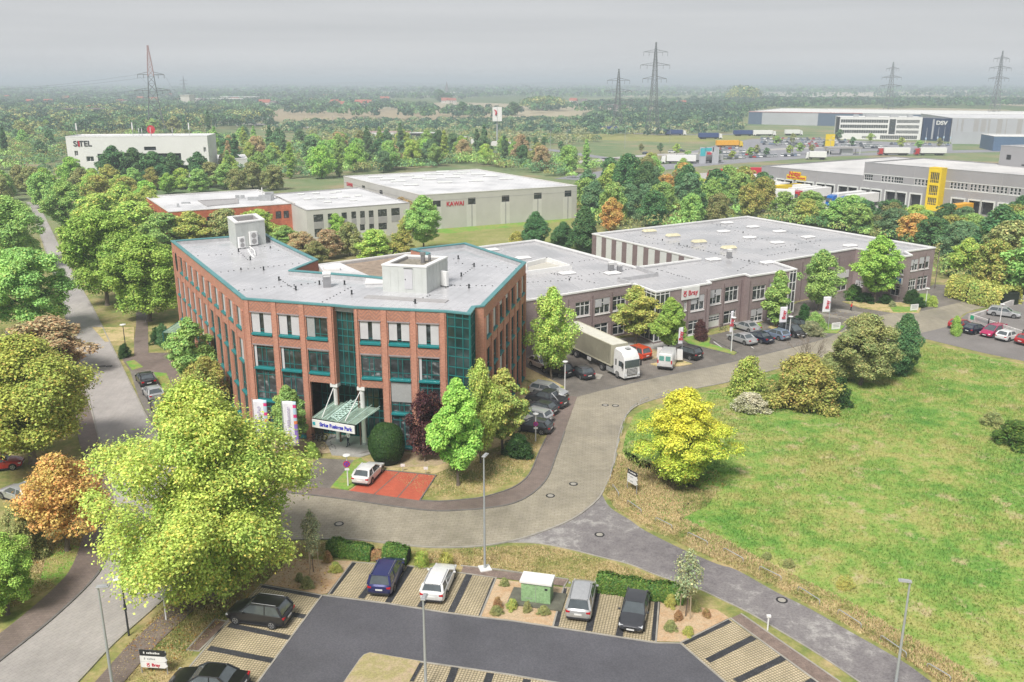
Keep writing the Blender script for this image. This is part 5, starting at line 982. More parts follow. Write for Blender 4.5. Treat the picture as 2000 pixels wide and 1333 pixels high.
# prototypes
make_tree('plane', 15, 6.7, .9, 'egg', 170, 150000, .1, 11, .38, 'yellowgreen', 'plane_tree', m_barkg, lobe=.17, flat=.85, ragged=1.1)
make_tree('plane2', 13, 6, 2.0, 'egg', 100, 90000, .125, 12, .34, 'yellowgreen', 'plane_tree', m_barkg, lobe=.24, ragged=.7)
make_tree('orange_r', 8, 3.8, 2.2, 'broad', 60, 15000, .12, 13, .2, 'orange', 'maple_tree', lobe=.3, ragged=.5, flat=.6)
make_tree('big_a', 12, 5.5, 2.4, 'round', 80, 42000, .16, 14, .26, 'bright', 'broadleaf_tree', lobe=.22, ragged=.6, flat=.6)
make_tree('big_b', 12, 5, 1.8, 'round', 76, 38000, .16, 15, .28, 'lime', 'broadleaf_tree', lobe=.24, ragged=.5)
make_tree('oak', 12, 5, 2.2, 'egg', 70, 32000, .17, 16, .24, 'green', 'oak_tree', lobe=.24, ragged=.7, flat=.5)
make_tree('maple', 10, 3.2, 1.8, 'egg', 76, 30000, .13, 17, .17, 'bright', 'maple_tree', lobe=.26, ragged=.3)
make_tree('airy', 9, 3.2, 1.4, 'egg', 64, 16000, .13, 18, .13, 'lime', 'young_tree', lobe=.27, ragged=.6)
make_tree('hornbeam', 8, 3, 1.6, 'egg', 64, 20000, .13, 19, .16, 'goldgreen', 'hornbeam_tree', lobe=.25, ragged=.7, flat=.5)
make_tree('col', 8, 1.8, .8, 'egg', 40, 14000, .13, 20, .14, 'green', 'columnar_tree', lobe=.45, ragged=.2)
make_tree('locust', 9.5, 4.6, .3, 'egg', 140, 48000, .11, 51, .2, 'yellow', 'golden_tree', lobe=.2, ragged=.8, flat=.5)
make_tree('shrub', 3.2, 1.8, .1, 'dome', 30, 8000, .1, 22, .08, 'olive', 'shrub', lobe=.4, ragged=.5)
make_tree('bigshrub', 5, 3.5, .1, 'dome', 60, 24000, .12, 23, .12, 'goldgreen', 'shrub', lobe=.3, ragged=.6, flat=.6)
make_tree('evergreen', 8, 3, .3, 'egg', 56, 24000, .13, 24, .2, 'dark', 'evergreen_tree', lobe=.36, ragged=.25)
make_tree('sapling', 4.5, 1.5, 1.5, 'oval', 22, 2200, .09, 25, .05, 'grey', 'sapling', lobe=.35, ragged=1.0, flat=.8)
make_tree('purple', 6.5, 2.6, .8, 'vase', 34, 9000, .13, 26, .12, 'purple', 'copper_leaved_tree', lobe=.32, ragged=.7)
make_tree('mid_a', 10, 4.4, 1.2, 'round', 46, 11000, .23, 31, .22, 'green', 'broadleaf_tree', lobe=.3)
make_tree('mid_b', 11, 4.2, 1.2, 'egg', 46, 11000, .23, 32, .22, 'green', 'broadleaf_tree', lobe=.32, ragged=.4)
make_tree('mid_c', 10, 4.5, 1.0, 'round', 50, 11000, .23, 33, .22, 'green', 'broadleaf_tree', lobe=.28, ragged=.5, flat=.6)
make_tree('poplar', 14, 1.7, .8, 'column', 34, 7000, .22, 34, .2, 'olive', 'poplar_tree', lobe=.5)
make_tree('far_a', 9, 4.4, .6, 'round', 22, 2600, .42, 41, .2, 'green', 'broadleaf_tree', lobe=.38)
make_tree('far_b', 10, 4.2, .6, 'egg', 22, 2600, .42, 42, .2, 'green', 'broadleaf_tree', lobe=.4, ragged=.4)
make_tree('street', 6, 2.0, 1.6, 'oval', 12, 700, .36, 43, .1, 'bluegreen', 'street_tree', lobe=.5)

# ------------------------------------------------------------------ the trees one can pick out
pxtree('plane', 396, 1165, 742, 395, 'huge yellow green plane tree standing over the street junction, right of the orange tree', rz=.4)
pxtree('plane2', 46, 905, 655, 285, 'large yellow green tree cut by the left edge, beside the parked red car', rz=2)
pxtree('orange_r', 118, 1076, 886, 190, 'small orange and gold maple on the corner lawn left of the street')
pxtree('big_b', 2, 1200, 1045, 130, 'fresh green bush-like tree at the lower left edge', mat='bright')
pxtree('bigshrub', 40, 1090, 985, 95, 'green and brown shrub just below the orange maple', mat='olive', cat='shrub')
pxtree('mid_c', 95, 730, 618, 165, 'orange brown tree behind the large yellow green tree at the left edge', mat='russet', name='maple_tree')
pxtree('big_a', 48, 655, 482, 175, 'dark green tree left of the street, opposite the big bright tree', mat='green', rz=1)
pxtree('big_b', 15, 525, 383, 140, 'mid green tree high on the left edge above the dark green one', mat='green')
pxtree('oak', 127, 462, 348, 92, 'dark layered tree on a bare stem beside the far end of the street', mat='green', rz=1)
pxtree('big_a', 198, 597, 408, 172, 'large fresh green tree on a thin stem between street and brick office', rz=3)
pxtree('big_b', 282, 628, 458, 158, 'rounded bright green tree touching the north west corner of the brick office', mat='bright', rz=.5)
pxtree('mid_a', 195, 470, 378, 120, 'pale yellow green tree left of the red brick building, behind the street trees', mat='lime')
pxtree('mid_c', 262, 470, 392, 120, 'lime tree in front of the left gable of the red brick building', mat='lime')
pxtree('mid_b', 372, 478, 412, 90, 'soft green tree in front of the red brick building with an orange patch', mat='goldgreen')
pxtree('mid_c', 318, 482, 415, 95, 'low green tree at the corner of the red brick building', mat='green')
pxtree('mid_a', 440, 475, 408, 85, 'olive tree before the middle windows of the red brick building', mat='olive')
pxtree('mid_c', 505, 470, 408, 80, 'yellowish green tree before the right windows of the red brick building', mat='lime')
pxtree('hornbeam', 372, 768, 618, 98, 'fresh green tree against the west wall of the brick office', mat='green', name='broadleaf_tree', rz=1)
pxtree('bigshrub', 402, 800, 700, 105, 'brown and green tall shrub below the green tree at the west wall', mat='goldgreen', cat='shrub')
pxtree('shrub', 380, 815, 770, 55, 'small green shrub beside the path at the west wall', mat='green', cat='shrub')
pxtree('shrub', 318, 676, 633, 36, 'blue green shrub by the green side canopy', mat='dark', cat='shrub')
pxtree('shrub', 306, 672, 640, 30, 'dark round bush next to the green side canopy', mat='yew', cat='bush')
pxtree('shrub', 243, 698, 672, 28, 'round clipped dark bush at the foot of the street lamp by the path', mat='yew', cat='bush', trunk=False)
pxtree('maple', 562, 888, 752, 84, 'dark green small tree between the two white banners', mat='green', rz=2)
pxtree('shrub', 608, 893, 864, 33, 'little bright green bush beside the bicycles at the entrance', mat='bright', cat='bush')
pxtree('purple', 828, 902, 768, 78, 'dark purple leaved tree between the clipped bush and the green maple')
pxtree('maple', 893, 948, 737, 118, 'bright green maple standing before the corner of the brick office', rz=.7)
pxtree('hornbeam', 982, 885, 718, 112, 'yellow and orange tree right of the green maple at the brick office', mat='goldgreen', name='maple_tree', rz=2.5)
pxtree('airy', 938, 905, 700, 85, 'thin light green tree between the maple and the yellow orange tree', mat='lime')
pxtree('shrub', 1012, 892, 848, 60, 'dark evergreen shrub under the yellow orange tree', mat='yew', cat='shrub')
pxtree('airy', 1078, 742, 560, 102, 'tall light lime green tree in front of the container truck', mat='lime', rz=1)
pxtree('hornbeam', 1243, 672, 556, 98, 'yellow topped hornbeam beside the glazed corner of the mauve building')
pxtree('maple', 1308, 692, 580, 76, 'fresh green tree right of the hornbeam, before the name sign', mat='bright', rz=1)
pxtree('shrub', 1368, 665, 625, 34, 'small dark purple shrub on the green bank by the mauve building', mat='purple', cat='shrub')
pxtree('col', 1521, 640, 528, 62, 'dark green columnar tree at the stair tower of the mauve building')
pxtree('airy', 1603, 608, 487, 88, 'green airy tree in front of the plain mauve wall', mat='green', rz=2)
pxtree('oak', 1715, 592, 458, 104, 'tall fresh green tree hiding the corner entrance of the mauve building', mat='bright', rz=1)
pxtree('locust', 1338, 942, 755, 190, 'golden yellow tree standing alone in the meadow, greener below')
pxtree('shrub', 1462, 775, 697, 72, 'light green shrub left of the big golden brown bush', mat='lime', cat='shrub')
pxtree('shrub', 1466, 802, 768, 72, 'pale cream flowering shrub at the edge of the meadow', mat='pale', cat='shrub')
pxtree('bigshrub', 1572, 794, 694, 158, 'big golden brown bush at the edge of the meadow', rz=1, cat='bush')
pxtree('shrub', 1638, 795, 738, 52, 'dark green bush at the right foot of the golden brown bush', mat='yew', cat='bush')
pxtree('big_b', 1688, 752, 612, 128, 'olive and rust tree in the middle of the meadow tree group', mat='olive', name='maple_tree')
pxtree('evergreen', 1768, 735, 614, 78, 'dark green tree at the right end of the meadow tree group')
pxtree('bigshrub', 1625, 740, 690, 80, 'olive undergrowth bush between the golden bush and the tall tree', mat='olive', cat='bush')
for x, yb, yt, w_, lab, mt in [(1690, 590, 572, 44, 'dark bushes left of the tall fresh green tree at the mauve building', 'yew'), (1668, 585, 556, 40, 'olive bush below the first floor windows of the mauve building corner', 'hedge'), (1730, 594, 575, 30, 'dark bush right of the tall fresh green tree stem', 'yew'), (1783, 592, 566, 40, 'clipped dark bush under the end windows of the mauve building', 'yew'), (1795, 600, 582, 30, 'smaller clipped dark bush before the end windows', 'yew'),
                           (1570, 642, 594, 34, 'dark clipped cone bush left of the driveway by the flags', 'yew'), (1592, 646, 610, 44, 'spreading green bush beside the dark cone bush', 'green'), (1585, 655, 628, 50, 'greyish shrub with bare twigs near the black van', 'grey'), (1482, 645, 632, 18, 'little light green bush under the ground floor windows', 'bright'), (1880, 660, 650, 0, '', ''), (1868, 655, 618, 26, 'bright green bush at the corner of the parking deck', 'bright'), (1743, 600, 588, 16, 'small grey green shrub on the bank before the corner entrance', 'grey'), (1822, 598, 578, 26, 'small yellow green tree by the white lamp at the building end', 'lime'),
                           (942, 436, 426, 9, 'tiny green shrub at the foot of the grey hall wall', 'green'), (1010, 478, 452, 42, 'small golden shrub on the far lawn', 'goldgreen')]:
    if w_: pxtree('shrub', x, yb, yt, w_, lab, mat=mt, cat='bush')
yw = thing('clipped_yew', 'large dark egg shaped clipped yew right of the entrance', 'bush', G(757, 903)); rg = np.random.default_rng(5); d = rg.normal(size=(26000, 3)); d /= np.linalg.norm(d, axis=1, keepdims=True); d[:, 2] = np.where(d[:, 2] < -.75, -d[:, 2], d[:, 2]); bump_ = 1 + .035 * np.sin(d[:, 0] * 5 + 1) * np.cos(d[:, 2] * 4) + rg.normal(size=26000) * .012
C = d * bump_[:, None] * [1.75, 1.75, 2.15] + [0, 0, 1.95]; C[:, 2] = np.maximum(C[:, 2], .05); me = leaves_mesh('foliage', C, d + rg.normal(size=d.shape) * .4, .07, 6); me.materials.append(LM['yew']); link(bpy.data.objects.new('foliage', me), yw)
q = MB(); q.lathe(0, 0, [(1.2, .1), (1.6, 1), (1.68, 2), (1.45, 3), (.8, 3.8), (.2, 4.0)], 18); q.build('core', M('inner_shade', (.012, .02, .01), .95), yw, local=True)  # near-black solid core: shade inside the foliage painted as colour
for x, yb, w_, lab, mt in [(1498, 1092, 22, 'small brownish weed clump in the meadow near the rails', 'olive'), (1541, 1106, 26, 'larger brownish weed clump in the meadow near the rails', 'olive'), (1652, 1146, 40, 'lone brown green bush low in the meadow', 'goldgreen'), (1985, 868, 90, 'dark green bramble mound at the right edge of the meadow', 'hedge'), (1940, 830, 50, 'low green bramble just left of the mound at the right edge', 'olive')]: pxtree('shrub', x, yb, yb - w_ * .5, w_, lab, mat=mt, cat='bush')
# hedges
def hedge(pts, wd, h_, label, mat='hedge', n=9000, ls=.08, cat='hedge', name='hedge'):
    P_ = poly(pts); o = thing(name, label, cat, P_[0]); rg = np.random.default_rng(abs(int(P_[0].x * 7 + 99))); seg = [(P_[i + 1] - P_[i]) for i in range(len(P_) - 1)]; Ls = np.array([s.length for s in seg]); tot = Ls.sum(); s = rg.random(n) * tot; cum = np.concatenate([[0], np.cumsum(Ls)]); k = np.clip(np.searchsorted(cum, s) - 1, 0, len(seg) - 1)
    A_ = np.array([tuple(p) for p in P_]); D_ = np.array([tuple(x / x.length) for x in seg]); base = A_[k] + D_[k] * (s - cum[k])[:, None]; nrm = np.stack([-D_[k][:, 1], D_[k][:, 0], np.zeros(n)], 1)
    th = rg.uniform(-.2, math.pi + .2, n); ex = .55; c_ = np.sign(np.cos(th)) * np.abs(np.cos(th)) ** ex; z_ = np.abs(np.sin(th)) ** ex; rr = 1 + rg.normal(size=n) * .06 + .1 * np.sin(s * 2.1) * np.sin(s * .9 + 1); C = base + nrm * (c_ * rr * wd / 2)[:, None]; C[:, 2] = z_ * h_ * rr * (.85 + .15 * rg.random(n)); Nn = nrm * c_[:, None] + np.array([0, 0, 1]) * z_[:, None] + rg.normal(size=(n, 3)) * .5
    me = leaves_mesh('foliage', C - np.array(tuple(P_[0])), Nn, ls, 5); me.materials.append(LM[mat]); link(bpy.data.objects.new('foliage', me), o)
    q = MB()
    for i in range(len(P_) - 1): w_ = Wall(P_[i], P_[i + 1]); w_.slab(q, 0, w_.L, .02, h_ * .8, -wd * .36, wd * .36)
    q.build('shade_core', MATS['inner_shade'], o); return o  # dark slabs fill the hedge, its inner shade put into their colour
hedge([(646, 1078), (668, 1084), (700, 1088), (727, 1092)], 1.1, 1.15, 'clipped dark green hedge left of the gap behind the blue car', n=11000)
hedge([(752, 1094), (775, 1097), (798, 1100)], 1.2, 1.3, 'short dark green hedge in front of the dark blue people carrier', n=8000)
hedge([(728, 1092), (752, 1095)], .7, .75, 'reddish brown gap plant between the two hedges', 'brownbush', 2500, .08, 'bush', 'shrub')
hedge([(1166, 1150), (1220, 1158), (1280, 1168), (1335, 1176)], 1.2, 1.25, 'long dark green hedge behind the two grey cars', n=16000)
hedge([(1866, 578), (1905, 590), (1950, 600), (1972, 606)], 4.5, 3.6, 'broad yellowish brown hedge behind the parking deck', 'goldgreen', 14000, .17)
# trees whose stems are bare twigs
tb = thing('bare_tree', 'nearly leafless twiggy tree behind the golden brown bush', 'tree', G(1578, 722)); q = MB(); rd = random.Random(8)
def branch(p, d, L_, r, dep):
    e = p + d * L_; m_ = p.lerp(e, .5) + Vector((rd.uniform(-.1, .1), rd.uniform(-.1, .1), .05)) * L_; q.tube([p, m_, e], [r, r * .8, r * .55], 5, caps=False)
    if dep: [branch(p.lerp(e, rd.uniform(.55, 1)), (d + Vector((rd.uniform(-.7, .7), rd.uniform(-.7, .7), rd.uniform(-.1, .45)))).normalized(), L_ * rd.uniform(.6, .8), r * .55, dep - 1) for _ in range(3)]
for a in range(4): branch(Vector((0, 0, 0)), Vector((math.cos(a * 1.6) * .5, math.sin(a * 1.6) * .4, 1)).normalized(), 1.9, .09, 4)
q.build('branches', m_barkg, tb, local=True)
for x, yb, yt, w_, lab in [(608, 1118, 1000, 52, 'thin young tree tied to stakes left of the hedge'), (1343, 1205, 1078, 70, 'young tree with a stake frame at the end of the long hedge')]:
    o = pxtree('sapling', x, yb, yt, w_, lab, name='sapling', mat='grey'); q = MB()
    for a in (0, 2.1, 4.2): q.tube([(.45 * math.cos(a), .45 * math.sin(a), 0), (.4 * math.cos(a), .4 * math.sin(a), 1.9)], .04, 6)
    q.tube([(.42, 0, 1.7), (-.2, .36, 1.7), (-.2, -.36, 1.7), (.42, 0, 1.7)], .025, 5); q.build('stake_frame', M('stake_wood', (.4, .32, .22), .8), o, local=True)
bed = [(760, 1108), (985, 1145), (1000, 1190), (972, 1190), (1062, 1200), (1030, 1195), (1310, 1185), (1380, 1205), (1310, 1232), (1360, 1195), (1345, 1240), (1325, 1212), (600, 1150), (585, 1135), (655, 1118), (640, 1100), (970, 1200)]
kinds_ = ['red green low shrub', 'yellowish low shrub', 'small green tuft']
for i, (x, y) in enumerate(bed[1:]):
    where = ['behind the green cabinet bed', 'left of the green cabinet', 'below the green cabinet', 'at the bed edge near the grey cars', 'in the middle of the cabinet bed', 'beside the staked young tree', 'at the corner of the right bed', 'at the lower end of the right bed', 'near the long hedge end', 'by the slanting bays', 'in the centre of the right bed', 'near the staked sapling', 'under the plane tree edge', 'by the first parking bay', 'next to the left hedge', 'at the tip of the cabinet bed'][i]
    pxtree('shrub', x, y, y - 16 - (i % 3) * 4, 20 + (i * 7) % 14, f'{kinds_[i % 3]} {where}', mat=['olive', 'goldgreen', 'brownbush', 'olive'][i % 4], cat='shrub')
for x, y, lab in [(823, 1106, 'feathery ornamental grass clump left of the white car'), (872, 1108, 'feathery ornamental grass clump right of the white car roof')]:
    o = thing('ornamental_grass', lab, 'grass clump', G(x, y)); rg = np.random.default_rng(int(x)); n = 900; a = rg.uniform(0, 6.28, n); rr = rg.random(n) * .6; C = np.stack([rr * np.cos(a), rr * np.sin(a), rg.random(n) * .9 + .1], 1); me = leaves_mesh('blades', C, np.stack([np.cos(a), np.sin(a), np.zeros(n)], 1), .2, 3, .12); me.materials.append(LM['lime'] if x < 850 else LM['goldgreen']); link(bpy.data.objects.new('blades', me), o)

# ------------------------------------------------------------------ belts of trees
ORDW = ['first', 'second', 'third', 'fourth', 'fifth', 'sixth', 'seventh', 'eighth', 'ninth', 'tenth', 'eleventh', 'twelfth', 'thirteenth', 'fourteenth', 'fifteenth', 'sixteenth', 'seventeenth', 'eighteenth', 'nineteenth', 'twentieth', 'twenty first', 'twenty second', 'twenty third', 'twenty fourth', 'twenty fifth', 'twenty sixth', 'twenty seventh', 'twenty eighth', 'twenty ninth', 'thirtieth']
CN = dict(green='mid green', bright='fresh green', lime='yellow green', dark='dark green', bluegreen='blue green', olive='olive', orange='orange', russet='russet', goldgreen='golden green', grey='grey green', yellow='golden')
def inpoly(x, y, P_):
    c_ = False; n = len(P_)
    for i in range(n):
        x0, y0, x1, y1 = P_[i].x, P_[i].y, P_[i - 1].x, P_[i - 1].y
        if (y0 > y) != (y1 > y) and x < (x1 - x0) * (y - y0) / (y1 - y0) + x0: c_ = not c_
    return c_
PLACED = []
def belt(pts, spacing, n, keys, cols, hr, place, group, seed, rr=(.36, .46), ground=True):
    P_ = poly(pts) if ground else [Vector(p) for p in pts]; rd = random.Random(seed); xs_ = [p.x for p in P_]; ys_ = [p.y for p in P_]; got = []
    for _ in range(n * 60):
        if len(got) >= n: break
        x, y = rd.uniform(min(xs_), max(xs_)), rd.uniform(min(ys_), max(ys_))
        if not inpoly(x, y, P_): continue
        if any((x - a) ** 2 + (y - b_) ** 2 < spacing ** 2 for a, b_ in PLACED): continue
        PLACED.append((x, y)); got.append((x, y))
    got.sort(key=lambda p: p[0] / p[1]); cnt = {}
    for x, y in got:
        c_ = rd.choice(cols); H = rd.uniform(*hr); k = cnt.get(c_, 0); cnt[c_] = k + 1; key = rd.choice(keys)
        if key == 'poplar': H *= 1.35
        plant(key, (x, y), f'{ORDW[min(k, 29)]} {CN[c_]} {"poplar" if key == "poplar" else "tree"} from the left, {place}', group=group, H=H, Rr=(H * .1 + .5) if key == 'poplar' else H * rd.uniform(*rr), mat=c_)
    return got
MID = ['mid_a', 'mid_b', 'mid_c']; FARK = ['far_a', 'far_b', 'far_b']
# specific groups
for x, yb, yt, w_, c_, lab in [(1046, 482, 414, 60, 'dark', 'dark rounded tree on the lawn edge, left of the dark pair'), (1100, 492, 434, 56, 'dark', 'lower dark green tree of the pair behind the mauve roof'), (1142, 500, 404, 68, 'dark', 'tallest dark green tree left of the striped white wall')]: pxtree('evergreen', x, yb, yt, w_, lab, mat=c_, rz=x)
pxtree('oak', 826, 492, 380, 90, 'tall dark spreading tree in front of the grey hall corner', mat='green', rz=2)
for x, yb, yt, w_, c_, lab in [(590, 500, 452, 70, 'russet', 'rust coloured tree behind the teal parapet of the west wing'), (640, 505, 447, 70, 'russet', 'brownish tree between west wing and grey office'), (655, 470, 416, 52, 'bright', 'fresh green tree before the grey office windows'), (682, 500, 433, 52, 'olive', 'olive tree below the grey office'), (730, 510, 447, 82, 'lime', 'yellow green rounded tree above the plant room'), (785, 508, 448, 66, 'goldgreen', 'gold tinged tree right of the yellow green rounded tree'), (615, 520, 470, 60, 'olive', 'low olive tree at the courtyard roof edge'), (555, 480, 440, 60, 'green', 'green tree behind the roof cabin of the west wing')]: pxtree('mid_b' if x % 2 else 'mid_c', x, yb, yt, w_, lab, mat=c_, name='broadleaf_tree')
# around the white office block
for i, (x, yb, yt, w_) in enumerate([(222, 366, 284, 74), (262, 368, 288, 70), (300, 369, 295, 72), (338, 368, 298, 64), (388, 366, 296, 54)]): pxtree('mid_b', x, yb, yt, w_, f'{ORDW[i]} dark green tree from the left in the row before the white office block', mat='dark', group='dark trees in front of the white office block')
belt([(150, 372), (420, 366), (560, 372), (280, 384), (160, 400)], 9, 17, MID, ['bright', 'lime', 'olive', 'bright', 'goldgreen', 'green'], (7, 10), 'in front of the white office block', 'low trees before the white office block', 71, (.42, .55))
belt([(-60, 372), (150, 352), (140, 392), (60, 420), (-80, 430)], 10, 12, MID, ['green', 'lime', 'bright', 'olive'], (8, 11), 'left of the street beyond the roundabout', 'trees left of the street', 72, (.42, .52))
belt([(185, 400), (285, 390), (305, 440), (250, 490), (195, 440)], 7.5, 10, MID, ['lime', 'bright', 'lime', 'goldgreen'], (8, 11), 'between the street and the red brick building', 'trees beside the red brick building', 73, (.42, .52))
belt([(590, 440), (800, 420), (800, 470), (640, 470)], 7, 8, MID, ['olive', 'goldgreen', 'bright', 'russet'], (5, 8), 'in front of the grey office windows', 'trees before the grey office', 74, (.4, .5))
belt([(420, 364), (660, 348), (920, 318), (1120, 352), (1180, 330), (900, 296), (420, 300)], 8.6, 88, MID + ['mid_b', 'poplar'], ['green', 'bluegreen', 'green', 'lime', 'olive', 'bluegreen', 'russet', 'bright', 'dark', 'green', 'bluegreen'], (9, 13), 'in the wood behind the grey hall', 'wood behind the grey hall', 75, (.36, .46))
belt([(1130, 420), (1160, 362), (1290, 352), (1470, 400), (1500, 425), (1330, 452), (1180, 460), (1140, 440)], 8.2, 36, MID, ['goldgreen', 'olive', 'orange', 'green', 'russet', 'lime', 'bluegreen', 'dark', 'green', 'bluegreen'], (8, 11.5), 'between the grey hall and the mauve roof', 'autumn trees behind the mauve building', 76, (.36, .46))
belt([(1470, 430), (1560, 428), (1760, 446), (1900, 466), (1890, 560), (1845, 540), (1838, 500), (1790, 482), (1600, 446)], 6.6, 46, MID, ['green', 'goldgreen', 'orange', 'lime', 'green', 'olive', 'dark', 'green', 'bluegreen'], (7, 8.6), 'between the mauve building and the logistics depot', 'autumn trees before the logistics depot', 77, (.46, .58))
belt([(1870, 545), (1890, 470), (2060, 480), (2080, 580), (1985, 590)], 7, 14, MID, ['dark', 'green', 'olive', 'goldgreen'], (9, 12.5), 'behind the broad hedge at the right edge', 'trees behind the parking deck', 78, (.4, .5))
pxtree('evergreen', 1995, 478, 383, 90, 'big dark green tree at the right edge in front of the depot', rz=1)
for i, x in enumerate([1225, 1262, 1340, 1398, 1490]): pxtree('mid_a', x, [400, 405, 400, 412, 400][i], [300, 316, 322, 330, 336][i], [70, 56, 60, 62, 56][i], f'{ORDW[i]} tall dark green tree from the left in front of the truck yard', mat='dark', group='dark trees by the truck yard', name='oak_tree')
belt([(-80, 320), (120, 330), (130, 268), (420, 268), (600, 292), (420, 336), (440, 300), (420, 262), (-100, 262)], 13, 34, FARK + ['poplar'], ['green', 'bluegreen', 'olive', 'bluegreen', 'dark'], (9, 13), 'around the white office block', 'trees around the white office block', 79, (.4, .5))
for i, x in enumerate([1017, 1031, 1046, 1062, 1096]): pxtree('street', x, 292 + (6 if i == 4 else 0), 268 + (8 if i == 4 else 0), 13, f'{ORDW[i]} round dark street tree from the left beside the slip road', mat='dark', group='round street trees', name='street_tree')
for i, (x, y) in enumerate([(1252, 298), (1290, 300), (1322, 304), (1345, 312), (1368, 314), (1402, 314), (1430, 312), (1466, 308), (1478, 306), (1497, 306), (1542, 304), (1562, 302), (1586, 300), (1665, 288), (1760, 292), (1795, 292), (1835, 290), (1640, 276), (1700, 278), (1517, 286), (1548, 284), (1615, 290)]): pxtree('street', x, y, y - 17 - (i % 3) * 3, 13 + (i % 4) * 2, f'{ORDW[i]} small planted tree from the left along the car park and main road', mat=['olive', 'bluegreen', 'lime', 'green'][i % 4], group='small trees by the far car park', name='street_tree')
# ------------------------------------------------------------------ masses nobody could count: far woods, scrub
def woods(name, pts, n, hr, cols, seed, lf=70, ls=1.3, label=None, rk=.5):
    P_ = poly(pts); rg = np.random.default_rng(seed); rd = random.Random(seed); xs_ = [p.x for p in P_]; ys_ = [p.y for p in P_]; parts = {c_: [] for c_ in cols}; k = 0; tries = 0
    while k < n and tries < n * 30:
        tries += 1; x, y = rd.uniform(min(xs_), max(xs_)), rd.uniform(min(ys_), max(ys_))
        if not inpoly(x, y, P_): continue
        H = rd.uniform(*hr); Rr = H * rk * rd.uniform(1.1, 1.7); d = rg.normal(size=(lf, 3)); d /= np.linalg.norm(d, axis=1, keepdims=True); d[:, 2] = np.abs(d[:, 2]) * 1.1 - .15; C = d * [Rr, Rr, H * .55] * (1 - .25 * rg.random((lf, 1))) + [x, y, H * .45]; parts[rd.choice(cols)].append((C, d + rg.normal(size=(lf, 3)) * .4)); k += 1
    for c_, L_ in parts.items():
        if not L_: continue
        C = np.concatenate([a for a, _ in L_]); D_ = np.concatenate([b_ for _, b_ in L_]); me = leaves_mesh(name, C, D_, ls, seed); me.materials.append(LM[c_]); o = bpy.data.objects.new(name, me); COL.objects.link(o); tag(o, kind='stuff', label=label)
woods('scrub', [(520, 262), (1000, 262), (1200, 268), (1440, 262), (1460, 250), (1200, 236), (700, 240), (520, 246)], 1100, (3, 7), ['farwood', 'grey', 'farwood', 'bluegreen'], 81, 60, .75)
woods('scrub', [(600, 262), (960, 264), (1180, 276), (1180, 282), (1000, 288), (800, 290), (620, 296)], 380, (3, 6), ['grey', 'olive', 'bluegreen'], 82, 70, .6)
woods('far_wood', [(-120, 268), (130, 272), (460, 256), (540, 250), (520, 222), (200, 218), (-160, 222)], 1150, (8, 13), ['farwood', 'farwood', 'olive', 'dark', 'bluegreen'], 83, 80, 1.1)
woods('far_wood', [(-200, 222), (540, 224), (760, 232), (1000, 234), (1020, 224), (800, 210), (740, 200), (500, 198), (-250, 196)], 1500, (7, 12), ['farwood', 'farwood', 'dark', 'bluegreen'], 84, 46, 1.7)
woods('far_wood', [(1030, 222), (1460, 226), (1500, 216), (2200, 208), (2200, 200), (1400, 198), (1180, 206)], 900, (8, 14), ['farwood', 'dark', 'farwood'], 85, 46, 1.8)
woods('far_wood', [(1120, 250), (1440, 244), (1455, 228), (1160, 228)], 420, (6, 10), ['farwood', 'farwood', 'bluegreen'], 92, 60, 1.1)
woods('far_wood', [(-300, 196), (900, 196), (1000, 187), (-300, 184)], 1300, (8, 14), ['farwood', 'dark'], 86, 26, 3.2)
for i, (y0, y1, n) in enumerate([(192, 189, 420), (186, 183.5, 500), (181, 178.5, 600), (176, 174, 700), (171.5, 170, 800), (167.8, 167, 900)]):
    woods('far_wood', [(-400, y0), (2400, y0), (2600, y1), (-600, y1)], n, (10, 18 + i * 3), ['farwood', 'dark'], 87 + i, 14, 4.5 + i * 2.5, rk=.9 + i * .3)
woods('far_wood', [(1028, 217), (1092, 217), (1086, 212), (1034, 212)], 60, (14, 20), ['dark', 'olive'], 95, 80, 1.6); woods('far_wood', [(1430, 203), (1470, 203), (1468, 198), (1432, 198)], 30, (26, 34), ['dark', 'olive'], 96, 80, 2.2)
for i, (x, y, h_) in enumerate([(903, 225, 17), (922, 222, 9), (955, 222, 9), (1003, 226, 17), (862, 200, 24), (875, 200, 20), (858, 196, 26)]): plant('far_a', G(x, y), f'{ORDW[i]} solitary dark field tree from the left beyond the shrubland', group='solitary field trees', H=h_ * .9, Rr=h_ * .5, mat='dark')

woods('undergrowth', [(420, 364), (660, 348), (920, 322), (1120, 352), (1180, 330), (900, 292), (420, 296)], 420, (2.5, 6), ['green', 'bluegreen', 'olive'], 97, 160, .42, rk=.75)
woods('undergrowth', [(1130, 425), (1160, 362), (1290, 352), (1470, 405), (1480, 425), (1330, 452), (1180, 462)], 150, (2, 4.5), ['green', 'olive', 'goldgreen', 'bluegreen'], 98, 200, .3, rk=.8)
woods('undergrowth', [(1480, 436), (1560, 434), (1760, 450), (1900, 470), (1890, 560), (1850, 540), (1842, 500), (1790, 484), (1600, 448)], 140, (2, 4), ['green', 'olive', 'dark'], 99, 200, .28, rk=.8)
woods('undergrowth', [(-90, 330), (130, 345), (125, 268), (420, 268), (600, 292), (420, 345), (425, 300), (415, 262), (-110, 262)], 420, (3, 6.5), ['green', 'bluegreen', 'olive'], 100, 150, .5, rk=.75)
woods('undergrowth', [(190, 470), (300, 425), (300, 470), (240, 530), (180, 500)], 40, (1.5, 3), ['green', 'lime'], 90, 260, .22, rk=.9)
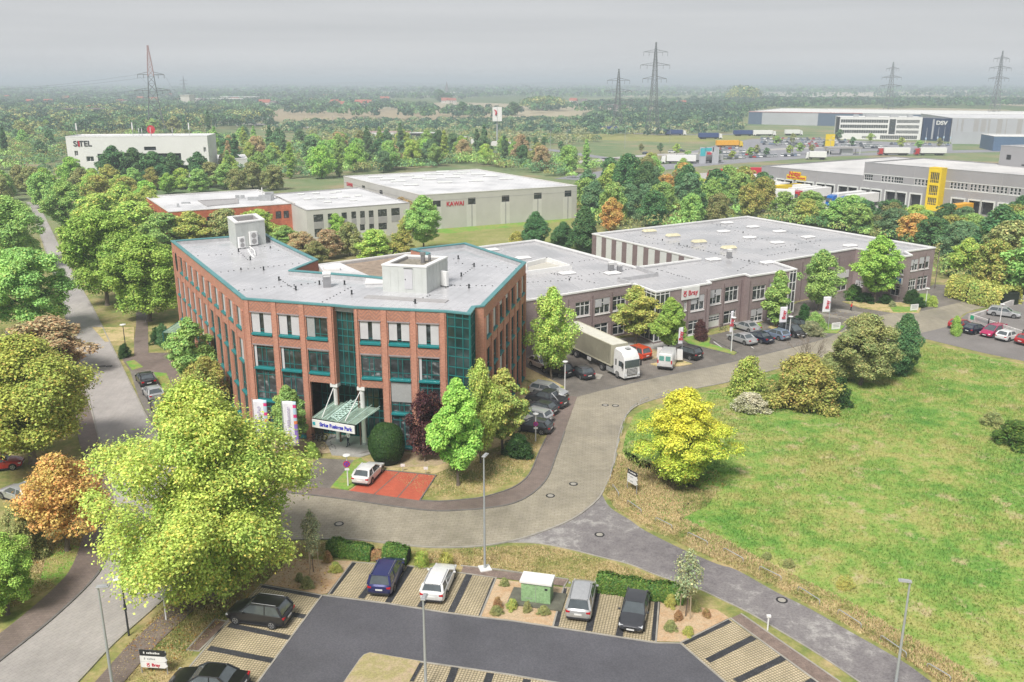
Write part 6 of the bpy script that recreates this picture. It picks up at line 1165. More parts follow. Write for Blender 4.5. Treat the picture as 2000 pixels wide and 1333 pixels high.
# ------------------------------------------------------------------ grass: blades over meadow and verges
def tufts(name, pts, n, h_, wd, cols, seed, z=0.0, excl=()):
    P_ = poly(pts); rg = np.random.default_rng(seed); X = np.array([(p.x, p.y) for p in P_]); lo, hi = X.min(0), X.max(0); out = np.empty((0, 2))
    while len(out) < n:
        q_ = rg.random((n * 2, 2)) * (hi - lo) + lo; ins = np.zeros(len(q_), bool)
        for i in range(len(X)):
            x0, y0 = X[i]; x1, y1 = X[i - 1]; c_ = ((y0 > q_[:, 1]) != (y1 > q_[:, 1])) & (q_[:, 0] < (x1 - x0) * (q_[:, 1] - y0) / (y1 - y0 + 1e-12) + x0); ins ^= c_
        out = np.concatenate([out, q_[ins]])
    out = out[:n]; a = rg.uniform(0, 6.28, n); d = np.stack([np.cos(a), np.sin(a), np.zeros(n)], 1); hh = h_ * rg.uniform(.4, 1.3, n) * (.6 + .8 * (np.sin(out[:, 0] * .35) * np.cos(out[:, 1] * .27) * .5 + .5)); B = np.concatenate([out, np.full((n, 1), z)], 1); ln = rg.normal(size=(n, 3)) * [.4, .4, 0]
    V = np.empty((n, 3, 3)); V[:, 0] = B - d * wd; V[:, 1] = B + d * wd; V[:, 2] = B + (ln + [0, 0, 1]) * hh[:, None]; me = bpy.data.meshes.new(name); me.vertices.add(n * 3); me.vertices.foreach_set('co', V.reshape(-1)); me.loops.add(n * 3); me.polygons.add(n)
    me.loops.foreach_set('vertex_index', np.arange(n * 3, dtype=np.int32)); me.polygons.foreach_set('loop_start', np.arange(0, n * 3, 3, dtype=np.int32)); me.polygons.foreach_set('loop_total', np.full(n, 3, dtype=np.int32)); me.update(calc_edges=True); me.materials.append(cols); o = bpy.data.objects.new(name, me); COL.objects.link(o); tag(o, kind='stuff')
tufts('meadow_grass', [(1236, 812), (1222, 850), (1212, 905), (1206, 950), (1205, 975), (1240, 1002), (1300, 1034), (1380, 1076), (1450, 1106), (1530, 1146), (1600, 1186), (1680, 1231), (1760, 1281), (1850, 1336), (1950, 1410), (2500, 1410), (2300, 800), (2000, 714), (1920, 698), (1808, 672), (1760, 679), (1640, 701), (1540, 726), (1431, 756), (1357, 772), (1306, 786), (1256, 804)], 150000, .2, .06, m_field, 101)
tufts('verge_grass_blades', [(850, 1076), (950, 1070), (1050, 1066), (1170, 1092), (1275, 1125), (1365, 1155), (1340, 1165), (1165, 1145), (1110, 1130), (900, 1104), (830, 1100), (810, 1085)], 14000, .12, .05, m_verge, 102)
tufts('verge_grass_blades', [(240, 1270), (300, 1205), (420, 1090), (560, 1065), (640, 1060), (640, 1080), (500, 1140), (440, 1205), (365, 1290), (300, 1400), (180, 1400)], 12000, .12, .05, m_verge, 103)
tufts('verge_grass_blades', [(0, 1200), (100, 1150), (150, 1090), (170, 1040), (190, 960), (150, 960), (60, 1010), (-60, 1080)], 12000, .13, .05, m_verge, 104)
tufts('verge_grass_blades', [(750, 922), (850, 928), (905, 908), (1000, 865), (1020, 800), (1030, 755), (1060, 845), (1045, 900), (1015, 935), (950, 962), (900, 970), (830, 972)], 9000, .12, .05, m_verge, 105)
tufts('verge_grass_blades', [(1194, 921), (1178, 960), (1200, 992), (1260, 1030), (1400, 1095), (1516, 1148), (1650, 1220), (1780, 1295), (1780, 1275), (1600, 1180), (1450, 1100), (1300, 1030), (1206, 975), (1212, 900)], 9000, .16, .05, m_verge, 106)
tufts('dry_grass_blades', [(1206, 890), (1245, 915), (1345, 955), (1400, 962), (1380, 990), (1335, 1012), (1470, 1085), (1650, 1172), (1880, 1305), (1990, 1400), (1940, 1408), (1760, 1282), (1600, 1187), (1450, 1107), (1300, 1037), (1204, 978)], 26000, .25, .05, m_verge, 107)
# fallen leaves
m_fallen = leafmat('fallen_leaves', (.38, .22, .07), (.3, .14, .05), (.5, .38, .1), t_=.1)
def fallen(pts, n, seed, z=.06):
    P_ = poly(pts); rd = random.Random(seed); xs_ = [p.x for p in P_]; ys_ = [p.y for p in P_]; C = []
    while len(C) < n:
        x, y = rd.uniform(min(xs_), max(xs_)), rd.uniform(min(ys_), max(ys_))
        if inpoly(x, y, P_): C.append((x, y, z + rd.random() * .03))
    C = np.array(C); me = leaves_mesh('fallen_leaves', C, np.tile([0, 0, 1.0], (n, 1)) + np.random.default_rng(seed).normal(size=(n, 3)) * .3, .07, seed); me.materials.append(m_fallen); o = bpy.data.objects.new('fallen_leaves', me); COL.objects.link(o); tag(o, kind='stuff')
fallen([(240, 1270), (420, 1090), (560, 1065), (640, 1085), (640, 1160), (516, 1143), (447, 1205), (300, 1333)], 1800, 1); fallen([(60, 1110), (180, 1060), (200, 950), (100, 960), (20, 1040)], 900, 2, .05); fallen([(900, 960), (1040, 900), (1060, 860), (1010, 790), (900, 900)], 700, 3); fallen([(1230, 900), (1300, 960), (1420, 960), (1400, 920)], 600, 4, .1); fallen([(300, 730), (330, 740), (365, 820), (350, 840)], 300, 5, .09); fallen([(300, 838), (350, 890), (480, 960), (440, 1060), (296, 1192), (380, 1050)], 500, 6, .03)
fallen([(1560, 605), (1700, 612), (1730, 630), (1600, 622)], 400, 7, .04); fallen([(900, 1104), (640, 1090), (645, 1062), (830, 1075)], 500, 8, .04)
# ------------------------------------------------------------------ vehicles
def paint(name, col, metal=0.0, rough=.28):
    if name in MATS: return MATS[name]
    m, t, b = nodes(name); n = noise(t, coord(t, obj=True), 3, 4); t.links.new(ramp(t, n, [(.3, tuple(x * .9 for x in col)), (.7, tuple(min(1, x * 1.06) for x in col))]), b.inputs['Base Color'])
    b.inputs['Metallic'].default_value = metal; b.inputs['Roughness'].default_value = rough; b.inputs['Coat Weight'].default_value = .7; b.inputs['Coat Roughness'].default_value = .06; MATS[name] = m; return m
PT = dict(black=paint('black_paint', (.012, .012, .014)), white=paint('white_car_paint', (.74, .74, .74)), silver=paint('silver_paint', (.48, .49, .5), .35), grey=paint('grey_paint', (.12, .125, .135), .3), dgrey=paint('graphite_paint', (.05, .052, .06), .3),
          blue=paint('dark_blue_paint', (.012, .018, .12), .2), navy=paint('navy_paint', (.012, .018, .045), .2), red=paint('red_paint', (.42, .015, .02)), orange=paint('orange_red_paint', (.6, .06, .015)), magenta=paint('magenta_paint', (.4, .01, .09)), lblue=paint('pale_blue_paint', (.26, .33, .45), .4), brown=paint('brown_grey_paint', (.2, .18, .16), .3))
m_carglass = M('car_glass', (.075, .09, .098), .04, spec=1.0, var=.2, obj=True); m_tyre = MATS['rubber']; m_rim = M('alloy_rim', (.4, .41, .42), .3, .7, var=.05); m_tail = M('tail_lamp_red', (.45, .01, .015), .25); m_head = M('headlamp_clear', (.6, .62, .64), .12, spec=.8); m_plate = M('licence_plate_white', (.7, .7, .68), .5); m_blackp = M('black_plastic', (.02, .02, .022), .6)
CARPROF = {  # L, W, roof z, belt z, hood z, (x of: windscreen base, roof front, roof rear, rear glass base) from the nose; tail deck z
    'hatch': (4.25, 1.79, 1.46, .93, .88, 1.2, 2.0, 3.55, 4.05, .98), 'sedan': (4.75, 1.83, 1.44, .92, .88, 1.35, 2.1, 3.35, 4.05, 1.0),
    'estate': (4.65, 1.82, 1.48, .94, .88, 1.25, 2.05, 4.15, 4.5, 1.0), 'suv': (4.5, 1.85, 1.68, 1.05, 1.02, 1.2, 1.95, 3.95, 4.35, 1.08),
    'mpv': (4.6, 1.84, 1.7, 1.0, .95, .95, 2.0, 4.2, 4.5, 1.02), 'pickup': (5.2, 1.95, 1.8, 1.15, 1.1, 1.45, 2.2, 3.4, 3.65, 1.1)}
CARS = {}
def build_car(kind):
    L_, W, zr, zb, zh, a, b_, c_, d_, zt = CARPROF[kind]; X = lambda s: L_ / 2 - s     # s measured from the nose
    root = thing('parked_car', 'prototype', 'car', (0, 0, 0)); pm = PT['black']
    st_ = [(0, .78, .42, .62), (.12, .9, .3, .72), (.5, .97, .22, zh - .07), (a * .7, 1, .2, zh), (a, 1, .2, zb), (L_ * .5, 1, .2, zb + .02), (c_, 1, .2, zb + .02), (min(d_, L_ - .25), .98, .2, zt), (L_ - .12, .93, .28, zt - .04), (L_ - .02, .86, .4, zt - .2)]
    if kind in ('hatch', 'estate', 'suv', 'mpv'): st_[-2] = (L_ - .1, .95, .28, zt); st_[-1] = (L_ - .01, .88, .42, zt - .12)
    mb = MB(); rings = []
    for s, wf, z0, z1 in st_:
        w = W / 2 * wf; x = X(s); hm = z0 + (z1 - z0) * .55
        rings.append([(x, -w * .82, z0), (x, -w * .97, z0 + .1), (x, -w, hm), (x, -w * .965, z1 - .08), (x, -w * .86, z1), (x, -w * .4, z1 + .025), (x, w * .4, z1 + .025), (x, w * .86, z1), (x, w * .965, z1 - .08), (x, w, hm), (x, w * .97, z0 + .1), (x, w * .82, z0)])
    vs = [v for r in rings for v in r]; m_ = 12; fs = [(i * m_ + k, (i + 1) * m_ + k, (i + 1) * m_ + (k + 1) % m_, i * m_ + (k + 1) % m_) for i in range(len(rings) - 1) for k in range(m_)]
    fs += [tuple(range(m_)), tuple(range(len(vs) - 1, len(vs) - m_ - 1, -1))]; mb.add(vs, fs)
    wt = W / 2 * .74; wb = W / 2 * .93
    # roof and pillars
    N_ = 7; roof = []
    for i in range(N_):
        s = b_ - .04 + (c_ - b_ + .08) * i / (N_ - 1); e = 1 - abs(2 * i / (N_ - 1) - 1) ** 3
        for k in range(5): y = -1 + .5 * k; roof.append((X(s), y * wt, zr - .05 + .05 * e - .04 * abs(y) ** 3))
    mb.add(roof, [(i * 5 + k, i * 5 + k + 1, (i + 1) * 5 + k + 1, (i + 1) * 5 + k) for i in range(N_ - 1) for k in range(4)])
    mb.add([(p[0], p[1], p[2] - .05) for p in roof], [(i * 5 + k, (i + 1) * 5 + k, (i + 1) * 5 + k + 1, i * 5 + k + 1) for i in range(N_ - 1) for k in range(4)])
    for sgn in (-1, 1):
        for s0, s1, wd in ((a, b_, .05), (d_ - (0 if kind != 'pickup' else .05), c_, .1 if kind != 'sedan' else .07)):
            mb.tube([(X(s0), sgn * wb * .98, zb), (X(s1), sgn * wt, zr - .06)], wd, 5)
        mb.tube([(X(b_ - .05), sgn * wt, zr - .07), (X((b_ + c_) / 2), sgn * wt * 1.01, zr - .045), (X(c_ + .05), sgn * wt, zr - .07)], .045, 5)
        sm = (b_ + c_) / 2 + .05; mb.tube([(X(sm + .05), sgn * wb, zb), (X(sm), sgn * wt, zr - .06)], .04, 4)
    if kind == 'pickup':
        mb.add([], [])
    body = mb.build('body', pm, root, True, True, 35)
    g_ = MB(); bt = [(X(a - .05), -wb * .9, zb), (X(a - .05), wb * .9, zb), (X(d_ + .03), wb * .9, zb), (X(d_ + .03), -wb * .9, zb)]
    b4 = [(X(a), wb, zb - .02), (X(a), -wb, zb - .02), (X(d_), -wb, zb - .02), (X(d_), wb, zb - .02)]; t4 = [(X(b_), wt, zr - .07), (X(b_), -wt, zr - .07), (X(c_), -wt, zr - .07), (X(c_), wt, zr - .07)]
    g_.hexa([b4[3], b4[2], b4[1], b4[0]][::-1], [t4[3], t4[2], t4[1], t4[0]][::-1]); g_.build('windows', m_carglass, root, False, True)
    if kind == 'pickup':
        q = MB(); q.add([(X(3.8), -.78, zt + .035), (X(3.8), .78, zt + .035), (X(5.1), .78, zt + .035), (X(5.1), -.78, zt + .035)], [(0, 3, 2, 1)]); q.build('load_bed', m_blackp, root, local=True); q = MB()
        for y in (-.8, .8): q.tube([(X(3.7), y, zt), (X(3.75), y * .9, zr), (X(4.7), y, zt)], .045, 6)
        q.tube([(X(3.75), -.72, zr), (X(3.75), .72, zr)], .045, 6); q.build('roll_bar', m_rim, root, local=True)
    for s in (.17 * L_ + .08, L_ * .79):
        for y in (-1, 1):
            q = MB(); n = 16; xx = X(s); q.add([(xx + .37 * math.cos(i * math.pi / 8), y * (W / 2 + .004), .36 + .37 * math.sin(i * math.pi / 8)) for i in range(n)], [tuple(range(n)) if y < 0 else tuple(range(n))[::-1]]);  # flat dark disc paints the shaded wheel arch around the tyre
            o_ = .32; vs = []; fs = []
            for yy in (y * (W / 2 - .17), y * (W / 2 + .012)): vs += [(xx + o_ * math.cos(i * math.pi / 8), yy, .32 + o_ * math.sin(i * math.pi / 8)) for i in range(n)]
            q.add(vs, [(i, (i + 1) % n, n + (i + 1) % n, n + i) for i in range(n)] + [tuple(range(n)), tuple(range(2 * n - 1, n - 1, -1))]); w_ = q.build('wheel', m_tyre, root, local=True)
            q = MB(); yy = y * (W / 2 + .02); q.add([(xx + .22 * math.cos(i * math.pi / 8), yy, .32 + .22 * math.sin(i * math.pi / 8)) for i in range(n)], [tuple(range(n)) if y < 0 else tuple(range(n))[::-1]])
            q.build('rim', m_rim, w_, local=True)
            q = MB()
            for i in range(5): t_ = i * 1.2566 + .6; q.add([(xx + r * math.cos(t_ + dt), yy + y * .003, .32 + r * math.sin(t_ + dt)) for r, dt in ((.07, -.5), (.2, -.2), (.2, .2), (.07, .5))], [(0, 1, 2, 3), (3, 2, 1, 0)])
            q.build('rim_gap', m_blackp, w_, local=True)
    zl = zt - .2 if kind != 'sedan' else zt - .18
    for y in (-1, 1):
        q = MB(); q.box(X(L_ - .1), y * W * .385, zl - .08, .2, .3, .17); q.build('tail_light', m_tail, root, local=True, bevel=.03)
        q = MB(); q.box(X(.2), y * W * .36, .58, .26, .34, .13); q.build('headlight', m_head, root, local=True, bevel=.03)
        q = MB(); q.box(X(a + .32), y * (W / 2 + .09), zb - .02, .12, .18, .13); q.build('mirror', pm, root, local=True, bevel=.03)
    q = MB(); q.box(X(.04), 0, .42, .1, W * .5, .2); q.build('grille', m_blackp, root, local=True); q = MB(); q.box(X(L_ - .01), 0, zl - .22 if kind in ('hatch', 'suv', 'mpv', 'estate') else .62, .05, .52, .11); q.build('licence_plate', m_plate, root, local=True); q = MB(); q.box(X(-.01), 0, .4, .03, .52, .11); q.build('licence_plate', m_plate, root, local=True)
    q = MB(); q.box(X(L_ - .04), 0, .27, .12, W * .86, .14); q.box(X(L_ / 2), 0, .17, L_ * .5, W * .99, .09); q.build('lower_trim', m_blackp, root, local=True, bevel=.02)
    if kind in ('estate', 'suv', 'mpv'):
        q = MB(); [q.tube([(X(b_ + .1), y * wt * .93, zr + .03), (X(c_ - .1), y * wt * .93, zr + .03)], .022, 5) for y in (-1, 1)]; q.build('roof_rail', m_rim, root, local=True)
    CARS[kind] = root; root['_used'] = False
for k_ in CARPROF: build_car(k_)
def car(kind, pts, colr, label, group=None, flip=False, z=0.03, rz=None):
    """pts: two photograph points on the ground: middle of the tail, middle of the nose"""
    A_, B_ = G(*pts[0]), G(*pts[1]); c_ = (A_ + B_) / 2; d = B_ - A_; base = CARS[kind]; o = base if not base['_used'] else copy_tree(base); base['_used'] = True
    if o is not base: o['_used'] = True
    o.location = (c_.x, c_.y, z); o.rotation_euler = (0, 0, math.atan2(d.y, d.x) if rz is None else rz); tag(o, label, 'car', group)
    for ch in KIDS[o.name]:
        if ch.name.split('.')[0] in ('body', 'mirror'): ch.material_slots[0].link = 'OBJECT'; ch.material_slots[0].material = PT[colr]
    return o
GA = 'cars in the new car park'
car('mpv', ((742, 1166), (770, 1108)), 'blue', 'dark blue people carrier nosed up to the short hedge', GA)
car('estate', ((843, 1182), (872, 1118)), 'white', 'white estate car in the bay right of the dark blue people carrier', GA)
car('mpv', ((1129, 1214), (1142, 1152)), 'silver', 'silver grey people carrier right of the green cabinet', GA)
car('hatch', ((1246, 1178), (1231, 1240)), 'dgrey', 'dark grey hatchback parked nose out beside the right planting bed', GA)
car('suv', ((556, 1218), (463, 1205)), 'black', 'black sport utility car half under the plane tree', GA)
car('sedan', ((474, 1352), (345, 1340)), 'black', 'black car cut by the bottom edge of the photo', GA)
car('hatch', ((706, 949), (734, 919)), 'white', 'white hatchback on the red paved bay before the entrance')
GB = 'cars parked nose to kerb along the west street'
car('sedan', ((295, 762), (276, 736)), 'black', 'black car at the head of the three on the west street', GB); car('hatch', ((310, 788), (290, 764)), 'silver', 'silver grey car in the middle of the three on the west street', GB); car('suv', ((328, 822), (306, 792)), 'dgrey', 'dark car half hidden by the plane tree on the west street', GB)
car('hatch', ((22, 920), (-22, 912)), 'red', 'red car at the left edge under the large tree', rz=0.3)
car('estate', ((1000, 755), (1050, 1)), 'silver', 'x') if False else None
GC = 'cars beside the east wall of the brick offices'
car('estate', ((1040, 766), (1104, 779)), 'silver', 'silver estate car, uppermost of the five beside the east wall', GC); car('pickup', ((1101, 798), (1035, 782)), 'dgrey', 'dark grey pickup truck with chrome roll bar beside the east wall', GC)
car('hatch', ((1080, 812), (1028, 800)), 'dgrey', 'dark green grey hatchback, third of the five beside the east wall', GC); car('estate', ((1068, 828), (1012, 815)), 'silver', 'pale silver car, fourth of the five beside the east wall', GC); car('hatch', ((1069, 846), (1014, 838)), 'dgrey', 'dark blue grey hatchback, lowest of the five beside the east wall', GC)
GD = 'cars in front of the mauve building'
car('suv', ((1112, 739), (1064, 724)), 'black', 'black off road car under the tall lime green tree', GD); car('hatch', ((1152, 744), (1118, 726)), 'dgrey', 'dark grey hatchback right of the lime green tree', GD); car('mpv', ((1262, 704), (1222, 690)), 'orange', 'bright orange red people carrier behind the truck cab', GD)
car('suv', ((1362, 704), (1318, 692)), 'black', 'black sport utility car beside the white van', GD); car('sedan', ((1470, 676), (1428, 662)), 'silver', 'light silver sedan nearest the green bank', GD); car('sedan', ((1500, 672), (1462, 660)), 'navy', 'dark navy sedan between two silver cars', GD)
car('hatch', ((1534, 666), (1496, 655)), 'lblue', 'pale blue hatchback right of the navy sedan', GD); car('sedan', ((1478, 652), (1436, 639)), 'silver', 'silver coupe close to the wall of the mauve building', GD)
car('mpv', ((1526, 648), (1566, 662)), 'black', 'black van under the white street lamp', GD); car('suv', ((1545, 638), (1582, 650)), 'black', 'black car behind the twiggy shrub', GD)
GE = 'row of cars along the parking deck'
car('hatch', ((1860, 644), (1893, 638)), 'red', 'red small car at the left end of the row along the parking deck', GE); car('hatch', ((1886, 654), (1921, 646)), 'navy', 'dark navy small car, second in the row along the parking deck', GE)
car('mpv', ((1956, 652), (1922, 660)), 'magenta', 'magenta people carrier, third in the row along the parking deck', GE); car('hatch', ((1951, 668), (1985, 659)), 'white', 'white small car, fourth in the row along the parking deck', GE); car('hatch', ((1990, 675), (2024, 667)), 'red', 'red small car cut by the right edge of the photo', GE)
car('estate', ((1940, 625), (1978, 630)), 'silver', 'silver estate car on top of the parking deck', z=.8)
for x, y, c_, lab in [(20, 540, 'silver', 'silver car glimpsed through the tree at the left edge'), (35, 660, 'lblue', 'pale car glimpsed below the dark left tree'), (40, 975, 'silver', 'silver car behind the orange maple')]: car('hatch', ((x + 14, y + 5), (x - 14, y - 5)), c_, lab)
car('hatch', ((1050, 715), (1066, 722)), 'white', 'white van glimpsed behind the lime green tree')
# white delivery van with open doors
vn = thing('delivery_van', 'white delivery van with front doors open, seen from behind', 'van', (0, 0, 0)); A_, B_ = G(1294, 730), G(1313, 698); vn.location = ((A_ + B_) / 2).x, ((A_ + B_) / 2).y, .03; vn.rotation_euler = (0, 0, math.atan2((B_ - A_).y, (B_ - A_).x))
q = MB(); Wv = 2.0; secs = [(-2.5, .45, 2.15, .96), (-2.4, .3, 2.25, 1), (.9, .3, 2.25, 1), (1.3, .3, 2.15, .98), (1.75, .3, 1.35, .96), (2.4, .32, 1.05, .9), (2.52, .45, .8, .8)]; vs = []
for x, z0, z1, wf in secs: w = Wv / 2 * wf; tw = w * (.88 if z1 > 1.4 else .92); vs += [(x, -w, z0), (x, -w * 1.0, z0 + (z1 - z0) * .5), (x, -tw, z1 - .12), (x, -tw * .85, z1), (x, tw * .85, z1), (x, tw, z1 - .12), (x, w, z0 + (z1 - z0) * .5), (x, w, z0)]
q.add(vs, [(i * 8 + k, i * 8 + (k + 1) % 8, (i + 1) * 8 + (k + 1) % 8, (i + 1) * 8 + k) for i in range(6) for k in range(8)] + [tuple(range(7, -1, -1)), tuple(range(48, 56))]); q.build('body', PT['white'], vn, True, True, 40)
for y in (-.42, .42): q = MB(); q.box(-2.52, y, 1.3, .05, .62, .62); q.build('rear_window', M('greenish_glass', (.1, .3, .26), .1), vn, local=True)
q = MB(); q.hexa([(1.32, -.8, 1.45), (1.75, -.8, 1.38), (1.75, .8, 1.38), (1.32, .8, 1.45)], [(1.18, -.75, 2.1), (1.32, -.75, 2.12), (1.32, .75, 2.12), (1.18, .75, 2.1)]); q.build('windscreen', m_carglass, vn, local=True)
for y in (-1, 1):
    q = MB(); q.box(-2.53, y * .88, .95, .06, .16, .45); q.build('tail_light', m_tail, vn, local=True); q = MB(); q.hexa([(1.15, y * 1.0, .45), (1.22, y * 1.0, .45), (1.5, y * 1.75, .45), (1.43, y * 1.75, .45)], [(1.15, y * 1.0, 2.0), (1.22, y * 1.0, 2.0), (1.45, y * 1.7, 1.9), (1.38, y * 1.7, 1.9)]); q.build('open_door', PT['white'], vn, local=True)
    for x in (-1.6, 1.7):
        q = MB(); vs = [(x + .34 * math.cos(i * math.pi / 8), yy, .34 + .34 * math.sin(i * math.pi / 8)) for yy in (y * .82, y * 1.01) for i in range(16)]; q.add(vs, [(i, (i + 1) % 16, 16 + (i + 1) % 16, 16 + i) for i in range(16)] + [tuple(range(16)), tuple(range(31, 15, -1))]); ww = q.build('wheel', m_tyre, vn, local=True); q = MB(); q.add([(x + .2 * math.cos(i * math.pi / 8), y * 1.02, .34 + .2 * math.sin(i * math.pi / 8)) for i in range(16)], [tuple(range(16)), tuple(range(15, -1, -1))]); q.build('rim', m_rim, ww, local=True)
q = MB(); q.box(-2.5, 0, .32, .12, 1.9, .2); q.build('bumper', m_blackp, vn, local=True)
# articulated container lorry (tractor at x 0..6, trailer behind it)
m_cont = M('container_beige', (.47, .45, .35), .6, var=.08, scale=.7, obj=True); m_chassis = M('chassis_dark', (.05, .045, .045), .6)
def wheelset(mb_parent, xs_, r=.5, yo=1.22):
    for x in xs_:
        for y in (-1, 1):
            q = MB(); vs = [(x + r * math.cos(i * math.pi / 8), yy, r + r * math.sin(i * math.pi / 8)) for yy in (y * (yo - .32), y * yo) for i in range(16)]; q.add(vs, [(i, (i + 1) % 16, 16 + (i + 1) % 16, 16 + i) for i in range(16)] + [tuple(range(16)), tuple(range(31, 15, -1))]); ww = q.build('wheel', m_tyre, mb_parent, local=True); q = MB(); q.add([(x + .27 * math.cos(i * math.pi / 8), y * (yo + .01), r + .27 * math.sin(i * math.pi / 8)) for i in range(16)], [tuple(range(16)), tuple(range(15, -1, -1))]); q.build('rim', m_rim, ww, local=True)
lor = thing('container_lorry', 'white cab articulated lorry carrying a beige shipping container', 'lorry', (0, 0, 0)); A_, B_ = G(1105, 680), G(1233, 743); dd_ = (B_ - A_).normalized(); lor.rotation_euler = (0, 0, math.atan2(dd_.y, dd_.x)); lor.location = (B_.x, B_.y, .02)
q = MB(); xs0 = -3.6; q.box(-1.0, 0, .9, 2.15, 2.4, 1.9); cbv = [(0.05, -1.22, .45), (-2.2, -1.22, .45)]
q = MB(); secs = [(-2.25, .95, 3.75, 1), (-2.1, .5, 3.9, 1), (-.7, .45, 3.75, 1), (-.15, .42, 3.1, .99), (.02, .42, 2.5, .985), (.1, .42, 1.5, .96), (.02, .4, .9, .93)]; vs = []
for x, z0, z1, wf in secs: w = 1.22 * wf; vs += [(x, -w, z0), (x, -w, z0 + (z1 - z0) * .6), (x, -w * .95, z1 - .12), (x, -w * .8, z1), (x, w * .8, z1), (x, w * .95, z1 - .12), (x, w, z0 + (z1 - z0) * .6), (x, w, z0)]
q.add(vs, [(i * 8 + k, i * 8 + (k + 1) % 8, (i + 1) * 8 + (k + 1) % 8, (i + 1) * 8 + k) for i in range(6) for k in range(8)] + [tuple(range(7, -1, -1)), tuple(range(48, 56))]); cb = q.build('cab', PT['white'], lor, True, True, 40)
q = MB(); q.hexa([(.08, -1.1, 1.75), (.14, -1.1, 1.72), (.14, 1.1, 1.72), (.08, 1.1, 1.75)], [(-.02, -1.08, 2.65), (.06, -1.08, 2.6), (.06, 1.08, 2.6), (-.02, 1.08, 2.65)]); q.build('windscreen', m_carglass, cb, local=True); q = MB(); q.box(.12, 0, .75, .06, 1.5, .85); q.build('grille', m_blackp, cb, local=True)
q = MB(); [q.box(.16, 0, .85 + i * .17, .03, 1.45, .05) for i in range(5)]; q.build('grille_bars', m_wpaint, cb, local=True)
for y in (-1, 1):
    q = MB(); q.box(-.75, y * 1.21, 1.75, .8, .05, .7); q.build('side_window', m_carglass, cb, local=True, bevel=.02); q = MB(); q.box(-1.75, y * 1.215, 1.7, .25, .04, .8); q.build('sleeper_window', m_blackp, cb, local=True); q = MB(); q.box(-.05, y * 1.4, 1.7, .15, .22, .75); q.build('mirror', m_blackp, cb, local=True, bevel=.04); q = MB(); q.box(.08, y * .95, .62, .1, .4, .2); q.build('headlight', m_head, cb, local=True)
q = MB(); q.box(-1.0, 0, 3.9, .6, .6, .05); q.build('roof_hatch', m_blindg, cb, local=True)
q = MB(); q.box(-3.6, 0, .55, 6.2, 1.0, .35); [q.box(-2.9, y * 1.05, .45, 1.5, .4, .6) for y in (-1, 1)]; q.build('chassis', m_chassis, lor, local=True); q = MB(); [q.box(-2.95, y * 1.26, .5, 1.7, .03, .55) for y in (-1, 1)]; q.build('side_tank', m_metal, lor, local=True)
cx0 = -15.0; q = MB(); L0, n_ = 12.2, 60
for y in (-1.22, 1.22):
    pts_ = [(cx0 + L0 * i / (n_ * 2), y * (1 if (i // 2) % 2 else .975)) for i in range(n_ * 2 + 1)]
    for (x0, y0), (x1, y1) in zip(pts_, pts_[1:]): q.quad((x0, y0, 1.3), (x1, y1, 1.3), (x1, y1, 3.98), (x0, y0, 3.98)); q.quad((x1, y1, 1.3), (x0, y0, 1.3), (x0, y0, 3.98), (x1, y1, 3.98))
for x in (cx0, cx0 + L0): q.box(x, 0, 1.3, .06, 2.44, 2.7); 
for x in (cx0 + .06, cx0 + L0 - .06): [q.box(x, y, 1.25, .16, .16, 2.8) for y in (-1.18, 1.18)]
for y in (-1.2, 1.2): q.box(cx0 + L0 / 2, y, 3.93, L0, .1, .14); q.box(cx0 + L0 / 2, y, 1.2, L0, .1, .16)
ct = q.build('container', m_cont, lor, local=True); q = MB(); q.add([(cx0, -1.2, 4.02), (cx0 + L0, -1.2, 4.02), (cx0 + L0, 1.2, 4.02), (cx0, 1.2, 4.02)], [(0, 1, 2, 3)]); q.build('container_roof', M('container_roof', (.62, .61, .53), .6, var=.1, obj=True), ct, local=True)
q = MB(); q.box(cx0 + 5.5, 0, .85, 11.5, 1.1, .35); q.box(cx0 + .1, 0, .6, .1, 2.4, .25); q.build('trailer_chassis', M('rust_red_chassis', (.12, .04, .03), .7), lor, local=True); wheelset(lor, [-1.4, -5.0, -11.4, -12.7, -14.0])
q = MB(); [q.box(-12.0 + 4, y * 1.23, .6, .9, .04, .45) for y in (-1, 1)]; q.build('side_box', m_wpaint, lor, local=True)
# simple lorries of the yards and roads
def build_lorry(name):
    root = thing(name, 'x', 'lorry', (0, 0, 0)); q = MB(); q.hexa([(-2.2, -1.22, .5), (.05, -1.22, .5), (.05, 1.22, .5), (-2.2, 1.22, .5)], [(-2.2, -1.15, 3.7), (-.5, -1.15, 3.4), (-.5, 1.15, 3.4), (-2.2, 1.15, 3.7)]); q.build('cab', PT['white'], root, local=True, bevel=.08)
    q = MB(); q.hexa([(.03, -1.1, 1.7), (.09, -1.1, 1.7), (.09, 1.1, 1.7), (.03, 1.1, 1.7)], [(-.24, -1.08, 2.7), (-.18, -1.08, 2.7), (-.18, 1.08, 2.7), (-.24, 1.08, 2.7)]); q.build('windscreen', m_carglass, root, local=True)
    q = MB(); q.box(-9.4, 0, 1.2, 13.4, 2.5, 2.8); q.build('box_trailer', m_wpaint, root, local=True, bevel=.05); q = MB(); q.box(-8, 0, .6, 15, 1.2, .5); q.build('chassis', m_chassis, root, local=True)
    q = MB()
    for x in (-1.2, -4.4, -11.5, -12.8, -14.1):
        for y in (-1, 1): vs = [(x + .5 * math.cos(i * math.pi / 5), yy, .5 + .5 * math.sin(i * math.pi / 5)) for yy in (y * .9, y * 1.22) for i in range(10)]; q.add(vs, [(i, (i + 1) % 10, 10 + (i + 1) % 10, 10 + i) for i in range(10)] + [tuple(range(10)), tuple(range(19, 9, -1))])
    q.build('wheels', m_tyre, root, local=True); return root
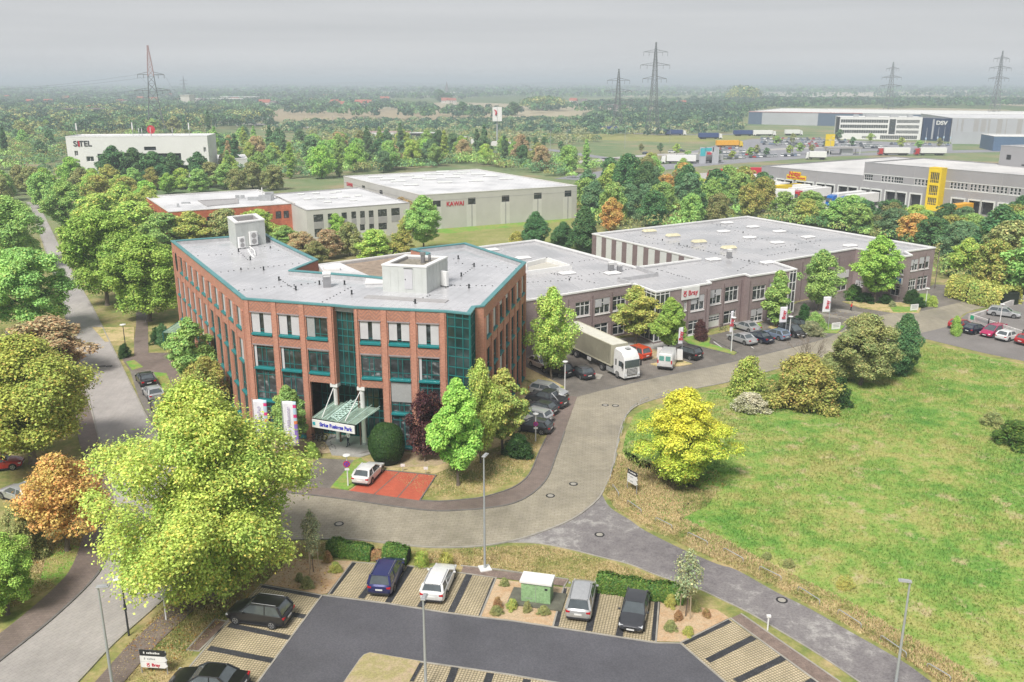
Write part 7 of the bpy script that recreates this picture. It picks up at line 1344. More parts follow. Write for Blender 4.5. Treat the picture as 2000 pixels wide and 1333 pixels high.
LO = build_lorry('box_lorry'); lused = [0]; m_yt = M('yellow_trailer', (.75, .38, .02), .5); m_bt = M('blue_trailer', (.03, .06, .2), .5)
def lorry(pt, ang, cab_, tr_, label, group=None, sc=1.0):
    o = LO if not lused[0] else copy_tree(LO); lused[0] = 1; p = G(*pt); o.location = (p.x, p.y, .05); o.rotation_euler = (0, 0, ang); o.scale = (sc, 1, 1); tag(o, label, 'lorry', group)
    for ch in KIDS[o.name]:
        nm = ch.name.split('.')[0]
        if nm in ('cab', 'box_trailer'): ch.material_slots[0].link = 'OBJECT'; ch.material_slots[0].material = cab_ if nm == 'cab' else tr_
aD = math.atan2(-nF.y, -nF.x)
rdp = MATS['red_paint']; wp_ = PT['white']; GY = 'lorries at the loading bays'
m_cyel = paint('yellow_cab', (.7, .5, .02)); m_cblue = paint('blue_cab', (.01, .14, .5))
def docklorry(px, w, cab_, tr_, label): p = WF.p(WF.px(px, 370)[0], 0, w); o_ = G(0, 1000); lorry((1000, 600), aD, cab_, tr_, label, GY); o = [x for x in COL.objects if x.get('label') == label][0]; o.location = (p.x, p.y, .05)
docklorry(1540, 17.2, wp_, m_white, 'white lorry at the loading bay below the yellow shop sign'); docklorry(1564, 17.2, m_cyel, m_yel, 'yellow lorry at the bays right of the shop sign'); docklorry(1603, 17.2, rdp, m_wpaint, 'white lorry with a red cab in the fifth bay'); docklorry(1622, 17.2, rdp, m_wpaint, 'white lorry with a red cab in the sixth bay'); docklorry(1690, 17.2, m_cblue, m_wpaint, 'white lorry with a bright blue cab left of the stair tower'); docklorry(1716, 17.2, m_cblue, m_wpaint, 'white lorry parked right of the one with the blue cab'); docklorry(1902, 17.2, m_cyel, m_yt, 'orange yellow trailer docked right of the stair tower')
rdl = random.Random(5)
for i, (x, y, cm_, tm) in enumerate([(1330, 372, wp_, m_yel), (1350, 378, wp_, m_bt), (1455, 362, rdp, m_wpaint), (1462, 368, wp_, m_wpaint), (1470, 375, rdp, m_white), (1482, 383, wp_, m_wpaint), (1450, 391, rdp, m_wpaint), (1380, 350, rdp, m_redl), (1430, 347, wp_, m_redl), (1475, 345, rdp, m_redl)]): lorry((x, y), rdl.uniform(2.7, 3.0), cm_, tm, f'{ORDW[i]} lorry from the left parked in the yard behind the autumn trees', 'lorries in the yard left of the depot')
for x, y, a, cm_, tm, lab, s in [(1450, 288, .12, m_cyel, m_yt, 'orange yellow lorry between the two car parks', 1), (1573, 312, 2.9, wp_, m_wpaint, 'white box lorry on the main road', .6), (1714, 304, 3.12, rdp, m_wpaint, 'white lorry with a red cab on the main road beyond the depot', 1), (1785, 304, 3.12, rdp, m_wpaint, 'second white lorry with a red cab, right of the first on the main road', 1), (1330, 318, 3.05, wp_, m_blindg, 'long pale grey trailer beside the main road', 1.2), (1410, 272, .05, wp_, m_bt, 'dark blue lorry above the left end of the car park', 1), (1476, 266, .05, wp_, m_bt, 'dark blue lorry left of the white lorries', 1), (1515, 266, .0, wp_, m_wpaint, 'white lorry behind the car park', 1), (1567, 265, .0, wp_, m_wpaint, 'second white lorry behind the car park', .8), (1212, 258, .0, wp_, m_bt, 'dark blue lorry at the foot of the twin pylons', 1), (1340, 265, .0, wp_, m_bt, 'dark blue trailer on the green meadow road', 1), (1298, 262, .0, wp_, m_wpaint, 'small white lorry by the right pylon', .5), (925, 280, .2, wp_, m_wpaint, 'white lorry left of the tall service station sign', .8), (962, 286, .2, wp_, m_wpaint, 'white lorry at the foot of the tall service station sign', .8), (998, 290, .3, wp_, m_wpaint, 'white lorry right of the tall service station sign', .8), (138, 241, 3.1, wp_, m_wpaint, 'white lorry on the motorway above the white office block', .7), (478, 243, 3.1, wp_, m_wpaint, 'white lorry on the motorway bridge', .6), (1925, 272, 3.1, wp_, m_wpaint, 'white lorry on the ramp by the striped hall', 1), (1290, 320, 3.05, wp_, m_wpaint, 'white tanker like lorry behind the dark trees', 1)]: lorry((x, y), a, cm_, tm, lab, None, s)
# far parked cars: body, glass, wheels in one small mesh pair each
q = MB(); q.hexa([(-2.1, -.88, .25), (2.1, -.88, .25), (2.1, .88, .25), (-2.1, .88, .25)], [(-2.1, -.82, .95), (2.0, -.82, .8), (2.0, .82, .8), (-2.1, .82, .95)]); q.hexa([(-1.5, -.62, 1.38), (.4, -.62, 1.38), (.4, .62, 1.38), (-1.5, .62, 1.38)], [(-1.4, -.6, 1.45), (.35, -.6, 1.45), (.35, .6, 1.45), (-1.4, .6, 1.45)])
q2 = MB(); q2.hexa([(-1.95, -.8, .9), (1.1, -.8, .85), (1.1, .8, .85), (-1.95, .8, .9)], [(-1.5, -.63, 1.4), (.4, -.63, 1.4), (.4, .63, 1.4), (-1.5, .63, 1.4)])
for x in (-1.3, 1.3):
    for y in (-.85, .85): q2.box(x, y, 0, .62, .14, .6)
fc = MB(); fc.v = q.v + q2.v; fc.f = q.f + [tuple(i + len(q.v) for i in f) for f in q2.f]; fc.m = [0] * len(q.f) + [1] * len(q2.f)
fcar = fc.build('parked_car', [PT['silver'], m_carglass], None, local=True); fcar.location = G(1262, 302); tag(fcar, 'dark car driving on the near lane left of the car park', 'car')
fcar.material_slots[0].link = 'OBJECT'; fcar.material_slots[0].material = PT['navy']
cols_ = [('white', 'white'), ('silver', 'silver'), ('grey', 'grey'), ('dgrey', 'dark grey'), ('silver', 'silver'), ('silver', 'silver'), ('navy', 'dark blue'), ('red', 'red'), ('white', 'white'), ('lblue', 'pale blue'), ('white', 'white'), ('silver', 'silver'), ('lblue', 'pale blue')]
def fc_(p, a, ci, label, group):
    o = fcar.copy(); COL.objects.link(o); o.location = (p[0], p[1], .05); o.rotation_euler = (0, 0, a); o.material_slots[0].material = PT[cols_[ci][0]]; tag(o, label, 'car', group); o['group'] = group
rd = random.Random(77); nf = 0
for r_i, (x0, y0, x1, y1, n) in enumerate([(1378, 300, 1495, 297, 20), (1372, 305, 1500, 303, 22), (1404, 311, 1560, 305, 24), (1398, 293, 1440, 291, 7), (1490, 276, 1650, 276, 28), (1488, 279.5, 1665, 279.5, 30), (1492, 283, 1700, 283, 34), (1540, 287, 1720, 287, 30), (1620, 291, 1730, 290, 18), (1488, 272.5, 1600, 273, 20), (1740, 283, 1850, 285, 14)]):
    A_, B_ = G(x0, y0), G(x1, y1); cnts = {}
    for i in range(n):
        if rd.random() < .12: continue
        ci = rd.randrange(len(cols_)); nm = cols_[ci][1]; k = cnts.get(nm, 0); cnts[nm] = k + 1
        fc_(A_.lerp(B_, (i + rd.uniform(-.1, .1)) / (n - 1)), 1.25 + rd.choice((0, math.pi)) + rd.uniform(-.04, .04), ci, f'{ORDW[k]} {nm} car from the left in the {ORDW[r_i]} row of the far car park', 'cars in the far car park'); nf += 1
for x, y, a, ci, lab in [(1312, 299, .1, 0, 'white car on the near lane beside the far car park'), (1330, 297, .1, 3, 'grey car ahead of the white one on the near lane'), (1353, 316, 3.1, 7, 'red car behind the pale grey trailer'), (1325, 316, .1, 1, 'silver car by the small trees at the junction'), (105, 246, 3, 0, 'white car on the motorway left of the lorry'), (1615, 301, 2.9, 6, 'dark blue car at the car park gate')]: p = G(x, y); fc_(p, a, ci, lab, 'cars on the far roads')
# ------------------------------------------------------------------ street furniture
m_pole = M('pole_grey', (.42, .45, .47), .45, .3, var=.06); m_poleb = M('pole_dark', (.035, .04, .045), .5); m_lampg = M('lamp_opal', (.75, .76, .75), .3)
def tall_lamp(base, ytop, label, arm, plate=True):
    p = G(*base); h = zat(p, ytop); o = thing('street_lamp', label, 'street lamp', p, 0, 'tall grey lamp posts'); q = MB(); q.lathe(0, 0, [(.1, 0), (.09, 1.5), (.055, h)], 10); q.build('post', m_pole, o, local=True, smooth=True)
    q = MB(); q.box(math.cos(arm) * .28, math.sin(arm) * .28, h - .02, .75, .3, .09, arm); q.box(math.cos(arm) * .3, math.sin(arm) * .3, h + .07, .5, .2, .05, arm); q.build('lamp_head', m_metal, o, local=True, bevel=.02)
    if plate: q = MB(); q.box(0, 0, 0, .9, .9, .12, .3); q.build('footing', m_white, o, local=True)
tall_lamp((947, 1112), 893, 'tall grey street lamp on a white footing behind the green cabinet', 1.2); tall_lamp((221, 1348), 1147, 'tall grey street lamp beside the lower left street', .1, False); tall_lamp((832, 1345), 1172, 'tall grey street lamp rising from the planted island at the bottom', 1.4, False); tall_lamp((1748, 1345), 1137, 'tall grey street lamp on the right beside the asphalt path', 2.9, False)
def globe_lamp(base, ytop, label, pole=None, rad=.45, sign=False, rz=0, grp=None):
    p = G(*base); h = zat(p, ytop); o = thing('street_lamp', label, 'street lamp', p, rz, grp); pm = pole or m_wpaint; q = MB(); q.lathe(0, 0, [(.07, 0), (.06, h * .5), (.045, h - .1)], 10); q.build('post', pm, o, local=True, smooth=True)
    q = MB(); q.lathe(0, 0, [(rad * .3, h - .22), (rad, h - .06), (rad * .98, h), (rad * .25, h + .06)], 18); q.build('lamp_head', m_lampg, o, local=True, smooth=True)
    if sign: q = MB(); q.lathe(0, 0, [(.1, h * .45), (.1, h * .55)], 8); q.build('post_box', pm, o, local=True)
    return o
globe_lamp((252, 1242), 1130, 'dark post lamp with a round disc head by the lower left street', m_poleb, .5, True)
globe_lamp((245, 676), 634, 'dark post lamp with a pale disc head above the clipped bush', m_poleb, .42)
np_l = globe_lamp((680, 950), 889, 'white lamp post carrying a round no stopping sign before the entrance', None, .35); globe_lamp((1046, 862), 808, 'white lamp post carrying a no stopping sign beside the five parked cars', None, .3); globe_lamp((1103, 765), 706, 'white lamp post in front of the lime green tree', None, .33); globe_lamp((1428, 688), 620, 'white lamp post on the green bank by the silver sedan', None, .38); globe_lamp((1541, 660), 618, 'white lamp post with an arm beside the black van', None, .35); globe_lamp((1807, 600), 563, 'white lamp post at the end corner of the mauve building', None, .38); globe_lamp((1950, 647), 594, 'white lamp post behind the magenta car', None, .35); globe_lamp((325, 1212), 1163, 'white lamp post mostly hidden under the plane tree', None, .3)
m_signr = M('sign_red', (.5, .02, .04), .4); m_signb = M('sign_violet_blue', (.1, .06, .4), .4)
def nostop(base, ylamp, ysign, label, r=.33):
    p = G(*base); h = zat(p, ysign); o = thing('traffic_sign', label, 'traffic sign', (p.x, p.y - .09, h)); q = MB(); n = 24; f = lambda rr, y: [(rr * math.cos(i * 2 * math.pi / n), y, rr * math.sin(i * 2 * math.pi / n)) for i in range(n)]
    q.add(f(r, 0) + f(r, -.02), [tuple(range(n)), tuple(range(2 * n - 1, n - 1, -1))] + [(i, (i + 1) % n, n + (i + 1) % n, n + i) for i in range(n)]); q.build('rim', m_signr, o, local=True); q = MB(); q.add(f(r * .8, -.024), [tuple(range(n))]); q.f = [q.f[0][::-1], q.f[0]]; q.m = [0, 0]; q.build('face', m_signb, o, local=True); q = MB()
    for s_ in (-1, 1): a = r * .62; wv = .045; q.hexa([(-a, -.028, -a * s_ - wv), (a, -.028, a * s_ - wv), (a, -.026, a * s_ - wv), (-a, -.026, -a * s_ - wv)], [(-a, -.028, -a * s_ + wv), (a, -.028, a * s_ + wv), (a, -.026, a * s_ + wv), (-a, -.026, -a * s_ + wv)])
    q.build('cross', m_signr, o, local=True); q = MB(); q.box(0, -.01, -r - .3, .42, .03, .2); q.build('plate', m_wpaint, o, local=True)
nostop((680, 950), 889, 906, 'round red and blue no stopping sign on the lamp post before the entrance'); nostop((1046, 862), 808, 828, 'round red and blue no stopping sign beside the lowest parked car', .26)
for x, lab in ((1499, 'short white post by the slanting bays and the asphalt path'),): p = G(x, 1231); o = thing('marker_post', lab, 'post', p); q = MB(); q.lathe(0, 0, [(.06, 0), (.055, 1.05)], 8); q.build('post', m_wpaint, o, local=True); q = MB(); q.box(0, 0, 1.0, .3, .2, .18); q.build('cap', m_wpaint, o, local=True, bevel=.03)
for i, (x, y) in enumerate([(745, 920), (787, 922), (832, 928)]): o = thing('bay_marker', f'{["left", "middle", "right"][i]} one of three small white number boards at the head of the red bays', 'sign', G(x, y), 0, 'boards at the red bays'); q = MB(); q.lathe(0, 0, [(.03, 0), (.03, .6)], 6); q.build('post', m_metal, o, local=True); q = MB(); q.box(0, 0, .55, .4, .04, .28); q.build('board', m_wpaint, o, local=True)
# hoop rails along the path and the curve
hoops = [((1196, 955), (1208, 973)), ((1225, 987), (1252, 1006)), ((1280, 1021), (1312, 1037)), ((1343, 1050), (1381, 1069)), ((1413, 1081), (1451, 1102)), ((1483, 1117), (1525, 1138)), ((1558, 1157), (1600, 1184)), ((1636, 1202), (1681, 1231)), ((1719, 1253), (1769, 1288)), ((1810, 1308), (1855, 1335)), ((1192, 938), (1196, 921)), ((1200, 912), (1205, 893)), ((1206, 879), (1210, 865)), ((1213, 853), (1217, 840)), ((1219, 829), (1224, 817)), ((1230, 806), (1245, 795)), ((1250, 790), (1266, 783)), ((1281, 779), (1305, 772))]
GH = 'galvanised hoop rails around the meadow'
for i, (a, b_) in enumerate(hoops):
    A_, B_ = G(*a), G(*b_); o = thing('hoop_rail', f'{ORDW[i]} low galvanised hoop rail from the meadow corner ' + ('down the asphalt path' if i < 10 else 'up along the road curve') if i < 10 else f'{ORDW[i - 10]} low hoop rail from the meadow corner up along the road curve', 'rail', A_, 0, GH); d = B_ - A_; u = d.normalized(); q = MB(); q.tube([Vector((0, 0, 0)), Vector((0, 0, .42)), u * .1 + Vector((0, 0, .5)), d - u * .1 + Vector((0, 0, .5)), d + Vector((0, 0, .42)), d], .035, 8); q.build('rail', m_metal, o, local=True, smooth=True)
for i, (x, y) in enumerate([(662, 1024), (1075, 969), (1120, 946), (1182, 792), (1202, 793), (1171, 1045), (1527, 1173), (200, 716), (213, 716), (138, 564)]):
    labs = ['round manhole cover in the curved road below the plane tree', 'round manhole cover in the curve near the path mouth', 'small round manhole cover just above the one in the curve', 'left one of two manhole covers where the road bends up', 'right one of two manhole covers where the road bends up', 'rusty manhole cover in the mouth of the asphalt path', 'manhole cover further down the asphalt path', 'left one of two covers in the west street', 'right one of two covers in the west street', 'cover in the upper west street']
    p = G(x, y); o = thing('manhole_cover', labs[i], 'manhole cover', p); q = MB(); q.lathe(0, 0, [(.42, .015), (.42, .032)], 20); q.build('ring', m_blackp, o, local=True); q = MB(); q.lathe(0, 0, [(.28, .02), (.28, .037)], 20); q.build('cover', m_kerb if i < 7 else m_kerbd, o, local=True)
# green transformer cabinet
p = G(1045, 1184); cb = thing('transformer_cabinet', 'pale green transformer cabinet with a white roof on a concrete pad', 'cabinet', p, A1); q = MB(); q.box(0, .75, 0, 4.0, 2.2, .16); q.build('pad', M('mossy_pad', (.13, .13, .1), .9, var=.3), cb, local=True); q = MB(); q.box(0, .75, .15, 2.15, 1.15, 1.5); q.build('housing', M('pale_green_paint', (.27, .43, .22), .5, var=.08, obj=True, fine=5), cb, local=True, bevel=.03); q = MB(); q.box(0, .75, 1.65, 2.35, 1.35, .22); q.build('roof', m_wpaint, cb, local=True, bevel=.04)
q = MB(); q.box(.75, .16, 1.25, .2, .03, .14); q.build('notice', m_dark, cb, local=True); q = MB(); q.box(0, .165, .2, .02, .02, 1.4); q.box(-.5, .165, .45, .5, .02, .02); q.build('door_seam', m_grey3, cb, local=True)
# direction signs
def arrowsign(base, ytop, label, rows, rz, wd=1.7):
    p = G(*base); h = zat(p, ytop); o = thing('direction_sign', label, 'sign', p, rz); q = MB(); q.tube([(-wd / 2, 0, 0), (-wd / 2, 0, h)], .035, 6); q.tube([(wd / 2, 0, 0), (wd / 2, 0, h - .1)], .035, 6); q.build('posts', m_metal, o, local=True); rh = .4
    for i, (c_, txt, tc__) in enumerate(rows):
        z1 = h - .05 - i * (rh + .03); q = MB(); x0, x1 = -wd / 2, wd / 2; pts_ = [(x0, z1 - rh), (x1 - .12, z1 - rh), (x1 + .08, z1 - rh / 2 - .06), (x1 - .05, z1), (x0, z1)]; n = len(pts_); q.add([(x, -.05, z) for x, z in pts_] + [(x, .02, z) for x, z in pts_], [tuple(range(n)), tuple(range(2 * n - 1, n - 1, -1))] + [(k, n + k, n + (k + 1) % n, (k + 1) % n) for k in range(n)]); q.build('board', c_, o, local=True)
        if txt == 'Bray': text('Bray', .3, tc__, o, (.15, -.06, z1 - rh / 2), (R(90), 0, 0), .005, bold=.01); valve_logo(o, -.35, -.06, z1 - rh / 2, .28, tc__)
        elif txt: q = MB(); [q.box(-wd * .32 + k * .11 + (.1 if k else 0), -.056, z1 - rh * .62, .08, .006, rh * .26 + (.04 if k % 3 == 0 else 0)) for k in range(txt)]; q.build('name_row', tc__, o, local=True)
arrowsign((303, 1316), 1269, 'direction sign with black, white and red lettered boards at the bottom left path', [(m_dark, 9, m_wpaint), (m_wpaint, 6, m_blindg), (m_wpaint, 'Bray', m_redl)], -.1); arrowsign((1234, 962), 919, 'direction sign with a black and two white boards on the meadow verge', [(m_dark, 8, m_wpaint), (m_wpaint, 5, m_blindg), (m_wpaint, 5, m_blindg)], -1.0, 1.3)
for (x, y, yt, lab) in [(1632, 645, 633, 'small white ground sign under the name flag'), (1785, 608, 599, 'small white ground sign near the lamp at the building end')]: p = G(x, y); o = thing('ground_sign', lab, 'sign', p, .3); q = MB(); q.box(0, 0, .15, 1.5, .12, 1.0); q.build('board', m_wpaint, o, local=True); q = MB(); [q.box(0, -.07, .5 + k * .22, 1.1, .01, .08) for k in range(3)]; q.build('name_row', m_blindg, o, local=True)
# banners and flags
m_lav = M('banner_white', (.72, .71, .76), .7, var=.04, obj=True); m_pink = M('banner_pink', (.7, .05, .22), .6); m_lbl = M('banner_light_blue', (.45, .6, .72), .6); m_orn = M('banner_orange', (.8, .25, .1), .6); m_vio = M('banner_violet', (.28, .17, .55), .6); m_viot = M('banner_text', (.35, .3, .45), .6)
def banner(base, ytop, ybot, label, words, grp='white banners at the entrance', w=1.35, red=False, rz=0):
    p = G(*base); h1 = zat(p, ytop); h0 = zat(p, ybot); o = thing('banner' if not red else 'flag', label, 'banner' if not red else 'flag', p, rz, grp); q = MB(); q.lathe(0, 0, [(.05, 0), (.035, h1 + .15)], 8); q.build('pole', m_pole, o, local=True)
    nx, nz_ = 8, 14; H_ = h1 - h0; vs = []; q = MB()
    for j in range(nz_ + 1):
        for i in range(nx + 1): u, v = i / nx, j / nz_; vs.append((.06 + u * w * (1 if not red else .9), .06 * math.sin(u * 5 + v * 3) * (1 - v * .6) * (1 + u), h1 - v * H_ - (.12 * (u if v > .5 else 0) * (-1 if not red else 1) * v)))
    fs = [(j * (nx + 1) + i, j * (nx + 1) + i + 1, (j + 1) * (nx + 1) + i + 1, (j + 1) * (nx + 1) + i) for j in range(nz_) for i in range(nx)]; q.add(vs, fs); mi = []
    for j in range(nz_):
        for i in range(nx):
            k = 0
            if not red and i >= nx - 2: k = 1 + [2, 1, 2, 2, 1, 2, 3, 4, 4, 4, 4, 4, 4, 4][j] - 1
            mi.append(k)
    q.m = mi; cl = q.build('cloth', [m_lav, m_pink, m_lbl, m_orn, m_vio], o, True, True)
    sd = cl.modifiers.new('s', 'SOLIDIFY'); sd.thickness = .01
    text(words, .42 if not red else .7, m_viot if not red else m_redl, cl, (.06 + w * .4, -.16, (h0 + h1) / 2), (R(90), R(-90), 0), .003, bold=.006 if not red else .02)
    if not red: text('Sirius', .3, m_viot, cl, (w * .5, -.14, h0 + .35), (R(90), 0, 0), .003); q = MB(); q.box(w * .2, -.14, h0 + .25, .2, .01, .2); q.build('logo', m_lbl, cl, local=True)
banner((503, 905), 781, 866, 'left one of the two white banners with coloured edge stripes', 'Sirius Business Park'); banner((559, 905), 784, 873, 'right one of the two white banners with coloured edge stripes', 'Herzlich Willkommen')
banner((1617, 645), 580, 610, 'white flag with red lettering by the ramp, farthest of the three flags', 'Bray', 'white flags with red lettering', -1.3, True, -.1); banner((1533, 660), 600, 630, 'white flag with red lettering hanging by the black van', 'Bray', 'white flags with red lettering', -1.2, True, -.1); banner((1427, 688), 608, 650, 'limp white flag beside the lamp post on the green bank', 'Bray', 'white flags with red lettering', -.45, True, -.1); banner((1331, 700), 640, 672, 'white flag half hidden by the fresh green tree', 'Bray', 'white flags with red lettering', -.7, True, -.1)
banner((61, 392), 351, 372, 'distant white banner by the roundabout', 'Sirius', None, 1.6)
banner((-8, 400), 354, 372, 'distant pink and white banner cut by the left edge', 'Sirius', None, 1.9)
# bicycles
def bicycle(loc, rz, label, grp=None, lean=.0):
    o = thing('bicycle', label, 'bicycle', loc, rz, grp); o.rotation_euler = (lean, 0, rz)
    for x in (-.53, .53):
        q = MB(); q.tube([(x + .33 * math.cos(a), 0, .34 + .33 * math.sin(a)) for a in [i * math.pi / 8 for i in range(17)]], .02, 5, caps=False); ww = q.build('wheel', m_tyre, o, local=True); q = MB(); [q.tube([(x, 0, .34), (x + .32 * math.cos(i * math.pi / 5), 0, .34 + .32 * math.sin(i * math.pi / 5))], .004, 3) for i in range(10)]; q.build('spokes', m_metal, ww, local=True)
    q = MB(); q.tube([(-.53, 0, .34), (-.12, 0, .32), (.4, 0, .78), (-.2, 0, .82), (-.12, 0, .32)], .02, 6); q.tube([(-.53, 0, .34), (-.2, 0, .8)], .014, 5); q.tube([(.53, 0, .34), (.38, 0, .95)], .018, 6); q.build('frame', m_dark, o, local=True); q = MB(); q.tube([(.3, -.28, 1.0), (.4, 0, .98), (.3, .28, 1.0)], .016, 6); q.build('handlebar', m_dark, o, local=True); q = MB(); q.box(-.24, 0, .92, .26, .14, .06); q.tube([(-.2, 0, .8), (-.24, 0, .92)], .014, 5); q.build('saddle', m_dark, o, local=True)
for i, (x, y, a, l_) in enumerate([(640, 880, -.2, 0), (616, 868, .5, .1), (625, 866, .6, .1), (634, 864, .5, .12), (643, 862, .7, .1)]): bicycle((*G(x, y)[:2], .2 if i else .02), a, ['dark bicycle leaning at the slab edge left of the entrance', 'bicycle nearest the pier in the entrance rack', 'second bicycle in the entrance rack', 'third bicycle in the entrance rack', 'bicycle nearest the column in the entrance rack'][i], 'bicycles at the entrance' if i else None)
for i, (x, y) in enumerate([(1408, 645), (1414, 647), (1546, 657)]): bicycle((*G(x, y)[:2], .02), 1.0 + i, ['dark bicycle left of the poster door of the mauve building', 'dark bicycle right beside the poster door', 'pale bicycle at the foot of the lamp by the black van'][i])
o = thing('bicycle_rack', 'curved metal bicycle rack in front of the entrance glazing', 'bicycle rack', G(630, 866)); q = MB(); [q.tube([(-.9 + i * .4, -.3, .2), (-.9 + i * .4, -.3, .9), (-.7 + i * .4, .3, .9), (-.7 + i * .4, .3, .2)], .02, 5) for i in range(5)]; q.build('hoops', m_metal, o, local=True)
# people
m_skin = M('skin', (.45, .28, .2), .6); m_hair = M('dark_hair', (.03, .022, .018), .8)
def person(loc, rz, label, top, trousers, H=1.76, stride=.22, arms=None):
    o = thing('person', label, 'person', loc, rz); me = bpy.data.meshes.new('body'); s = H / 1.76
    J = dict(pel=(0, 0, .95), wst=(0, 0, 1.1), ch=(0, 0, 1.32), nk=(0, .0, 1.48), nk2=(0, .01, 1.54), hd=(0, .03, 1.62), ht=(0, .02, 1.7), lh=(-.1, 0, .92), lk=(-.1, stride * .5 + .03, .5), la=(-.1, stride, .08), lt=(-.1, stride + .17, .04), rh=(.1, 0, .92), rk=(.1, -stride * .1 + .05, .5), ra=(.1, -stride, .1), rt=(.1, -stride + .16, .04),
             ls=(-.19, 0, 1.42), le=(-.26, -.05, 1.15), lw=(-.24, .12, .95), lf=(-.23, .18, .88), rs=(.19, 0, 1.42), re=(.27, .0, 1.14), rw=(.22, .2, 1.08), rf=(.2, .27, 1.08))
    if arms: J.update(arms)
    E_ = [('pel', 'wst'), ('wst', 'ch'), ('ch', 'nk'), ('nk', 'nk2'), ('nk2', 'hd'), ('hd', 'ht'), ('pel', 'lh'), ('lh', 'lk'), ('lk', 'la'), ('la', 'lt'), ('pel', 'rh'), ('rh', 'rk'), ('rk', 'ra'), ('ra', 'rt'), ('ch', 'ls'), ('ls', 'le'), ('le', 'lw'), ('lw', 'lf'), ('ch', 'rs'), ('rs', 're'), ('re', 'rw'), ('rw', 'rf')]
    RR = dict(pel=.13, wst=.12, ch=.14, nk=.065, nk2=.055, hd=.095, ht=.07, lh=.095, rh=.095, lk=.06, rk=.06, la=.045, ra=.045, lt=.04, rt=.04, ls=.065, rs=.065, le=.045, re=.045, lw=.032, rw=.032, lf=.03, rf=.03); ks = list(J)
    me.from_pydata([tuple(c * s for c in J[k]) for k in ks], [(ks.index(a), ks.index(b_)) for a, b_ in E_], []); b = bpy.data.objects.new('body', me); link(b, o); b.modifiers.new('skin', 'SKIN'); me.skin_vertices[0] if me.skin_vertices else None
    for i, k in enumerate(ks): me.skin_vertices[0].data[i].radius = (RR[k] * s * (1.25 if k in ('ch', 'wst') else 1), RR[k] * s)
    me.skin_vertices[0].data[ks.index('pel')].use_root = True; sb = b.modifiers.new('sub', 'SUBSURF'); sb.levels = 1; sb.render_levels = 2
    m, t, bs_ = nodes('clothed_body'); sp_ = N(t, 'ShaderNodeSeparateXYZ'); t.links.new(N(t, 'ShaderNodeTexCoord').outputs['Object'], sp_.inputs[0]); t.links.new(ramp(t, ramp(t, (lambda n_: (n_.inputs.__getitem__(1).__setattr__('default_value', 0), n_.inputs.__getitem__(2).__setattr__('default_value', 1.8 * s), t.links.new(sp_.outputs[2], n_.inputs[0]), n_.outputs[0])[-1])(N(t, 'ShaderNodeMapRange')), [(0, 0.0), (1, 1.0)]), [(0, (.02, .02, .02)), (.05, trousers), (.545, top), (.855, (.45, .28, .2))], 'CONSTANT'), bs_.inputs['Base Color']); bs_.inputs['Roughness'].default_value = .8; me.materials.append(m)
    q = MB(); q.lathe(0, .0, [(.02, 1.78 * s), (.07, 1.77 * s), (.1, 1.7 * s), (.1, 1.63 * s), (.06, 1.6 * s)], 12); q.v = [(x, y - .0 + (.0 if z > 1.7 * s else -.03), z) for x, y, z in q.v]; q.build('hair', m_hair, o, True, True)
person((*G(681, 875)[:2], .2), 2.4, 'person in a white shirt and dark trousers walking out of the entrance', (.75, .75, .76), (.02, .025, .05)); person((*G(1662, 611)[:2], .02), 1.2, 'person in a bright red top and dark trousers on the driveway ramp', (.75, .03, .03), (.02, .02, .03))
# tall service station sign
p = G(971, 286); o = thing('pylon_sign', 'tall three sided white service station sign with a red swirl', 'pylon sign', p); q = MB(); q.lathe(0, 0, [(.55, 0), (.42, 15)], 10); q.build('mast', m_pole, o, local=True); q = MB()
tri = [(-2.6, -1.6), (2.9, -1.2), (.2, 2.9)]; q.prism(tri, 14.5, 22.5); q.build('panels', m_wpaint, o, local=True); q = MB(); c0 = Vector((-1.5, -1.75, 19.4)); q.tube([c0 + Vector((1.1 * math.cos(a), -.02, 1.5 * math.sin(a))) for a in [i * .35 - 1.2 for i in range(10)]], [.12, .35, .5, .55, .5, .42, .35, .25, .15, .05], 5); q.build('swirl', m_redl, o, local=True); q = MB(); q.box(.15, -1.45, 14.6, .14, .3, 7.8); q.build('divider', m_grey3, o, local=True)
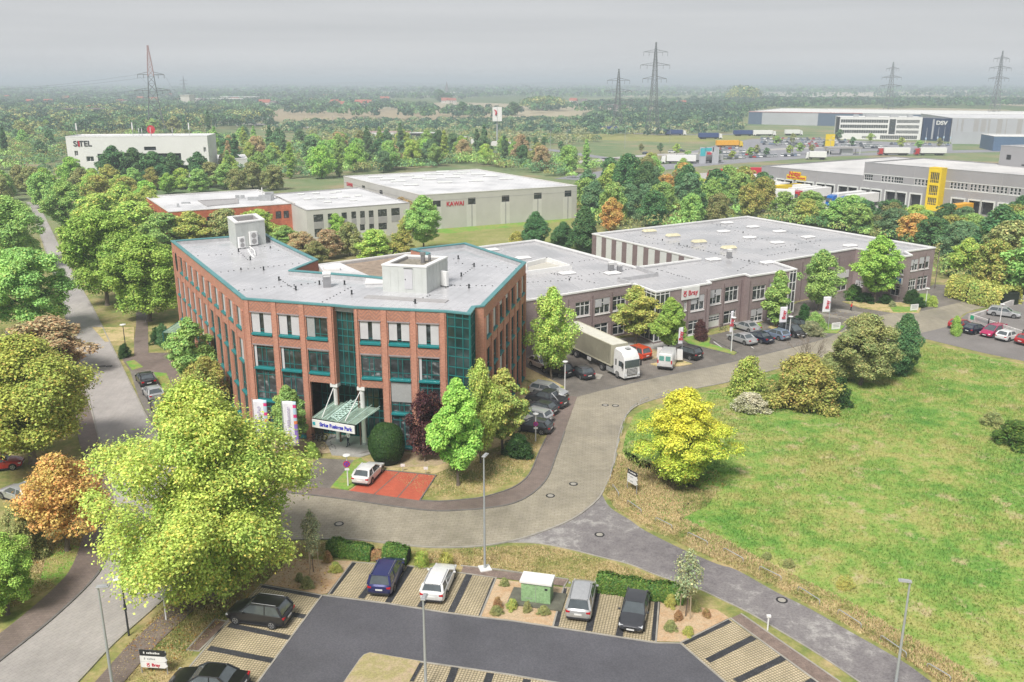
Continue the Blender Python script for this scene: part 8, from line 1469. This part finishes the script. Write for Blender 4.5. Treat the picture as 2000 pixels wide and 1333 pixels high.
# lattice pylons
m_lat = M('lattice_steel', (.17, .18, .19), .6, .2); m_latr = M('lattice_red_white', (.36, .2, .19), .6)
def pylon(base_px, Y, h, label, b0, arms, topm=None, rz=0.0, r=.16):
    p = atY(base_px, Y); o = thing('power_pylon', label, 'pylon', p, rz); wd = lambda z: b0 * max(.07, (1 - z / h) ** .85 * (1 - .25 * math.sin(math.pi * min(1, z / h)))); lv = [0]; z = 0
    while z < h * .97: z += max(1.8, wd(z) * 1.05); lv.append(min(z, h))
    qa = MB(); qb = MB()
    for z0, z1 in zip(lv, lv[1:]):
        q = qb if (topm and z0 > h * .6) else qa; a, b_ = wd(z0) / 2, wd(z1) / 2; c0 = [(-a, -a, z0), (a, -a, z0), (a, a, z0), (-a, a, z0)]; c1 = [(-b_, -b_, z1), (b_, -b_, z1), (b_, b_, z1), (-b_, b_, z1)]
        for i in range(4): j = (i + 1) % 4; q.tube([c0[i], c1[i]], r, 4, caps=False); q.tube([c0[i], c1[j]], r * .5, 3, caps=False); q.tube([c0[j], c1[i]], r * .5, 3, caps=False); q.tube([c1[i], c1[j]], r * .45, 3, caps=False)
    qa.build('tower', m_lat, o, local=True)
    if topm: qb.build('tower_top', topm, o, local=True)
    for za, la in arms:
        q = MB(); w0 = wd(za) / 2
        for s in (-1, 1):
            for y in (-w0, w0): q.tube([(s * w0, y, za), (s * la, 0, za + .2)], r * .7, 4, caps=False); q.tube([(s * w0, y, za + 1.8), (s * la, 0, za + .2)], r * .55, 4, caps=False)
            for k in (1, .55): q.tube([(s * la * k, 0, za + .1), (s * la * k, 0, za - 2.6)], r * .55, 4)
        q.build('cross_arm', m_lat, o, local=True)
    return o
pylon(307, 672, 62.5, 'red and white topped lattice pylon behind the white office block', 13, [(31, 12), (42, 9)], m_latr, .35, .28); pylon(1274, 672, 65.5, 'tallest lattice pylon of the central pair', 9, [(39, 9), (48.5, 11), (57.5, 9)], None, .15, .22); pylon(1205, 716, 47.5, 'shorter lattice pylon of the central pair', 8, [(23, 12), (30, 11), (38, 9)], None, .15, .2)
pylon(1733, 1010, 60, 'distant lattice pylon rising behind the ribbon window office', 9, [(33, 16), (42, 14), (51, 9)], None, .4, .28); pylon(1938, 836, 64.5, 'large lattice pylon at the right behind the navy block', 9, [(40, 13), (49, 14), (57, 10)], None, .4, .25); pylon(362, 2100, 52, 'tiny far pylon near the horizon right of the red and white one', 8, [(34, 10), (42, 8)], None, 0, .3)
def wires(a, b_, label, sag, n=4):
    o = thing('power_line', label, 'cable', (0, 0, 0)); q = MB()
    for k in range(n):
        A_, B_ = Vector(a[k]), Vector(b_[k]); q.tube([A_.lerp(B_, t_) + Vector((0, 0, -sag * 4 * t_ * (1 - t_))) for t_ in [i / 12 for i in range(13)]], .05, 3, caps=False)
    q.build('wires', m_dark, o)
pL = atY(307, 672); wires([(pL.x + s, pL.y + s * .36, z) for s, z in ((-11, 31), (11, 31), (-8.5, 42), (8.5, 42))], [(atY(362, 2100).x + s, 2100, z) for s, z in ((-10, 34), (10, 34), (-8, 42), (8, 42))], 'power lines running right from the red and white pylon', 22); wires([(pL.x + s, pL.y + s * .36, z) for s, z in ((-11, 31), (11, 31), (-8.5, 42), (8.5, 42))], [(-700 + s, 900, z) for s, z in ((-11, 31), (11, 31), (-8, 42), (8, 42))], 'power lines running left from the red and white pylon', 12)
# motorway lamps and small masts
for i, (x, y, h) in enumerate([(742, 262, 11), (651, 256, 11), (827, 259, 11), (890, 262, 11), (1115, 252, 11), (1165, 248, 11), (1220, 291, 12), (1308, 280, 11), (1382, 262, 11), (1402, 262, 12), (1431, 262, 11), (1452, 250, 11), (1075, 298, 12), (1107, 300, 12), (814, 262, 10), (1620, 302, 9), (1545, 306, 9)]): o = thing('road_lamp', f'{ORDW[i]} thin distant road lamp from the nearest group outward', 'street lamp', G(x, y), 0, 'thin road lamps in the distance'); q = MB(); q.tube([(0, 0, 0), (0, 0, h), (.9, 0, h + .35)], .1, 5); q.build('post', m_pole, o, local=True); q = MB(); q.box(1.3, 0, h + .3, .9, .35, .15); q.build('lamp_head', m_lampg, o, local=True)
for i, (x, y) in enumerate([(1807, 283), (1830, 281), (1842, 280), (1855, 281)]): o = thing('flagpole', f'{ORDW[i]} thin white pole from the left before the navy block', 'flagpole', G(x, y), 0, 'poles before the navy block'); q = MB(); q.lathe(0, 0, [(.1, 0), (.06, 10)], 6); q.build('pole', m_wpaint, o, local=True); q = MB(); q.box(0, 0, 3, .8, .2, 1.2); q.build('banner', m_lbl, o, local=True)
bi = thing('advert_pillar', 'small blue and white advertising pillar beside the main road', 'pillar', G(1384, 320)); q = MB(); [q.box(x, 0, 0, 3, .6, 7.5) for x in (-3, 3)]; q.box(0, 0, 5.5, 4, .6, 2); q.build('frame', m_stripe, bi, local=True); q = MB(); q.box(-3, -.35, 3.5, 2.4, .1, 3.5); q.box(-.5, -.35, 5.8, 3, .1, 1.4); q.build('blue_panel', M('teal_blue', (.05, .4, .45), .5), bi, local=True); q = MB(); q.box(0, -.1, 4.2, 2, .5, 1); q.build('red_panel', m_redl, bi, local=True)
yp = thing('yellow_sign_pillar', 'yellow two panel sign beside the car park gate', 'sign', G(1619, 296)); q = MB(); q.box(0, 0, 0, .5, .5, 2); q.build('post', m_pole, yp, local=True); q = MB(); q.box(0, 0, 1.5, 5, .5, 4.4); q.box(0, 0, 6.2, 5, .5, 3); q.build('panels', m_yel, yp, local=True)
gh = thing('gate_house', 'small grey canopy at the car park gate', 'canopy', G(1645, 302)); q = MB(); q.box(0, 0, 3.2, 18, 7, .8); q.build('roof', m_grey3, gh, local=True); q = MB(); [q.box(x, y, 0, .3, .3, 3.2) for x in (-8, 8) for y in (-3, 3)]; q.box(2, 0, 0, 6, 3, 2.8); q.build('walls', m_hall, gh, local=True)
# service station and distant halls
ss = thing('service_station', 'low service station with a white canopy and red edge in the trees', 'service station', atY(750, 600)); a = atY(716, 600); P_ = [a, a + Vector((28, 2, 0)), a + Vector((28, 14, 0)), a + Vector((0, 12, 0))]; shell(ss, P_, 5, m_wpaint, m_white, M('dull_red', (.4, .1, .1), .6)); ss2 = thing('glass_pavilion', 'dark small pavilion with a white roof right of the service station', 'building', atY(815, 600)); a = atY(800, 590); shell(ss2, [a, a + Vector((16, 0, 0)), a + Vector((16, 10, 0)), a + Vector((0, 10, 0))], 5, m_dark, m_white, m_wpaint)
br = thing('motorway_bridge', 'grey concrete motorway bridge with dark openings on the left horizon', 'bridge', atY(470, 800)); a, b_ = atY(415, 790), atY(530, 800); w_ = Wall(a, b_); q = MB(); w_.slab(q, 0, w_.L, 4.4, 6.2, -14, 0); [w_.slab(q, u, u + 1.5, 0, 4.4, -13, -.5) for u in (1, w_.L * .4, w_.L * .7, w_.L - 2)]; q.build('deck', m_stripe, br); q = MB(); w_.slab(q, 0, w_.L, 6.2, 7.2, -.2, -.05); q.build('railing', m_pole, br)
m_roofr = M('tiled_roof_red', (.38, .12, .08), .8, var=.15); m_roofd = M('tiled_roof_dark', (.16, .13, .13), .8, var=.15); m_house = M('house_render', (.66, .62, .56), .8, var=.1)
def house(x, y, w2, d2, h_, rz, roofm, label, wallm=None):
    p = G(x, y); o = thing('house', label, 'house', p, rz, 'distant houses'); q = MB(); q.box(0, 0, 0, w2, d2, h_); wl_ = q.build('wall', wallm or m_house, o, local=True); q = MB(); e = .4; q.add([(-w2 / 2 - e, -d2 / 2 - e, h_), (w2 / 2 + e, -d2 / 2 - e, h_), (w2 / 2 + e, d2 / 2 + e, h_), (-w2 / 2 - e, d2 / 2 + e, h_), (-w2 / 2 - e, 0, h_ + d2 * .45), (w2 / 2 + e, 0, h_ + d2 * .45)], [(0, 1, 5, 4), (2, 3, 4, 5), (1, 2, 5), (3, 0, 4), (3, 2, 1, 0)]); q.build('roof', roofm, o, local=True); q = MB(); [q.box(x_, -d2 / 2 - .02, h_ * .45, 1.2, .06, 1.4) for x_ in (-w2 * .3, 0, w2 * .3)]; q.build('windows', m_dark, o, local=True)
rd = random.Random(21); hn = 0
for i, (x, y) in enumerate([(130, 196), (182, 222), (372, 222), (220, 206), (235, 203), (246, 207), (60, 205), (95, 201), (150, 190), (275, 198), (300, 200), (345, 201), (375, 199), (395, 203), (428, 201), (460, 200), (505, 190), (525, 191), (518, 207), (535, 208), (655, 207), (668, 208), (705, 208), (720, 207), (752, 199), (870, 200), (882, 201), (330, 190), (15, 196), (450, 192), (1330, 207), (1205, 217), (1195, 218), (580, 200), (612, 202), (40, 190), (110, 186), (205, 187), (290, 186), (1120, 203), (1140, 205), (560, 191), (635, 189), (1560, 187), (1650, 186), (1480, 190)]): house(x, y + 2, rd.uniform(10, 18), rd.uniform(9, 12), rd.uniform(4, 7), rd.uniform(-.6, .6), m_roofr if rd.random() < .5 else m_roofd, f'{ORDW[min(i, 29)]} of the gabled houses scattered in the hazy distance' if i < 30 else f'{ORDW[i - 30]} far gabled house in the second cluster near the horizon')
for i, (x, y, w2, h_, c_) in enumerate([(185, 230, 60, 9, m_roofd), (430, 203, 90, 9, m_wpaint), (470, 200, 70, 10, m_wpaint), (800, 187, 160, 10, m_wpaint), (850, 189, 140, 10, m_wpaint), (1450, 187, 260, 10, m_wpaint), (1540, 190, 220, 9, m_wpaint), (1620, 188, 260, 10, m_wpaint), (1330, 185, 200, 9, m_wpaint), (1900, 184, 260, 12, m_wpaint), (368, 208, 14, 17, m_house), (1760, 187, 180, 10, m_wpaint), (1240, 183, 160, 10, m_wpaint)]): o = thing('distant_hall', f'{ORDW[i]} long low pale building from the list along the hazy horizon', 'building', G(x, y), 0, 'pale halls near the horizon'); q = MB(); q.box(0, 0, 0, w2, 25, h_); q.build('wall', m_house if c_ is m_wpaint else c_, o, local=True); q = MB(); q.box(0, 0, h_, w2 + 2, 27, .8); q.build('roof', c_, o, local=True)
st_ = thing('church_spire', 'thin far church spire on the horizon left of centre', 'church', G(873, 186)); q = MB(); q.lathe(0, 0, [(5, 0), (5, 22), (0.2, 42)], 8); q.build('spire', m_roofd, st_, local=True); q = MB(); q.box(14, 0, 0, 24, 12, 10); q.build('nave', m_house, st_, local=True)
# low hills on the horizon
for i, (x, Y, w2, h_) in enumerate([(-3200, 9000, 3800, 62), (1600, 10500, 5000, 66), (6000, 10000, 4200, 64), (-7000, 9500, 3000, 66), (-600, 8000, 2600, 55)]):
    q = MB(); n = 40; vs = []
    for j in range(9):
        for k in range(n + 1): u = k / n * 2 - 1; v = j / 8 * 2 - 1; vs.append((x + u * w2, Y + v * 900, max(-1, h_ * (1 - u * u) * (1 - v * v) * (.8 + .2 * math.sin(u * 9 + i)) - 1)))
    q.add(vs, [(j * (n + 1) + k, j * (n + 1) + k + 1, (j + 1) * (n + 1) + k + 1, (j + 1) * (n + 1) + k) for j in range(8) for k in range(n)]); tag(q.build('hills', M('hill_woods', (.05, .08, .05), .95, var=.3, scale=.003), None, True), kind='structure')
# ------------------------------------------------------------------ the hazy air
hz = MB(); hz.box(0, 7000, -1.0, 26000, 15400, 69.5); m = bpy.data.materials.new('haze_air'); m.use_nodes = True; t = m.node_tree; t.nodes.clear(); vo_ = t.nodes.new('ShaderNodeVolumePrincipled'); vo_.inputs['Color'].default_value = (.81, .92, 1.0, 1); vo_.inputs['Density'].default_value = 0.0004; vo_.inputs['Anisotropy'].default_value = .0; oo = t.nodes.new('ShaderNodeOutputMaterial'); t.links.new(vo_.outputs[0], oo.inputs['Volume'])
tag(hz.build('haze', m), kind='stuff')
